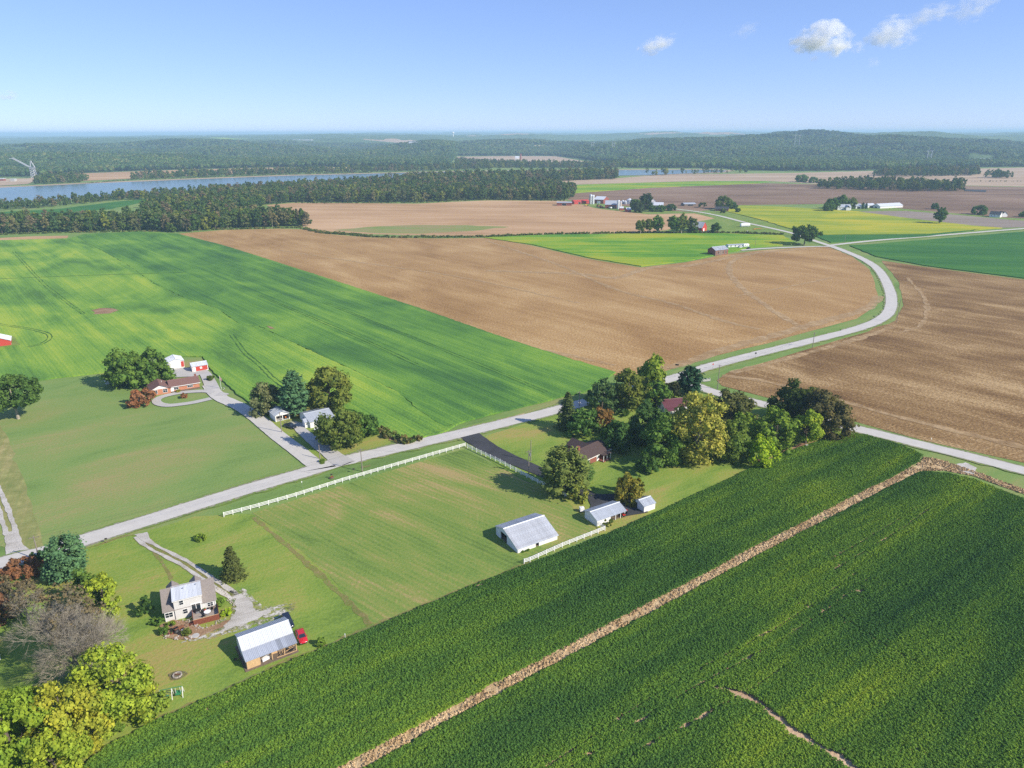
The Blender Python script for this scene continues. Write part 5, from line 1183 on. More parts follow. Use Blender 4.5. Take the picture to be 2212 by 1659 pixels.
def swing_set():
    A, B = P3(c2, 305, 1650), P3(c2, 560, 1600); d = B - A; L = d.length; t = empty('swing_set', (A+B)/2, math.atan2(d.y, d.x), 'white and green metal swing set on the lawn beside the yellow-green tree', 'swing set')
    MB().bar((-L/2, 0, 2.0), (L/2, 0, 2.0), .10).build('top_bar', M_green, t)
    for x in (-L/2+.05, .1, L/2-.05):
        for sy in (-1, 1): MB().bar((x, 0, 2.0), (x, sy*.85, 0), .09).build('leg', M_trim, t)
    for x in (-L*.36, -L*.18):
        s = MB().box(x-.24, -.13, .5, x+.24, .13, .54).build('swing_seat', M_green, t); MB().bar((x-.2,0,.54),(x-.2,0,1.96),.025).bar((x+.2,0,.54),(x+.2,0,1.96),.025).build('chain', M_steel, s)
    s = MB().box(L*.16, -.35, .45, L*.40, .35, .50).box(L*.16, -.4, .52, L*.40, -.34, .95).box(L*.16, .34, .52, L*.40, .4, .95).build('glider', M_green, t); MB().bar((L*.18,0,.5),(L*.18,0,1.96),.05).bar((L*.38,0,.5),(L*.38,0,1.96),.05).build('hanger', M_trim, s)
swing_set()

# ---------------------------------------------------------------- pole barn with the lean-to, and the cars by it
def pole_barn():
    FL, FR, BL = P3(c2, 1265, 1330), P3(c2, 1815, 1120), P3(c2, 1075, 1090); W = 8.3
    b = Bld('pole_barn', FL, FR, W, 'pale metal pole barn with an open board-sided lean-to and grey roof strip', 'barn'); L = b.L; yl = -W/2 + 2.55; ry = 1.2; yk = W/2
    ef, ek, rh = 2.75, 2.9, 4.15
    mb = MB(); mb.box(-L/2, yl, 0, L/2, yl+.12, ef); b.part('wall', M_white, mb); b.part('wall', M_white, MB().box(-L/2, yk-.12, 0, L/2, yk, ek))
    for x0, x1 in ((-L/2, -L/2+.12), (L/2-.12, L/2)):
        b.part('wall', M_white, MB().prism([(yl+.123, 0), (yk-.123, 0), (yk-.123, ek), (ry, rh), (yl+.123, ef)], x0, x1))
    b.slope('roof_panel', M_metalwhite, ry-.01, rh, yl, ef+.04, .02, -L/2-.2, L/2+.2, .95, .05, tint=.02); b.slope('roof_panel', M_metal, ry+.01, rh, yk, ek+.04, .35, -L/2-.2, L/2+.2, .95, .05, tint=.03)
    b.part('ridge_cap', M_metalwhite, MB().prism([(ry-.2, rh+.0), (ry+.2, rh+.0), (ry, rh+.15)], -L/2-.22, L/2+.22), col=1)
    r = np.random.default_rng(4); n = 11; w = (L+.4)/n; tn = [1.0,1.0,.98,1.02,1.0,.97,1.0,.66,.9,.75,.72]
    objs = b.slope('lean_to_panel', M_metal, yl-.02, ef-.06, -W/2, 2.1, .18, -L/2-.2, L/2+.2, w, .05)
    for o, k in zip(objs, tn): o.color = (k, k, k*1.03, 1)
    # board wall, posts and rails of the lean-to
    nb = 9; x = -L/2
    for i in range(nb): b.part('plank', M_lumber, MB().box(x+.27*i+.008, -W/2+.01, .05, x+.27*(i+1)-.008, -W/2+.05, 2.0))
    for i in range(5): b.part('plank', M_lumber if i % 2 else M_oldwood, MB().box(-L/2-.05, -W/2+.08+.46*i, .05, -L/2-.01, -W/2+.08+.46*i+.30, 2.05 + i*.1))
    for u in np.linspace(-L/2+.08, L/2-.08, 5): b.part('post', M_lumber, MB().box(u-.07, -W/2+.055, 0, u+.07, -W/2+.195, 2.0))
    b.part('beam', M_lumber, MB().box(-L/2, -W/2+.06, 2.003, L/2, -W/2+.19, 2.10)); b.part('rail', M_lumber, MB().bar((L*.08, -W/2+.02, .3), (L/2-.1, -W/2+.02, .25), .06, .12))
    b.part('floor', M_dirt, MB().box(-L/2-.5, -W/2-.5, -.05, L/2+.2, W/2, .16))
    b.part('back_boards', M_lumber, MB().box(-L*.08, yl-.06, .4, L*.16, yl-.012, 1.9))
    return b
PB = pole_barn()
PBM = Matrix.Translation(PB.root.location) @ Matrix.Rotation(PB.root.rotation_euler.z, 4, 'Z')
r = np.random.default_rng(14)
def onPB(x, y, z): return PBM @ Vector((x, y, z))
L, W = PB.L, PB.W
junk = [('white_crate', 'white chest lying under the lean-to roof behind the open bay', 'chest', L*-.12, -W/2+.9, (1.5, .7, .6), M_trim), ('plywood_sheet', 'sheet of pale plywood leaning in the middle of the lean-to', 'plywood', L*.10, -W/2+1.7, (1.6, .12, 1.2), M_lumber),
        ('crate', 'brown wooden crate under the lean-to beside the white chest', 'crate', -L*.21, -W/2+1.1, (.7, .6, .7), M_oldwood), ('barrel', 'dark barrel under the far end of the lean-to', 'barrel', L*.33, -W/2+1.0, (.6, .6, .9), M_black), ('crate', 'grey crate deep in the lean-to by the far post', 'crate', L*.22, -W/2+1.9, (.9, .7, .8), M_junk), ('wheelbarrow', '', '', 0, 0, None, None)]
for nm, lab, cat, x, y, sz, m in junk:
    if not sz: continue
    root = empty(nm, onPB(x, y, .17), PB.root.rotation_euler.z + r.uniform(-.3, .3), lab, cat)
    if nm == 'barrel': MB().tube([(0,0,0),(0,0,.3),(0,0,.6),(0,0,.9)], [.27,.3,.3,.27], 12).build('body', m, root); MB().tube([(0,0,.904),(0,0,.93)], .26, 12).build('lid', M_steel, root)
    else:
        MB().box(-sz[0]/2, -sz[1]/2, 0, sz[0]/2, sz[1]/2, sz[2]*.88).build('body', m, root); MB().box(-sz[0]/2-.02, -sz[1]/2-.02, sz[2]*.884, sz[0]/2+.02, sz[1]/2+.02, sz[2]).build('lid', m, root)
for i in range(9):
    a = r.uniform(0, 3.1); x = L*r.uniform(-.05, .42); o = MB().bar((-1.1*math.cos(a)*.9, -.5*math.sin(a), .08+.07*i), (1.1*math.cos(a)*.9, .5*math.sin(a), .10+.07*i), .14, .05).build('board', M_lumber if i % 3 else M_oldwood, None, onPB(x, -W/2+.75+r.uniform(-.3,.5), .17), (0, 0, PB.root.rotation_euler.z)); tag(o, 'loose board in the untidy heap under the lean-to roof', 'board', 'loose boards under the lean-to')
wl = empty('wheelbarrow', onPB(L*.39, -W/2+.5, .17), 1.0, 'wheelbarrow with a dark tray at the open end of the lean-to', 'wheelbarrow'); MB().prism([(-.3,.3),(.3,.3),(.38,.6),(-.38,.6)], -.45, .45).build('tray', M_black, wl); wheel(wl, .7, 0, .2, .08); MB().bar((.7,.1,.2),(-.9,.28,.5),.04).bar((.7,-.1,.2),(-.9,-.28,.5),.04).build('handle', M_oldwood, wl); MB().bar((-.3,.2,.3),(-.35,.22,0),.04).bar((-.3,-.2,.3),(-.35,-.22,0),.04).build('leg', M_steel, wl)
wp = onPB(-L/2-.7, -W*.05, .0)
o = empty('wheel_hoe', wp, .4, 'rusty cultivator frame leaning in the shade at the barn end wall', 'cultivator'); MB().bar((-.8,0,.5),(.8,0,.6),.08).bar((0,-.5,.55),(0,.5,.55),.07).build('frame', M_rust, o); wheel(o, -.7, .3, .3, .1)
for k in (-.5, 0, .5): MB().bar((k, .1, .55), (k-.1, .2, .02), .05).build('tine', M_rust, o)

def car(name, loc, rz, paint, label, cat, kind='sedan'):
    t = empty(name, loc, rz, label, cat); s = {'sedan': 1.0, 'suv': 1.0, 'pickup': 1.0}[kind]
    if kind == 'sedan': st = [(-2.35,.70,.42,.74),(-2.2,.84,.26,.90),(-1.5,.89,.22,.96),(0,.90,.20,.95),(1.1,.89,.22,.93),(2.0,.85,.24,.82),(2.3,.74,.34,.68),(2.38,.62,.40,.60)]; cab = (-1.75,1.15,-1.05,.35,.94,1.42); wx = (-1.4, 1.45); wr = .32
    elif kind == 'suv': st = [(-2.3,.78,.45,1.0),(-2.2,.90,.32,1.08),(-1.4,.93,.28,1.10),(0,.94,.27,1.08),(1.1,.93,.28,1.06),(2.0,.90,.32,1.0),(2.32,.80,.42,.86),(2.4,.66,.48,.76)]; cab = (-2.15,1.2,-1.85,.45,1.07,1.72); wx = (-1.4, 1.45); wr = .37
    else: st = [(-2.7,.86,.52,1.0),(-2.6,.93,.42,1.05),(-1.5,.95,.38,1.06),(-.3,.95,.36,1.06),(1.2,.95,.36,1.06),(2.3,.92,.40,1.02),(2.65,.82,.46,.92),(2.7,.7,.52,.84)]; cab = (-.75,1.35,-.55,.65,1.05,1.78); wx = (-1.7, 1.75); wr = .39
    vv, ff = [], []
    for x, w, z0, z1 in st: c = .12; vv += [(x,-w+c,z0),(x,w-c,z0),(x,w,z0+c),(x,w,z1-c*1.1),(x,w-c*1.3,z1),(x,-w+c*1.3,z1),(x,-w,z1-c*1.1),(x,-w,z0+c)]
    for i in range(len(st)-1): ff += [(i*8+k, (i+1)*8+k, (i+1)*8+(k+1)%8, i*8+(k+1)%8) for k in range(8)]
    ff += [tuple(range(8)), tuple(range(len(st)*8-1, len(st)*8-9, -1))]
    body = link('body', pymesh('body', vv, ff, paint, True), t)
    a, b2, a2, b3, z0, z1 = cab; h0, h1 = st[3][1]-.10, st[3][1]-.27
    q = [(a,-h0,z0),(b2,-h0,z0),(b2,h0,z0),(a,h0,z0),(a2,-h1,z1),(b3,-h1,z1),(b3,h1,z1),(a2,h1,z1)]
    def gl(nm, ids): # thin pane on one side of the cabin
        P = [Vector(q[i]) for i in ids]; n = (P[1]-P[0]).cross(P[2]-P[0]).normalized()*.02; c = sum(P, Vector())/4
        P = [c + (v-c)*.9 for v in P]; MB().add([*[v+n for v in P], *[v-n for v in P]], [(0,1,2,3),(7,6,5,4),(0,4,5,1),(1,5,6,2),(2,6,7,3),(3,7,4,0)]).build(nm, M_glass, t)
    MB().add([tuple(Vector(v)*1) for v in q], [(0,3,2,1),(4,5,6,7),(0,1,5,4),(1,2,6,5),(2,3,7,6),(3,0,4,7)]).build('cabin', paint, t)
    gl('side_window', (0,1,5,4)); gl('side_window', (2,3,7,6)); gl('windscreen', (1,2,6,5)); gl('rear_window', (3,0,4,7))
    if kind == 'pickup': MB().box(-2.5, -.75, 1.062, -.85, .75, 1.068).build('bed', M_black, t)
    for x in wx:
        for sy in (-1, 1): wheel(t, x, sy*(st[3][1]-.08), wr, .22)
    for sy in (-1, 1):
        MB().box(st[-2][0]-.02, sy*.6-.16, st[-2][3]-.22, st[-1][0]+.01, sy*.6+.16, st[-2][3]-.06).build('headlight', M_chrome, t)
        MB().box(st[0][0]-.02, sy*.62-.16, st[0][3]-.24, st[0][0]+.1, sy*.62+.16, st[0][3]-.06).build('tail_light', M_redpaint, t)
        MB().box(b2-.35, sy*(h0+.16)-.09, z0+.02, b2-.2, sy*(h0+.16)+.09, z0+.16).build('mirror', paint, t)
    MB().box(st[-1][0]-.03, -.6, st[-1][2]-.06, st[-1][0]+.06, .6, st[-1][2]+.08).build('bumper', M_black, t)
    return t
def paint(name, col):
    m = plain(name, col, .25, .02, 2, spec=.5); m.node_tree.nodes['Principled BSDF'].inputs['Coat Weight'].default_value = .6; return m
P_red = paint('red_car_paint', (.52, .015, .02)); P_navy = paint('black_car_paint', (.012, .016, .03)); P_white = paint('white_car_paint', (.75, .75, .74))
hd = (P3(c2, 1895, 1045) - P3(c2, 1835, 885)); hz = math.atan2(hd.y, hd.x)
p = P3(c2, 1865, 985); car('car', (p.x, p.y, .19), hz, P_red, 'bright red sedan parked on the grass at the pole barn end', 'car')
p = P3(c2, 1712, 825); car('car', (p.x, p.y, .19), hz + .05, P_navy, 'black car parked behind the red sedan, half behind the pole barn roof', 'car', 'suv')
p = P3(c2, 720+0, 0)
# ---------------------------------------------------------------- fences
def fence(label, pts, name='fence', spacing=2.45, h=1.32, rails=(.40, .78, 1.16), mat=None, group=None):
    mat = mat or M_trim; L = [np.array(p[:2], float) for p in pts]; root = empty(name, (L[0][0], L[0][1], .2), 0, label, 'fence', group); o0 = Vector((L[0][0], L[0][1], 0))
    pm = MB().box(-.075, -.075, -.25, .075, .075, h).add([(-.09,-.09,h+.002),(.09,-.09,h+.002),(.09,.09,h+.002),(-.09,.09,h+.002),(0,0,h+.08)], [(0,3,2,1),(0,1,4),(1,2,4),(2,3,4),(3,0,4)]).mesh('post', mat)
    for a, b in zip(L[:-1], L[1:]):
        d = b - a; n = max(1, round(np.linalg.norm(d)/spacing)); step = np.linalg.norm(d)/n; rz = math.atan2(d[1], d[0])
        rm = MB().box(.08, -.025, -.075, step-.08, .025, .075).mesh('rail', mat)
        for i in range(n):
            p = a + d*i/n; link('post', pm, root, (p[0]-o0.x, p[1]-o0.y, 0), (0, 0, rz))
            for z in rails: link('rail', rm, root, (p[0]-o0.x, p[1]-o0.y, z), (0, 0, rz))
    link('post', pm, root, (L[-1][0]-o0.x, L[-1][1]-o0.y, 0))
fence('long white rail fence along the main road beside the paddock', D([(484,1117),(560,1097),(640,1074),(740,1042),(860,1007),(1006,965)]))
fence('white rail fence running down from the road beside the black drive', [G(1010,968), G(1080,1001), G(1150,1039), G(1233,1080)])
fence('white rail fence between the white barn and the bean field', [P3(c5, 545, 1240), P3(c5, 600, 1222), P3(c5, 905, 1085), P3(c5, 1310, 925), P3(c5, 1232, 872)])

# ---------------------------------------------------------------- white barn, long shed, small shed
def white_barn():
    FL, BL, FR = P3(c5, 485, 1140), P3(c5, 215, 985), P3(c5, 860, 1008); W = (BL-FL).length
    b = Bld('barn', FL, FR, W, 'large white barn with a long worn tin roof and open end door', 'barn'); L = b.L; ry = (.615-.5)*W; ef, ek, rh = 1.35, 2.5, 3.85
    t0, t1 = W/2 - .78*W, W/2 - .47*W
    b.walls(M_white, ef, ek, rh, ry, {'L': [(-.03*W, .26*W, 0, 2.35)], 'F': [(-.06*L, .03*L, 0, 1.1)]})
    # the end walls reach the low eave, so the doorway stands in the gable: cut it as a dark open bay with jambs
    b.roof(M_rusty, .25, .25, .86, M_metalwhite); b.floor()
    b.part('door_post', M_white, MB().box(-L/2-.03, -.04*W-.1, 0, -L/2+.17, -.04*W, 2.9)); b.part('door_post', M_white, MB().box(-L/2-.03, .26*W, 0, -L/2+.17, .26*W+.1, 3.0))
    d = b.part('sliding_door', M_white, MB().box(-L/2-.09, .275*W, .05, -L/2-.035, .45*W, 2.5))
    return b
def white_barn2():
    FL, BL, FR = P3(c5, 485, 1140), P3(c5, 215, 985), P3(c5, 860, 1008); W = (BL-FL).length
    b = Bld('barn', FL, FR, W, 'large white barn with a long worn tin roof and open end door', 'barn'); L = b.L; ry = (.615-.5)*W; ef, ek, rh = 1.35, 2.5, 3.85; t = .14
    b.ef, b.ek, b.rh, b.ry = ef, ek, rh, ry
    zt = lambda y: ef + (rh-ef)*(y+W/2)/(ry+W/2) if y < ry else rh + (ek-rh)*(y-ry)/(W/2-ry)
    f = MB().box(-L/2, -W/2, 0, -.06*L, -W/2+t, ef).box(.03*L, -W/2, 0, L/2, -W/2+t, ef).box(-.06*L, -W/2, 1.12, .03*L, -W/2+t, ef); b.part('wall', M_white, f)
    b.part('wall', M_white, MB().box(-L/2, W/2-t, 0, L/2, W/2, ek)); ys = -W/2+t+.003; ye = W/2-t-.003
    b.part('wall', M_white, MB().prism([(ys, 0), (ye, 0), (ye, ek), (ry, rh-.02), (ys, zt(ys)-.02)], L/2-t, L/2))
    d0, d1, dh = -.01*W, .27*W, 2.3
    lw = MB(); lw.prism([(ys, 0), (d0, 0), (d0, zt(d0)-.02), (ys, zt(ys)-.02)], -L/2, -L/2+t); lw.prism([(d1, 0), (ye, 0), (ye, ek), (d1, zt(d1)-.02)], -L/2, -L/2+t)
    lw.prism([(d0, dh), (d1, dh), (d1, zt(d1)-.02), (ry, rh-.02), (d0, zt(d0)-.02)] if d0 < ry < d1 else [(d0, dh), (d1, dh), (d1, zt(d1)-.02), (d0, zt(d0)-.02)], -L/2, -L/2+t); b.part('wall', M_white, lw)
    b.roof(M_rusty, .28, .28, .86, M_metalwhite); b.floor()
    b.part('sliding_door', M_white, MB().box(-L/2-.10, d1+.02, .05, -L/2-.04, d1+.16*W, 2.4))
    for u in (-L*.06, L*.03): b.part('door_post', M_white, MB().box(u-.07, -W/2-.04, 0, u+.07, -W/2-.003, ef-.02))
    for u in np.linspace(-L/2+2, L/2-2, 4): b.part('post', M_oldwood, MB().box(u-.1, -.1, .26, u+.1, .1, 3.4))
white_barn2()
def long_shed():
    BL = P3(c5, 1135, 853); FR = P3(c5, 1500, 792); FL = P3(c5, 1235, 885)
    b = Bld('shed', FL, FR, 5.4, 'long open-fronted shed with a grey tin roof beside the asphalt yard', 'shed'); L, W = b.L, b.W
    b.walls(M_white, 2.05, 2.3, 3.15, .2, {'F': [(-L*.02, L/2-.15, 0, 1.9)], 'R': [(-W/2+.3, W/2-.3, 0, 2.0)]}); b.roof(M_metal, .45, .3, .86, M_metal); b.floor(M_dirt)
    for u in (L*.16, L*.34, L/2-.1): b.part('post', M_trim, MB().box(u-.07, -W/2-.02, 0, u+.07, -W/2+.13, 1.95))
    return b
LS = long_shed()
def small_shed():
    FL, FR, BL = P3(c5, 1680, 755), P3(c5, 1785, 718), P3(c5, 1550, 702)
    b = Bld('shed', FL, FR, (BL-FL).length, 'small white gabled shed with a dark open doorway below the yellow-brown tree', 'shed'); L, W = b.L, b.W
    b.walls(M_white, 2.0, 2.0, 3.0, 0, {'L': [(W*.12, W/2-.3, 0, 1.85)]}); b.roof(M_metal, .22, .2, .7, M_metal); b.floor()
small_shed()
p = P3(c5, 1478, 772); small_tractor((p.x, p.y, .24), 2.4, 'red tractor parked in front of the long open shed', M_redpaint, 'tractor', 1.15, True)
p = P3(c5, 1480, 795); t = empty('lawn_mower', (p.x, p.y, .21), .4, 'red riding mower beside the red tractor at the long shed', 'mower'); MB().box(-.1,-.25,.35,.7,.25,.7).build('hood', M_redpaint, t); MB().box(-.6,-.4,.15,.5,.4,.32).build('deck', M_black, t); MB().box(-.5,-.22,.4,-.1,.22,.5).box(-.56,-.22,.51,-.48,.22,.85).build('seat', M_black, t)
for x, rr in ((-.4,.25),(.55,.18)):
    for sy in (-.4,.4): wheel(t, x, sy, rr, .16)
p = P3(c5, 1092, 742); t = empty('water_tank', (p.x, p.y, .21), .2, 'white square water tank by the back corner of the long shed', 'tank'); MB().box(-.6,-.55,.12,.6,.55,1.15).build('tank', M_trim, t); MB().tube([(0,0,1.154),(0,0,1.28)], .2, 10).build('lid', M_trim, t); MB().box(-.65,-.6,0,.65,.6,.115).build('pallet', M_oldwood, t)
# bench and stump at the field edge below the grove
p = P3(c6, 1690, 652); t = empty('park_bench', (p.x, p.y, .22), .45, 'pale bench on the grass beside the field under the yellow-green tree', 'bench'); MB().box(-1.1,-.22,.42,1.1,.22,.48).build('seat', M_concrete, t); MB().box(-1.1,.2,.55,1.1,.26,.9).build('backrest', M_concrete, t)
for x in (-.9, .9): MB().box(x-.06,-.2,0,x+.06,.25,.416).build('leg', M_steel, t)
p = P3(c6, 1812, 646); t = empty('marker_stone', (p.x, p.y, .2), .2, 'grey block standing on the grass past the bench', 'stone block'); MB().prism([(-.35,0),(.35,0),(.3,.75),(-.25,.8)], -.45, .45).build('block', M_concrete, t)

# ---------------------------------------------------------------- brick house and red-roofed house in the grove
def brick_house():
    B = G(1316, 984); A = G(1262, 1009)
    b = Bld('house', A, B, 8.0, 'dark brick ranch house with a brown roof under the trees', 'house'); L, W = b.L, b.W
    b.walls(M_brickdark, 2.6, 2.6, 4.2); b.roof(M_shinglebrown, .5, .45, None, M_shinglebrown); b.part('foundation', M_concrete, MB().box(-L/2+.05,-W/2+.05,-.1,L/2-.05,W/2-.05,.2))
    b.part('fascia', M_trim, MB().box(-L/2-.45, -W/2-.52, 2.22, L/2+.45, -W/2-.46, 2.42))
    b.window('R', -1.2, 1.0, 1.2, 1.1, 2, 2); b.window('F', L/2-1.4, 1.0, 1.1, 1.1, 2, 2); b.window('F', -L/2+1.8, 1.0, 1.3, 1.1, 2, 2); b.door('F', .3)
    b.part('chimney', M_brickdark, MB().box(-L*.42, -.5, 2.5, -L*.42+.8, .4, 5.3).box(-L*.42-.06, -.56, 5.304, -L*.42+.86, .46, 5.42))
    # rear wing with its own ridge, small porch with white posts
    wg = MB().box(-1.5, W/2-.1, .02, 3.2, W/2+3.4, 2.55); b.part('wing', M_brickdark, wg)
    for sg in (-1, 1): b.part('wing_roof', M_shinglebrown, MB().add([(.85, -.2, 4.35), (.85, W/2+3.8, 4.35), (.85+sg*2.75, W/2+3.8, 2.6), (.85+sg*2.75, -.2, 2.6), (.85, -.2, 4.25), (.85, W/2+3.8, 4.25), (.85+sg*2.75, W/2+3.8, 2.5), (.85+sg*2.75, -.2, 2.5)], [(0,1,2,3),(7,6,5,4),(0,4,5,1),(1,5,6,2),(2,6,7,3),(3,7,4,0)]))
    b.part('porch_roof', M_shinglebrown, MB().box(L*.05, -W/2-2.2, 2.35, L*.36, -W/2-.55, 2.47)); b.part('porch_floor', M_brickdark, MB().box(L*.05, -W/2-2.2, 0, L*.36, -W/2-.02, .35))
    for u in (L*.06, L*.2, L*.34): b.part('porch_post', M_trim, MB().box(u-.07, -W/2-2.15, .352, u+.07, -W/2-2.01, 2.348))
brick_house()
def red_roof_house():
    A, B = P3(c6, 872, 428), P3(c6, 950, 440)
    b = Bld('house', G(*c6(872,428)), G(*c6(1075,408)), 6.5, 'white house with a maroon metal roof half hidden behind the yellow sycamore', 'house'); L, W = b.L, b.W
    b.walls(M_white, 2.8, 2.8, 4.7); b.roof(M_redroof, .4, .35, 1.1, M_redroof)
    b.window('L', -1.6, 1.1, 1.0, 1.2); b.window('L', 1.4, 1.1, 1.0, 1.2); b.window('F', -L/2+2, 1.0, 1.0, 1.2); b.window('F', 1.5, 1.0, 1.0, 1.2); b.door('F', -.6)
    b.part('porch_roof', M_redroof, MB().add([(-L/2+.2,-W/2-.02,2.7),(-L/2+4,-W/2-.02,2.7),(-L/2+4,-W/2-2.4,2.2),(-L/2+.2,-W/2-2.4,2.2),(-L/2+.2,-W/2-.02,2.6),(-L/2+4,-W/2-.02,2.6),(-L/2+4,-W/2-2.4,2.1),(-L/2+.2,-W/2-2.4,2.1)], [(3,2,1,0),(4,5,6,7),(0,1,5,4),(1,2,6,5),(2,3,7,6),(3,0,4,7)]))
    for u in (-L/2+.4, -L/2+3.8): b.part('porch_post', M_trim, MB().box(u-.07,-W/2-2.3,0,u+.07,-W/2-2.16,2.1))
red_roof_house()
p = P3(c6, 1305, 470); t = empty('picnic_table', (p.x, p.y, .2), .2, 'red-brown picnic table in the shade under the wide olive-brown tree', 'table'); MB().box(-1,-.4,.7,1,.4,.75).build('table_top', M_deckred, t)
for sy in (-.75,.75): MB().box(-1,sy-.14,.42,1,sy+.14,.46).build('bench_seat', M_deckred, t)
for x in (-.75,.75): MB().bar((x,-.75,.40),(x,.75,.40),.08).bar((x,-.3,.69),(x,-.6,0),.08).bar((x,.3,.69),(x,.6,0),.08).build('leg', M_deckred, t)
# culvert rails at the junction
p = P3(c6, 1130, 212); t = empty('culvert_wall', (p.x, p.y, .2), .3, 'pale concrete culvert wall in the verge beside the junction pine', 'culvert')
MB().box(-3.2,-.2,0,3.2,.2,.9).build('wall', M_concrete, t)
for x in (-2.8,-1.4,0,1.4,2.8): MB().box(x-.12,-.28,.904,x+.12,.28,1.3).build('pier', M_concrete, t)

# ---------------------------------------------------------------- ranch house with its sheds
def ranch():
    A, B = P3(c3, 1620, 560), P3(c3, 1895, 514)
    b = Bld('house', A, B, 7.5, 'long orange brick ranch house with a brown-red roof and white gable', 'house'); L, W = b.L, b.W
    # main body runs on behind the front gable wing
    b.walls(M_brick, 2.5, 2.5, 4.0); b.roof(M_shinglered, .5, .4, None, M_shinglered)
    b.window('F', -L/2+2.2, .9, 1.7, 1.3, 2, 2); b.window('F', L/2-3.6, .9, 2.0, 1.3, 3, 2); b.door('F', -L/2+.7)
    b.window('R', 0, 1.0, 1.0, 1.2)
    b.part('fascia', M_trim, MB().box(-L/2-.4,-W/2-.54,2.15,L/2+.4,-W/2-.48,2.36)); b.part('chimney', M_brickdark, MB().box(L/2-.9,.6,2.4,L/2-.2,1.4,4.7)); b.part('roof_vent', M_trim, MB().tube([(-L/2-2.5,.5,3.7),(-L/2-2.5,.5,4.3)], .09, 6))
    gx0, gx1 = -L/2-7.4, -L/2-.02; gy0, gy1 = -W/2-1.0, W/2; xm = (gx0+gx1)/2
    b.part('wing', M_brick, MB().box(gx0, gy0, 0, gx1, gy1, 2.5))
    gm = MB(); gm.add([(gx0, gy0, 2.5), (gx1, gy0, 2.5), (xm, gy0, 4.2), (gx0, gy0+.12, 2.5), (gx1, gy0+.12, 2.5), (xm, gy0+.12, 4.2)], [(0,1,2),(5,4,3),(0,3,4,1),(1,4,5,2),(2,5,3,0)]); b.part('gable', M_trim, gm)
    hw = (gx1-gx0)/2+.45; dz = 1.72*hw/((gx1-gx0)/2)
    for sg in (-1, 1):
        x1_ = xm+sg*hw; z1_ = 4.28-dz; b.part('roof', M_shinglered, MB().add([(xm,gy0-.5,4.30),(xm,gy1+.5,4.30),(x1_,gy1+.5,z1_),(x1_,gy0-.5,z1_),(xm,gy0-.5,4.2),(xm,gy1+.5,4.2),(x1_,gy1+.5,z1_-.1),(x1_,gy0-.5,z1_-.1)], [(0,1,2,3),(7,6,5,4),(0,4,5,1),(1,5,6,2),(2,6,7,3),(3,7,4,0)]))
    loc = (xm+1.6, gy0-.002, .8)
    for u, w in ((xm-1.9, 1.4), (xm+1.7, 1.6)):
        b.window('F', u, .8, w, 1.4, 2, 2, out=1.0)
    b.part('garden_bed', M_dirt, MB().box(-L/2+.2,-W/2-1.4,0,L/2,-W/2-.01,.34))
ranch()
def two_sheds():
    A, B = P3(c3, 1608, 342), P3(c3, 1752, 322)
    b = Bld('garage', G(*c3(1600,346)), B, 8.0, 'tall white metal garage with a red side wall behind the ranch house', 'garage', 'y'); L, W = b.L, b.W
    b.walls(M_white, 3.2, 3.2, 4.4); b.roof(M_metalwhite, .2, .2, .9, M_metalwhite)
    b.part('side_panel', M_redsiding, MB().box(-L/2-.035, -W/2+.12, .4, -L/2-.004, -W/2+1.35, 3.0)); d = b.door('L', .5, 3.4, 2.6, M_trim, .05, 0, 'garage_door', False)
    for k in range(1, 4): MB().box(-1.68, -.062, k*.65-.012, 1.68, -.052, k*.65+.012).build('seam', M_steel, d)
    b.part('side_panel', M_redsiding, MB().box(-L/2, -W/2-.035, .4, L/2, -W/2-.004, 2.9))
    A, B = P3(c3, 1828, 370), P3(c3, 1974, 346)
    b = Bld('shed', A, B, 5.6, 'red metal shed with white trim and a star quilt square', 'shed'); L, W = b.L, b.W
    b.walls(M_redsiding, 2.5, 2.5, 3.5); b.roof(M_metalwhite, .25, .25, .9, M_metalwhite)
    for u in (-L/2, L/2): b.part('corner_trim', M_trim, MB().box(u-.12,-W/2-.035,0,u+.12,-W/2-.004,2.5))
    b.part('base_trim', M_trim, MB().box(-L/2+.13,-W/2-.033,0,L/2-.13,-W/2-.004,.28)); b.door('F', -L/2+.85, .95, 2.05, M_trim)
    q = b.part('quilt_square', M_trim, MB().box(-.05,-W/2-.05,1.1,.85,-W/2-.02,2.0))
    st = MB(); c = (.4, -W/2-.055, 1.55)
    for k in range(8):
        a = k*math.pi/4; st.add([c, (c[0]+.13*math.cos(a-.39), c[1]-.004, c[2]+.13*math.sin(a-.39)), (c[0]+.34*math.cos(a), c[1]-.004, c[2]+.34*math.sin(a)), (c[0]+.13*math.cos(a+.39), c[1]-.004, c[2]+.13*math.sin(a+.39))], [(0,1,2,3)])
    st.build('star', M_redsiding, q)
    b.part('wall_face', M_white, MB().box(-L/2-.03,-W/2+.02,.05,-L/2-.004,W/2-.02,2.45)); dd = b.door('L', 0, 2.4, 2.1, M_steel, .05, .035, 'garage_door', False)
two_sheds()
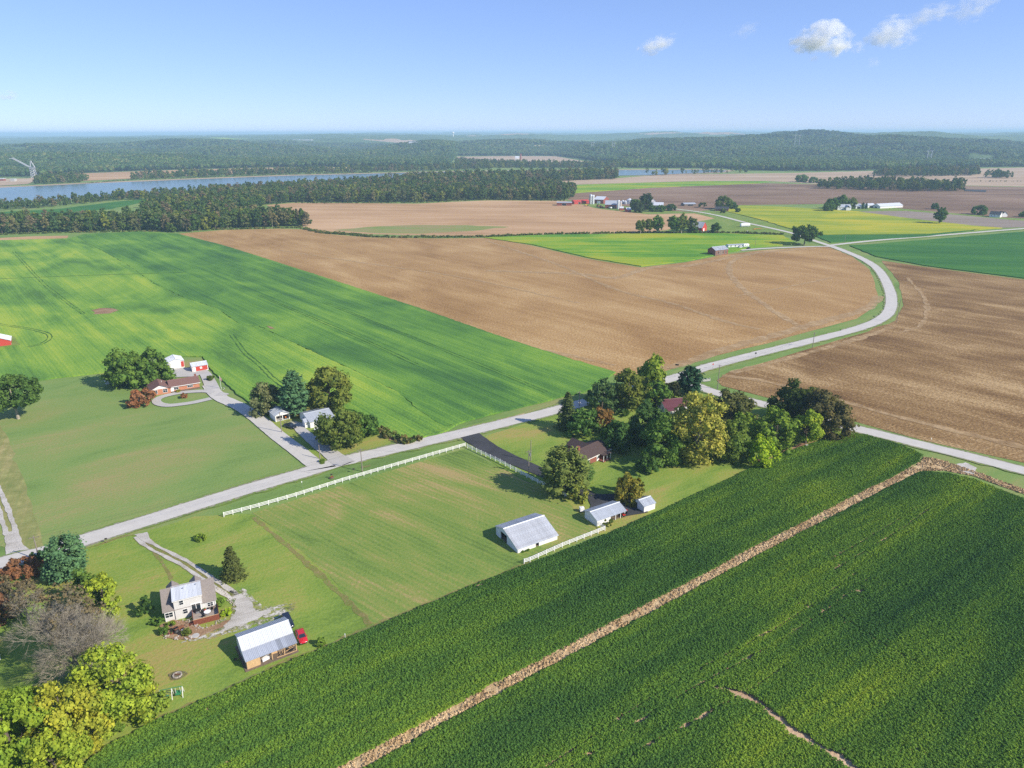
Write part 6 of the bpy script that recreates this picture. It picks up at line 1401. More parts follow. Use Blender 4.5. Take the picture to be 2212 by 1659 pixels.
def playhouse():
    A, B = P3(c3, 1005, 488), P3(c3, 1095, 472)
    b = Bld('playhouse', A, B, 4.2, 'small pale shed with a dark rounded roof in the shade of the maple', 'shed', 'y'); L, W = b.L, b.W
    b.walls(M_white, 2.0, 2.0, 2.0)
    n = 7; pr = [(-W/2-.15 + (W+.3)*i/n, 1.95 + 1.35*math.sin(math.pi*i/n)**.75) for i in range(n+1)]
    b.part('gable', M_white, MB().prism([(y*.92, 1.98+(z-1.95)*.93) for y, z in pr], -L/2+.02, L/2-.02))
    for i in range(n): (y0, z0), (y1, z1) = pr[i], pr[i+1]; b.part('roof_strip', M_shingledark, MB().prism([(y0, z0), (y1, z1), (y1, z1+.1), (y0, z0+.1)], -L/2-.25, L/2+.25))
    b.window('L', .2, .9, .7, .9); b.door('L', -1.0, .8, 1.8)
playhouse()
def flag_pole():
    p = P3(c3, 2098, 528); h = HT(*c3(2098, 528), c3(2083, 402)[1]); t = empty('flagpole', (p.x, p.y, .02), 0, 'white flagpole with a hanging flag in a ring of stones beside the drive', 'flagpole')
    MB().tube([(0,0,0),(0,0,h)], [.07,.04], 8).build('pole', M_trim, t); MB().tube([(0,0,h),(0,0,h+.15)], .08, 8).build('finial', M_yellowp, t)
    fv, ffc = [], []
    for i in range(6):
        for k in range(2): fv.append((.05+.13*i, .05*math.sin(i*1.3), h-.15-(1.5-.06*i)*k-.22*i))
    ffc = [(2*i, 2*i+1, 2*i+3, 2*i+2) for i in range(5)]
    link('flag', pymesh('flag', fv, ffc, plain('faded_flag', (.55,.30,.30), .8, .4, 2)), t)
    r = np.random.default_rng(8)
    for i in range(10): a = i*.628; MB().prism([(-.12,0),(.12,0),(.1,.2),(-.1,.22)], -.18,.18).build('stone', M_concrete, t, (1.3*math.cos(a), 1.3*math.sin(a), 0), (0,0,a+1.57))
flag_pole()
# ---------------------------------------------------------------- white house and garage at the side street
def side_street():
    A, B = P3(c4, 655, 985), P3(c4, 812, 948)
    b = Bld('garage', A, B, 6.2, 'white gabled garage with two open bays beside the side street', 'garage', 'y'); L, W = b.L, b.W
    b.walls(M_white, 2.5, 2.5, 3.7, 0, {'L': [(.12, W/2-.3, 0, 2.2), (-W/2+.3, -.12, 0, 2.2)]}); b.roof(M_metal, .3, .35, .8, M_metal); b.floor(M_concrete); M = Matrix.Translation(b.root.location) @ Matrix.Rotation(b.root.rotation_euler.z, 4, 'Z')
    small_tractor(M @ Vector((-1.6, -1.3, .28)), b.root.rotation_euler.z+math.pi, 'orange garden tractor inside the open white garage', M_orange, 'tractor', .85)
    for lab, x, y, sz, m in (('brown cupboard at the back of the open white garage', 1.8, 1.2, (.9,.5,1.6), M_oldwood), ('stack of grey boxes inside the open white garage', -.6, 1.5, (.8,.7,1.0), M_junk)):
        o = empty('cupboard' if 'cup' in lab else 'storage_box', M @ Vector((x, y, .28)), b.root.rotation_euler.z, lab, 'cupboard' if 'cup' in lab else 'box'); MB().box(-sz[0]/2,-sz[1]/2,0,sz[0]/2,sz[1]/2,sz[2]).build('body', m, o); MB().box(-sz[0]/2-.02,-sz[1]/2-.02,sz[2]+.004,sz[0]/2+.02,sz[1]/2+.02,sz[2]+.06).build('lid', m, o)
    A = P3(c4, 1040, 1055); B = P3(c4, 1320, 1000)
    FLh, BLh = P3(c4, 1040, 1052), P3(c4, 925, 948)
    b = Bld('house', FLh, FLh + (Vector((FLh - BLh).yx.to_3d()) if False else Vector((-(BLh-FLh).y*-1, -(BLh-FLh).x, 0)).normalized()*9.0), (BLh-FLh).length, 'white house with a grey roof tucked between big trees', 'house'); L, W = b.L, b.W
    b.walls(M_white, 2.5, 2.5, 3.9); b.roof(M_metal, .4, .35, .9, M_metal)
    b.window('L', -2.5, 1.0, 1.0, 1.1); b.window('L', 1.6, 1.0, 1.0, 1.1); b.window('F', -L/2+2, 1.0, 1.0, 1.1); b.door('F', 0)
    # entry porch on the lane side
    b.part('porch', M_white, MB().box(-L/2-1.5,-W/2+1.2,0,-L/2-.003,-W/2+4.0,2.3))
    for sg in (-1, 1): b.part('porch_roof', M_metal, MB().add([(-L/2-1.8,-W/2+2.6,3.2),(-L/2+1.2,-W/2+2.6,3.2),(-L/2+1.2,-W/2+2.6+sg*1.75,2.35),(-L/2-1.8,-W/2+2.6+sg*1.75,2.35),(-L/2-1.8,-W/2+2.6,3.1),(-L/2+1.2,-W/2+2.6,3.1),(-L/2+1.2,-W/2+2.6+sg*1.75,2.25),(-L/2-1.8,-W/2+2.6+sg*1.75,2.25)], [(0,1,2,3),(7,6,5,4),(0,4,5,1),(1,5,6,2),(2,6,7,3),(3,7,4,0)]), col=1)
    p = P3(c4, 815, 1045); car('pickup_truck', (p.x, p.y, .1), math.atan2(-.6, .9), P_navy, 'dark pickup truck parked before the white garage', 'truck', 'pickup')
    p = P3(c4, 1105, 1078); o = empty('propane_tank', (p.x, p.y, .08), .4, 'white propane tank in the shade by the white house', 'propane tank'); MB().tube([(-.9,0,.6),(-.75,0,.6),(.75,0,.6),(.9,0,.6)], [.18,.42,.42,.18], 10).build('tank', M_trim, o); MB().box(-.6,-.2,0,-.45,.2,.25).box(.45,-.2,0,.6,.2,.25).build('saddle', M_concrete, o)
    lay('worn_patch', [c4(730,985), c4(800,960), c4(900,980), c4(990,1075), c4(900,1085), c4(860,1050)], M_loose, z=.09, step=1, jitter=.2)
side_street()
# ---------------------------------------------------------------- red barn at the picture edge
def edge_barn():
    A, B = P3(c3, -230, 165), P3(c3, 112, 121)
    b = Bld('barn', A, B, 9.0, 'red metal barn with a white roof cut by the picture edge', 'barn', 'y'); L, W = b.L, b.W
    b.walls(M_redsiding, 3.0, 3.0, 6.2); b.roof(M_metalwhite, .35, .35, .9, M_metalwhite); b.part('base_trim', M_trim, MB().box(-L/2-.035,-W/2,0,-L/2-.004,W/2,.35)); b.part('corner_trim', M_trim, MB().box(-L/2-.036,-W/2-.03,.354,-L/2+.1,-W/2-.004,3.0)); b.door('L', 1.2, 2.6, 2.6, M_trim, .4, .0, 'barn_door', False)
    lay('grass_plot', [c3(-260,190), c3(-240,150), c3(60,35), c3(130,38), c3(195,118), c3(185,122), c3(110,128)], M_verge, z=.66, step=2, jitter=.2)
edge_barn()
w_ = P3(qz(2.747, 0, 1700), -10, 780)
def edge_shed():
    A = G(-16, 1432); B = G(2, 1425)
    b = Bld('shed', A, B, 3.4, 'corner of a white shed at the picture edge beside the bare trees', 'shed'); b.walls(M_white, 2.3, 2.3, 3.1); b.roof(M_metalwhite, .2, .2, .8, M_metalwhite); b.window('F', .3, 1.0, .7, .8)
edge_shed()

# ---------------------------------------------------------------- poles, lines, signs, mailboxes
POLES = {}
def pole(key, x, y, ytop, label, arm=False, transformer=False, name='utility_pole', lamp=False, h=None):
    h = h or HT(x, y, ytop); p = G(x, y); t = empty(name, (p.x, p.y, .2), rad(25), label, 'utility pole' if name == 'utility_pole' else 'street lamp'); POLES[key] = (Vector((p.x, p.y, .2)), h)
    MB().tube([(0,0,-.3),(0,0,h)], [.17,.11], 8).build('pole', M_pole, t)
    if arm:
        a = MB().box(-1.1,-.06,h-.55,1.1,.06,h-.43).build('crossarm', M_pole, t)
        for x_ in (-1.0,-.35,1.0): MB().tube([(x_,0,h-.43),(x_,0,h-.25)], [.05,.03], 6).build('insulator', M_glass, a)
    if transformer: MB().tube([(.42,0,h-2.1),(.42,0,h-1.1)], .27, 10).build('transformer', M_steel, t); MB().box(.1,-.04,h-1.7,.2,.04,h-1.5).build('bracket', M_steel, t)
    if lamp: a = MB().bar((0,0,h-.1),(1.2,0,h+.1),.05).build('arm', M_steel, t); MB().box(1.1,-.15,h-.02,1.6,.15,h+.12).build('lamp_head', M_steel, a)
    return t
pole('a', 86,1212,1159, 'utility pole in the shade beside the rust-brown maple', True)
pole('b', *c4(722,1100), c4(0,880)[1], 'utility pole between the side street and the dark pickup')
pole('c', *c4(1145,1395), c4(0,1240)[1], 'short utility pole on the grass wedge at the gravel drive')
pole('d', *c4(1612,1530), c4(0,1280)[1], 'utility pole standing at the road edge above the white fence', True)
pole('e', *c5(588,388), c5(0,165)[1], 'utility pole with a transformer beside the black drive', True, True)
pole('f', *c5(608,262), c5(0,150)[1], 'slim pole just behind the transformer pole', h=7.0)
pole('g', *c5(1445,660), c5(0,570)[1], 'red-brown pole behind the long open shed')
pole('h', *c6(305,375), c6(0,275)[1], 'utility pole on the roadside behind the upright evergreen', True)
pole('i', *c6(1222,262), c6(0,100)[1], 'utility pole on the corner of the road and cross road', True)
q5v = qz(2212/800, 1900, 600)
pole('j', *q5v(1487,1222), q5v(0,1100)[1], 'utility pole beside the middle of the curving road', True)
pole('k', *c8(670,712), c8(0,645)[1], 'light pole at the far farm crossroads', lamp=True)
pole('l', *c7(1945,693), c7(0,612)[1], 'pale yard light pole beside the trailer house', lamp=True)
pole('m', *c3(1077,312), c3(0,232)[1], 'pole with a white box at the field edge behind the maples')
pole('n', *c7(1565,400), c7(0,310)[1], 'utility pole beside the lane in front of the cottage')
pole('o', *q5v(2185,1012), q5v(0,820)[1], 'slim utility pole outside the bend of the road')
def wire(a, b, label, dx=0.0, sag=.8, dz=-.3, r=.014):
    (p, h), (q, k) = POLES[a], POLES[b]; d = (q-p).normalized(); nrm = Vector((-d.y, d.x, 0))*dx; A = p + nrm + Vector((0,0,h+dz)); B = q + nrm + Vector((0,0,k+dz))
    pts = [A.lerp(B, i/10) - Vector((0,0,sag*4*(i/10)*(1-i/10))) for i in range(11)]
    tag(MB().tube(pts, r, 4, False).build('power_line', M_black), label, 'cable')
for a, b, nm in (('a','d','along the main road past the lawn'), ('d','h','along the road past the black drive'), ('h','i','over the grove to the cross road corner'), ('i','j','beside the curving road')):
    for dx, wn_ in ((-1.0, 'field-side'), (-.35, 'middle'), (1.0, 'road-side')): wire(a, b, f'{wn_} power line {nm}', dx)
wire('b', 'c', 'single wire along the gravel drive of the white house', 0, .4); wire('c', 'd', 'single wire from the short pole to the road pole', 0, .4); wire('d', 'e', 'wire from the road pole over the paddock corner', 0, 1.0)
def sign(x, y, kind, label, rz=0.0, h=2.1):
    p = G(x, y); t = empty('road_sign', (p.x, p.y, .2), rz, label, 'sign'); MB().box(-.03,-.03,-.1,.03,.03,h).build('post', M_steel, t)
    if kind == 'stop': MB().add([(.38*math.cos(rad(22.5+45*i)), s_, h+.1+.38*math.sin(rad(22.5+45*i))) for s_ in (-.045, -.032) for i in range(8)], [tuple(range(8)), tuple(range(15,7,-1))] + [(i, i+8, (i+1)%8+8, (i+1)%8) for i in range(8)]).build('plate', M_redpaint, t)
    elif kind == 'diamond': MB().add([(dx*.48, s_, h+.15+dz_*.48) for s_ in (-.045,-.032) for dx, dz_ in ((1,0),(0,1),(-1,0),(0,-1))], [(0,1,2,3),(7,6,5,4),(0,4,5,1),(1,5,6,2),(2,6,7,3),(3,7,4,0)]).build('plate', M_yellowp, t)
    elif kind == 'dark': MB().box(-.4,-.045,h-.35,.4,-.032,h+.35).build('plate', M_black, t)
    else: MB().box(-.11,-.045,h-.3,.11,-.032,h+.25).build('plate', M_trim, t)
sign(*c6(1190,128), 'stop', 'stop sign at the road edge seen from behind the junction pine', .3)
sign(*c6(945,130), 'dark', 'dark sign beside the road behind the willow, nearer the willow'); sign(*c6(957,131), 'dark', 'dark sign beside the road behind the willow, nearer the pine')
sign(*c6(1473,52), 'dark', 'small dark sign in the road verge near the curve')
sign(*qz(2.766,768,1250)(385,590), 'plain', 'slim white sign post on the verge across from the side street', .3, 1.8)
q6v = qz(2212/672, 2400, 1200)
sign(*q6v(520,300), 'plain', 'white marker post on the cross road by the brown-olive tree', .2, 1.1); sign(*q6v(1292,415), 'plain', 'white marker post at the stubble edge of the cross road', .2, 1.1)
def mailbox(x, y, label, rz=.4, brick=False):
    p = G(x, y); t = empty('mailbox', (p.x, p.y, .2), rz, label, 'mailbox'); MB().box(-.05,-.05,-.1,.05,.05,1.0).build('post', M_oldwood, t)
    bx = MB().prism([(-.14,1.004),(.14,1.004),(.14,1.2),(.08,1.3),(-.08,1.3),(-.14,1.2)], -.28,.28).build('box', M_black, t); MB().box(.15,-.02,1.2,.17,.02,1.42).build('flag', M_redpaint, bx)
    if brick:
        o = empty('flower_bed', (p.x, p.y, .2), 0, 'ring of orange flowers round the mailbox at the side street corner', 'flower bed'); MB().tube([(0,0,0),(0,0,.12)], .8, 12).build('earth', M_dirt, o); c = link('flowers', broad_crown(1.5,.45,.1,np.random.default_rng(9),.09,120,9), o); c.color = (.5,.2,.05,1)
q1v = qz(2.7656, 0, 1100)
mailbox(*q1v(885,1465), 'black mailbox at the road edge near the two-track lane'); q2v = qz(2.7656, 768, 1250)
mailbox(*q2v(628,512), 'mailbox in a flower ring across from the side street', brick=True); mailbox(*q2v(812,465), 'black mailbox on the verge near the road pole'); mailbox(*q2v(1712,205), 'black mailbox beside the mouth of the black drive')
p = q2v(548, 372); T('bush', p[0], p[1]+3, 11, p[1]-5, LGR, 'small leafy bush on the grass wedge by the short pole', 'bush')
p = P3(qz(2.212,1000,1750), 80, 368); t = empty('ground_stake', (p.x, p.y, .1), 0, 'short white stake in the grass near the bean field edge', 'stake'); MB().bar((0,0,0),(0,0,1.0),.08).build('stake', M_trim, t); MB().box(-.1,-.06,1.0,.1,.06,1.15).build('cap', M_trim, t)
# ---------------------------------------------------------------- far farms
def simple_barn(name, x0, y0, x1, y1, depth, eave, ridge, wallm, roofm, label, cat='barn', axis='x', wins=0, door=None, pw=None, over=.4):
    b = Bld(name, G(x0, y0), G(x1, y1), depth, label, cat, axis); b.walls(wallm, eave, eave, ridge); b.roof(roofm, over, .3, pw)
    for i in range(wins): b.window('F', -b.L/2 + b.L*(i+.6)/(wins+.2), eave*.4, 1.1, 1.1, 1, 2)
    if door: b.door(door[0], door[1], door[2], door[3], door[4] if len(door) > 4 else M_black, .05, .0, 'barn_door', False)
    return b
# weathered barn with a stone-like patchwork front, trailer house, white vehicles
FL, FM, FR = P3(c7, 1480, 770), P3(c7, 1565, 782), P3(c7, 1685, 768)
b = Bld('barn', FM, FR, (FM-FL).length, 'weathered red-brown barn with a pale patchy front at the edge of the stubble', 'barn'); L, W = b.L, b.W
b.walls(M_redwood, 4.6, 4.6, 6.9, 0, {'L': [(-W*.1, W*.35, 0, 1.6)]}); b.roof(M_metal, .4, .4, 1.0, M_metal)
r = np.random.default_rng(3); nb = 24
for i in range(nb):
    z0 = .15 + r.uniform(0, .5); o = b.part('plank', [M_oldwood, M_junk, M_redwood, M_oldwood][int(r.integers(0, 4))], MB().box(-L/2+L*i/nb+.02, -W/2-.05, z0, -L/2+L*(i+1)/nb-.02, -W/2-.004, 4.5-r.uniform(0, .4)))
for u in (-L*.25, L*.12, L*.34): b.part('hatch', M_black, MB().box(u-.35, -W/2-.075, 1.6, u+.35, -W/2-.055, 3.2))
b = simple_barn('trailer_house', *c7(1690,708), *c7(1862,700), 4.5, 2.6, 3.0, M_white, M_metal, 'long low white trailer house beside the weathered barn', 'house', wins=4)
b.door('F', b.L*.1, .95, 2.0, M_oldwood); b.part('porch', M_oldwood, MB().box(b.L*.02, -b.W/2-2.2, 0, b.L*.2, -b.W/2-.03, .6))
p = P3(c7, 1805, 708); car('van', (p.x, p.y, .3), .4, P_white, 'white vehicle parked in front of the trailer house', 'car', 'suv')
p = P3(c7, 1885, 716); car('car', (p.x, p.y, .3), .9, P_navy, 'dark car parked at the end of the trailer house drive', 'car')
p = P3(c7, 1855, 700); t = empty('camper', (p.x, p.y, .3), .3, 'white camper trailer beside the trailer house', 'camper'); MB().prism([(-1.1,.5),(1.1,.5),(1.15,2.4),(.9,2.8),(-.9,2.8),(-1.15,2.4)], -2.8, 2.8).build('body', M_trim, t)
for sx in (-.5,.5):
    for sy in (-1,1): wheel(t, sx, sy*.95, .35, .2)
MB().box(-1.8,-1.17,1.5,-.6,-1.12,2.1).box(.6,-1.17,1.5,1.6,-1.12,2.1).build('window', M_glass, t)
# red barn in the trees, tank wagon, little shed, orange machines
b = simple_barn('barn', *c7(1330,548), *c7(1440,556), 15, 4.2, 9.6, M_redsiding, M_metal, 'red barn with a tall grey roof among the trees', axis='x', pw=1.2, door=('R', -2, 3, 3.2, M_trim))
p = P3(c7, 1500, 556); car('pickup_truck', (p.x, p.y, .05), .5, P_white, 'white truck parked between the red barn and the round dark tree', 'truck', 'pickup')
p = P3(c7, 1848, 508); t = empty('storage_tank', (p.x, p.y, .05), .15, 'white cylinder tank lying on the grass beside the farm lane', 'tank'); MB().tube([(-5.5,0,2.0),(-5.2,0,2.0),(5.2,0,2.0),(5.5,0,2.0)], [1.2,2.0,2.0,1.2], 14).build('tank', M_trim, t)
for x in (-3.5, 3.5): MB().box(x-.3,-1.4,0,x+.3,1.4,.9).build('saddle', M_concrete, t)
MB().box(-.6,-.4,3.9,.6,.4,4.4).build('hatch', M_steel, t)
p = P3(c7, 1873, 560); t = tag(MB().tube([(0,-.7,.75),(0,.7,.75)], .75, 12).build('hay_bale', M_trim, None, (p.x, p.y, .05)), 'white wrapped bale at the field edge below the farm lane', 'bale')
for lab, X, Y, rz in (('orange hay rake on the grass beside the farm lane, nearer the lane', 1975, 530, .3), ('orange disc harrow on the grass beside the farm lane, nearer the red barn', 1940, 534, .9)):
    p = P3(c7, X, Y); t = empty('farm_implement', (p.x, p.y, .05), rz, lab, 'implement'); MB().bar((-4,0,.8),(4,0,.8),.3).bar((0,-1.5,.7),(0,2.5,.7),.25).build('frame', M_orange, t)
    for k in np.linspace(-3.6, 3.6, 7): MB().tube([(k,-.9,.45),(k+.12,-.9,.45)], .45, 10).build('disc', M_yellowp, t)
    wheel(t, -1.2, .6, .45, .25); wheel(t, 1.2, .6, .45, .25)
# distant farm complex (crop 1680,560 .. scale 6.144)
cf = qz(6.1444, 1680, 560)
def silo(X, Y, top, rpx, mat, label, dome=True):
    x, y = cf(X, Y); h = HT(x, y, cf(0, top)[1]); r = WD(x, y, rpx/6.1444*.72); p = G(x, y); t = empty('silo', (p.x, p.y, .05), 0, label, 'silo')
    MB().tube([(0,0,0),(0,0,h*.88)], r, 20, True).build('barrel', mat, t, smooth=False)
    n = 6; MB().tube([(0,0,h*.88+.003)] + [(0,0,h*.88 + h*.11*math.sin(math.pi/2*i/n)) for i in range(1, n+1)], [r*1.02*math.cos(math.pi/2*i/n*.97) for i in range(n+1)], 20).build('dome', M_bin if dome else M_metal, t)
    MB().box(-.6, -r-.9, 0, .6, -r+.1, h*.9).build('chute', M_trim, t)
    for k in range(1, 9): MB().tube([(0,0,h*.88*k/9-.06),(0,0,h*.88*k/9+.06)], r+.05, 20).build('hoop', M_steel, t)
silo(566, 322, 140, 28, M_silo, 'tall grey silo at the left end of the far farm, its darker twin beside it'); silo(610, 322, 148, 24, M_bin, 'pale silo next to the tall grey one at the white-roofed barn')
silo(1072, 410, 245, 28, M_bin, 'pale grey silo standing before the blue-roofed barn'); silo(1116, 385, 270, 22, plain('tile_silo', (.55,.38,.30), .8, .15, 1), 'short reddish silo beside the pale grey one')
def gbin(X, Y, top, rpx, label):
    x, y = cf(X, Y); h = HT(x, y, cf(0, top)[1]); r = WD(x, y, rpx/6.1444*.72); p = G(x, y); t = empty('grain_bin', (p.x, p.y, .05), 0, label, 'grain bin')
    MB().tube([(0,0,0),(0,0,h*.7)], r, 20).build('barrel', M_bin, t); MB().tube([(0,0,h*.7+.003),(0,0,h*.95),(0,0,h)], [r*1.04,r*.15,r*.12], 20).build('roof', M_metalwhite, t)
    MB().box(-.5,-r-.08,0,.5,-r+.1,2.1).build('door', M_steel, t)
gbin(1160, 315, 245, 30, 'small corrugated grain bin behind the blue-roofed barn'); gbin(1205, 322, 252, 28, 'second small grain bin beside the large one'); gbin(1280, 320, 212, 55, 'large grain bin with a cone roof beside the dark trees')
def cfb(name, x0, y0, x1, y1, depth, eave, ridge, wallm, roofm, label, **k): return simple_barn(name, *cf(x0, y0), *cf(x1, y1), depth, eave, ridge, wallm, roofm, label, **k)
cfb('shed', -60, 350, 215, 352, 12, 4.2, 5.2, M_redwood, M_metal, 'low dark red cattle shed at the far end of the farm', cat='shed', door=('F', 0, 6, 3.2))
cfb('shed', 265, 325, 540, 312, 10, 3.5, 5.6, M_redsiding, M_redsiding, 'long red-roofed shed beside the silos', cat='shed', door=('F', -4, 4, 2.6))
cfb('barn', 625, 312, 800, 318, 30, 6.0, 9.5, M_redwood, M_metalwhite, 'wide barn with a bright white roof behind the silos', door=('F', 0, 5, 4, M_trim))
cfb('barn', 830, 405, 1040, 408, 16, 5.5, 10.5, M_redwood, M_metal, 'dark barn with a blue-grey roof in front of the silos', door=('F', 3, 4, 3.5))
cfb('shed', 1100, 440, 1172, 440, 7, 3.2, 5.0, M_redsiding, M_metalwhite, 'small red shed below the pale grey silo', cat='shed', wins=1)
cfb('shed', 1235, 468, 1312, 465, 7, 3.2, 5.4, M_redsiding, M_metalwhite, 'small red shed with a white roof nearest the stubble', cat='shed', wins=1)
cfb('house', 1640, 415, 1900, 420, 12, 5.5, 9.0, M_white, M_metalwhite, 'white farmhouse behind the low dark trees of the far farm', cat='house', wins=5)
def quonset():
    b = Bld('quonset_shed', G(*cf(1625, 345)), G(*cf(1785, 345)), 26, 'white arched shed with a dark door at the far farm', 'shed', 'y'); L, W = b.L, b.W; n = 10; H = 8.5
    pr = [(-W/2*math.cos(math.pi*i/n), H*math.sin(math.pi*i/n)) for i in range(n+1)]
    for i in range(n): (y0, z0), (y1, z1) = pr[i], pr[i+1]; b.part('roof_panel', M_metalwhite, MB().prism([(y0, z0), (y1, z1), (y1*1.02, z1+.12), (y0*1.02, z0+.12)], -L/2, L/2), col=1)
    b.part('end_wall', M_white, MB().prism([(y*.985, z*.985) for y, z in pr], -L/2+.3, -L/2+.5)); b.door('L', 0, 5, 5, M_black, .05, -.3, 'barn_door', False)
quonset()
r = np.random.default_rng(21)
for lab, X, Y, m in (('red combine among the machines before the blue-roofed barn', 760, 395, M_redpaint), ('dark plough among the machines before the blue-roofed barn', 700, 375, M_rust), ('white wagon at the corner of the blue-roofed barn', 925, 408, M_trim), ('yellow machine on the grass below the silos', 490, 360, M_yellowp)):
    p = P3(cf, X, Y); t = empty('farm_machine', (p.x, p.y, .05), r.uniform(0, 3), lab, 'machine'); MB().box(-2.5,-1.2,1.0,2.0,1.2,2.4).build('body', m, t); MB().box(.6,-1.0,2.404,1.9,1.0,3.6).build('cab', M_glass, t)
    for sx, rr in ((-1.6,.7),(1.5,1.0)):
        for sy in (-1.35, 1.35): wheel(t, sx, sy, rr, .5)
simple_barn('shed', *c7(1275,310), *c7(1385,308), 14, 2.6, 4.0, M_oldwood, M_metal, 'low open cattle shed beyond the farm lane', 'shed', door=('F', 0, 8, 2.0))
simple_barn('house', *c7(1560,358), *c7(1690,362), 12, 3.0, 5.6, M_brickdark, M_shingledark, 'dark farm cottage under the large rounded tree', 'house', wins=3)
# farmstead by the yellow field
b = simple_barn('house', *c8(608,432), *c8(725,432), 12, 4.0, 7.2, M_white, M_metal, 'white house under the dark trees at the yellow field', 'house', wins=3); b.part('gable_wing', M_white, MB().box(b.L*.05, -b.W/2-4, 0, b.L*.3, -b.W/2-.02, 4.0))
for sg in (-1, 1): b.part('wing_roof', M_metal, MB().add([(b.L*.175,-b.W/2-4.4,6.6),(b.L*.175,0,6.6),(b.L*.175+sg*b.L*.15,0,3.9),(b.L*.175+sg*b.L*.15,-b.W/2-4.4,3.9),(b.L*.175,-b.W/2-4.4,6.45),(b.L*.175,0,6.45),(b.L*.175+sg*b.L*.15,0,3.75),(b.L*.175+sg*b.L*.15,-b.W/2-4.4,3.75)], [(0,1,2,3),(7,6,5,4),(0,4,5,1),(1,5,6,2),(2,6,7,3),(3,7,4,0)]), col=1)
simple_barn('shed', *c8(765,420), *c8(815,420), 12, 4, 6.5, M_white, M_metal, 'white shed beside the first slim conifer', 'shed', door=('F', 0, 4, 3))
simple_barn('shed', *c8(868,412), *c8(935,410), 12, 3.5, 5.5, M_white, M_metalwhite, 'white open shed past the slim conifers', 'shed', door=('F', 0, 7, 2.6))
simple_barn('poultry_barn', *c8(975,418), *c8(1170,408), 14, 3.0, 6.0, M_white, M_metalwhite, 'very long low white barn at the brown field', 'barn', door=('L', 0, 3, 2.4), pw=None)
simple_barn('house', *c8(1910,490), *c8(2005,496), 13, 3.5, 6.8, M_white, M_shingledark, 'far house with a dark grey roof beside the broad tree', 'house', wins=3); simple_barn('garage', *c8(2018,490), *c8(2068,490), 10, 3.2, 6.2, M_white, M_shingledark, 'white gabled garage next to the dark-roofed far house', 'garage', axis='y', door=('L', 0, 4, 2.6, M_trim))
t = tag(sheet('solar_array', D([(1656+1700*.2513, 345.6+255*.2513), (1656+1890*.2513, 345.6+262*.2513), (1656+1885*.2513, 345.6+276*.2513), (1656+1700*.2513, 345.6+268*.2513)]), .6, M_shingledark, kind=None, skirt=.5), 'dark flat row of panels at the end of the copse', 'panel array')
# buildings by the river wood
simple_barn('shed', 1177,389, 1194,389, 14, 4, 6.5, M_white, M_metalwhite, 'small white shed at the edge of the river wood', 'shed', door=('F', 0, 4, 3)); simple_barn('barn', 1199,388, 1222,388, 20, 6, 9, M_oldwood, M_metal, 'dark barn with a pale roof at the edge of the river wood', door=('F', 0, 8, 4))
simple_barn('house', 962,394, 985,395, 14, 5, 8, M_white, M_metalwhite, 'white farmhouse in a gap of the river wood', 'house', wins=2)
# ---------------------------------------------------------------- across the river
def GT(x, y, dmax=9000):
    """Where the line of sight through (x, y) meets the terrain."""
    f = FPX*W_; d = (fw + R_*((x - W_/2)/f) - U_*((y - H_/2)/f)).normalized(); s = 1500.0
    while s < dmax:
        p = Vector((0, 0, CAM_H)) + d*s
        if p.z <= float(terrain(np.array([p.x]), np.array([p.y]))[0]): break
        s += 10
    return p
def loader():
    p = G(74, 384); t = empty('conveyor_tower', (p.x, p.y, 0), 0, 'pale lattice conveyor tower with a long slanting boom on the far river bank', 'conveyor'); s = WD(74, 384, 1)*.9
    w = 4.5*s; h = 21*s; m = MB()
    for sx in (-1, 1):
        for sy in (-1, 1): m.bar((sx*w, sy*w, 0), (sx*w*.8, sy*w*.8, h), .9)
    for k in range(4):
        z0, z1 = h*k/4, h*(k+1)/4
        for sx in (-1, 1): m.bar((sx*w, -w, z0), (sx*w*.9, w, z1), .8).bar((-w, sx*w, z0), (w*.9, sx*w, z1), .8).bar((-w, sx*w*.95, z1), (w, sx*w*.95, z1), .9)
    m.build('tower', M_silo, t); MB().box(-w*1.1, -w, h, w*1.1, w, h+4*s).build('cabin', M_steel, t)
    MB().bar((-w*.8, 0, h+4*s), (-.5*s, 0, h+18*s), 1.6).bar((w*1.6, 0, h+2*s), (0, 0, h+18*s), 1.6).build('mast', M_silo, t)
    b = MB().bar((-w, -1.6, h+3*s), (-41*s, -1.6, h+23*s), 1.4).bar((-w, 1.6, h+3*s), (-41*s, 1.6, h+23*s), 1.4).bar((-w, 0, h+4.5*s), (-41*s, 0, h+25*s), 1.2)
    for k in range(12): q = k/12; b.bar((-w-(41*s-w)*q, -1.6, h+3*s+20*s*q), (-w-(41*s-w)*(q+.08), 1.6, h+3*s+20*s*(q+.08)), .9)
    b.build('boom', M_silo, t); MB().bar((-41*s, 0, h+24*s), (-50*s, 0, h+23*s), 1.5).build('boom_head', M_silo, t); MB().bar((w*.9, 0, h), (w*2.2, 0, 0), 1.4).build('stair', M_steel, t)
loader()
for lab, x, y, w in (('dark red barge or shed at the river gravel yard', 2, 391, 16), ('pale block of the gravel works on the far bank', 30, 392, 8)):
    p = G(x, y); s = WD(x, y, 1); t = empty('shed', (p.x, p.y, .6), .1, lab, 'shed'); MB().box(-w*s/2,-5,0,w*s/2,5,4*s).build('wall', M_redwood if 'red' in lab else M_concrete, t); MB().box(-w*s/2-.5,-5.5,4*s+.01,w*s/2+.5,5.5,4*s+1).build('roof', M_metalwhite, t)
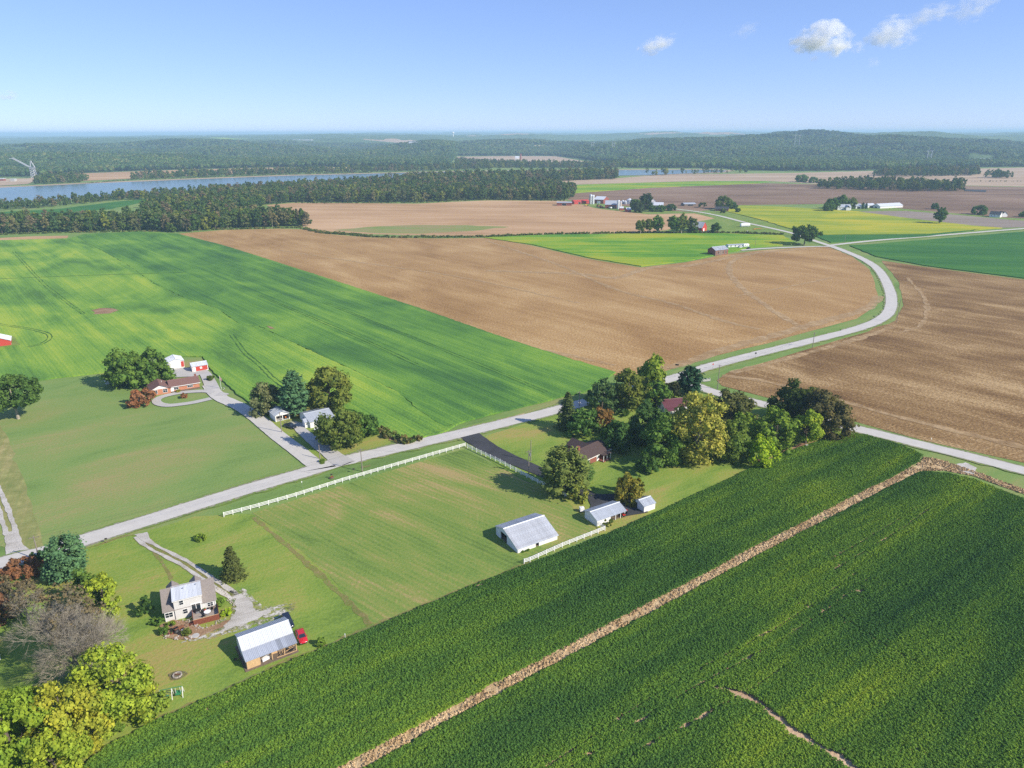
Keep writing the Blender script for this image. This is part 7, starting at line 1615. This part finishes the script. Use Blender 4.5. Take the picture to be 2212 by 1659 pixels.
def hframe(x, y, ytop, label):
    p = GT(x, y); f = FPX*W_; dist = (p - Vector((0,0,CAM_H))).dot(fw); h = (y-ytop)*dist/f*1.05; t = empty('transmission_pylon', p, 0, label, 'pylon'); a = h*.16
    MB().bar((-a,0,0),(-a,0,h),1.3).bar((a,0,0),(a,0,h),1.3).build('poles', M_silo, t); MB().bar((-a*1.8,0,h*.97),(a*1.8,0,h*.97),1.2).build('crossarm', M_silo, t); MB().bar((-a,0,h*.45),(a,0,h*.8),.6).bar((a,0,h*.45),(-a,0,h*.8),.6).build('brace', M_steel, t)
hframe(1720,322,294, 'tall pale power pylon on the wooded hillside'); hframe(2005,353,328, 'pale power pylon above the long copse'); hframe(1280,324,309, 'faint power pylon in the forest past the tan field, nearer the field'); hframe(1325,325,310, 'faint power pylon in the forest past the tan field, farther from it')
def block(name, x, y, w, h, label, cat, wm=None, depth=.5, roof=True):
    p = GT(x, y); dist = (p - Vector((0,0,CAM_H))).dot(fw); s = dist/(FPX*W_); t = empty(name, (p.x, p.y, p.z + 4), 0, label, cat); W2 = w*s/2; d = max(10, W2*depth)
    MB().box(-W2, -d, -4, W2, d, h*s).build('wall', wm or M_white, t)
    MB().prism([(-d-.5, h*s+.02), (d+.5, h*s+.02), (0, h*s*1.0 + min(d*.25, h*s*.4))], -W2-.5, W2+.5).build('roof', M_metalwhite, t)
block('warehouse', 915, 311, 60, 2.2, 'very long white warehouse roof far off in the forest', 'warehouse'); block('warehouse', 655, 305, 40, 1.5, 'pale works buildings far off in the forest', 'warehouse', M_concrete)
block('house', 152, 349, 16, 4, 'white building in a clearing across the river', 'building'); block('house', 196, 332, 12, 4, 'white house with a red wall in the woods across the river', 'house'); block('house', 207, 329, 10, 4, 'pale house beside the red-walled one across the river', 'house')
block('house', 1465, 466-100, 6, 3, 'white farm buildings at the edge of the far tan field', 'house') if False else None
block('house', 2112, 349, 45, 3, 'pale quarry building on the hill past the copses', 'building', M_concrete); block('house', 1455, 399-50, 7, 3, 'tiny white house by the far tan field', 'house') if False else None
p = GT(979, 297); dist = p.y; t = empty('water_tower', p, 0, 'white water tower far off in the forest', 'water tower'); s = dist/(FPX*W_)
MB().tube([(0,0,0),(0,0,7*s)], .9*s, 8).build('stem', M_trim, t); MB().tube([(0,0,7*s),(0,0,8.5*s),(0,0,10*s),(0,0,11*s)], [1.2*s,2.4*s,2.4*s,.6*s], 12).build('bowl', M_trim, t)
p = G(1118, 345.5); t = empty('barn', (p.x, p.y, 1), 0, 'small barn with a dark silo in the middle of the far tan field', 'barn'); MB().box(-9,-6,0,6,6,8).build('wall', M_white, t); MB().prism([(-6.5,8.02),(6.5,8.02),(0,13)], -9.5, 6.5).build('roof', M_metalwhite, t); MB().tube([(12,0,0),(12,0,22)], 3, 10).build('silo', M_redwood, t)

# ---------------------------------------------------------------- clouds
def cloud_mat(name, dens, seed, puff):
    """Water-vapour volume: a lumpy body that thins out towards its rim, flatter below."""
    m = bpy.data.materials.new(name); m.use_nodes = True; nt = m.node_tree; nt.nodes.remove(nt.nodes['Principled BSDF']); N, L = nt.nodes.new, nt.links.new
    co = objco(nt); v = N('ShaderNodeVolumePrincipled'); v.inputs['Color'].default_value = (1, 1, 1, 1); v.inputs['Anisotropy'].default_value = 0.0
    ln = N('ShaderNodeVectorMath'); ln.operation = 'LENGTH'; L(co, ln.inputs[0]); r2 = math_(nt, 'POWER', ln.outputs['Value'], 1.6)
    n = noise(nt, mapping(nt, co, 0, (1, 1, .8), (seed*3.1, seed*1.7, seed)), puff, 6, .62, .3)
    d = math_(nt, 'SUBTRACT', math_(nt, 'ADD', math_(nt, 'MULTIPLY', math_(nt, 'SUBTRACT', n, .5), 4.2), .50), math_(nt, 'MULTIPLY', r2, .80))
    d = math_(nt, 'MULTIPLY', d, 2.2, clamp=True); L(math_(nt, 'MULTIPLY', d, dens), v.inputs['Density']); L(v.outputs[0], nt.nodes['Material Output'].inputs['Volume']); return m
def cloud(x, y, wpx, hpx, dens, label, seed, alt=1050.0, tilt=0.0, puff=1.7):
    f = FPX*W_; d = fw + R_*((x - W_/2)/f) - U_*((y - H_/2)/f); dist = (alt - CAM_H)/d.z; c = Vector((0, 0, CAM_H)) + d*dist; s = dist/f
    bm = bmesh.new(); bmesh.ops.create_icosphere(bm, subdivisions=3, radius=1.05); me = bpy.data.meshes.new('cloud'); bm.to_mesh(me); bm.free(); me.materials.append(cloud_mat('cloud_vapour', dens/(s*60), seed, puff))
    o = link('cloud', me, None, c, (0, tilt, 0), (wpx*s*.56, wpx*s*.4, hpx*s*.62)); tag(o, label, 'cloud')
cloud(1776,88,124,66, 3.6, 'brightest white cumulus cloud high over the fields', 1, tilt=-.12)
cloud(1934,70,116,60, 1.7, 'paler ragged cloud beside the brightest one', 2, tilt=-.15)
cloud(2012,30,100,36, .9, 'thin wispy cloud above the paler ragged cloud', 3, tilt=-.2, puff=2.2); cloud(2104,16,96,50, .9, 'broken wisp of cloud near the upper corner', 4, tilt=-.35, puff=2.2)
cloud(1421,96,84,32, 2.4, 'small slanting white cloud alone in the middle sky', 5, tilt=-.3); cloud(14,206,50,20, 1.6, 'small white cloud low over the far shore', 6, 900); cloud(1852,103,36,26, 1.4, 'small scrap of cloud under the brightest cumulus', 7)
cloud(1888,135,30,20, 1.0, 'faint scrap of cloud below the paler cloud', 8); cloud(1610,65,60,30, .5, 'very faint veil of cloud left of the brightest cumulus', 9, tilt=-.4, puff=2.0)
# ---------------------------------------------------------------- air
def make_haze():
    m = bpy.data.materials.new('hazy_air'); m.use_nodes = True; nt = m.node_tree; nt.nodes.remove(nt.nodes['Principled BSDF'])
    v = nt.nodes.new('ShaderNodeVolumePrincipled'); v.inputs['Color'].default_value = (.53, .78, 1.0, 1); v.inputs['Density'].default_value = HAZE
    v.inputs['Anisotropy'].default_value = 0.0
    nt.links.new(v.outputs[0], nt.nodes['Material Output'].inputs['Volume'])
    b = MB().box(-44000, -44000, -1.5, 44000, 44000, 132)
    o = b.build('haze', m); o['kind'] = 'stuff'
HAZE = 1.15e-4
make_haze()
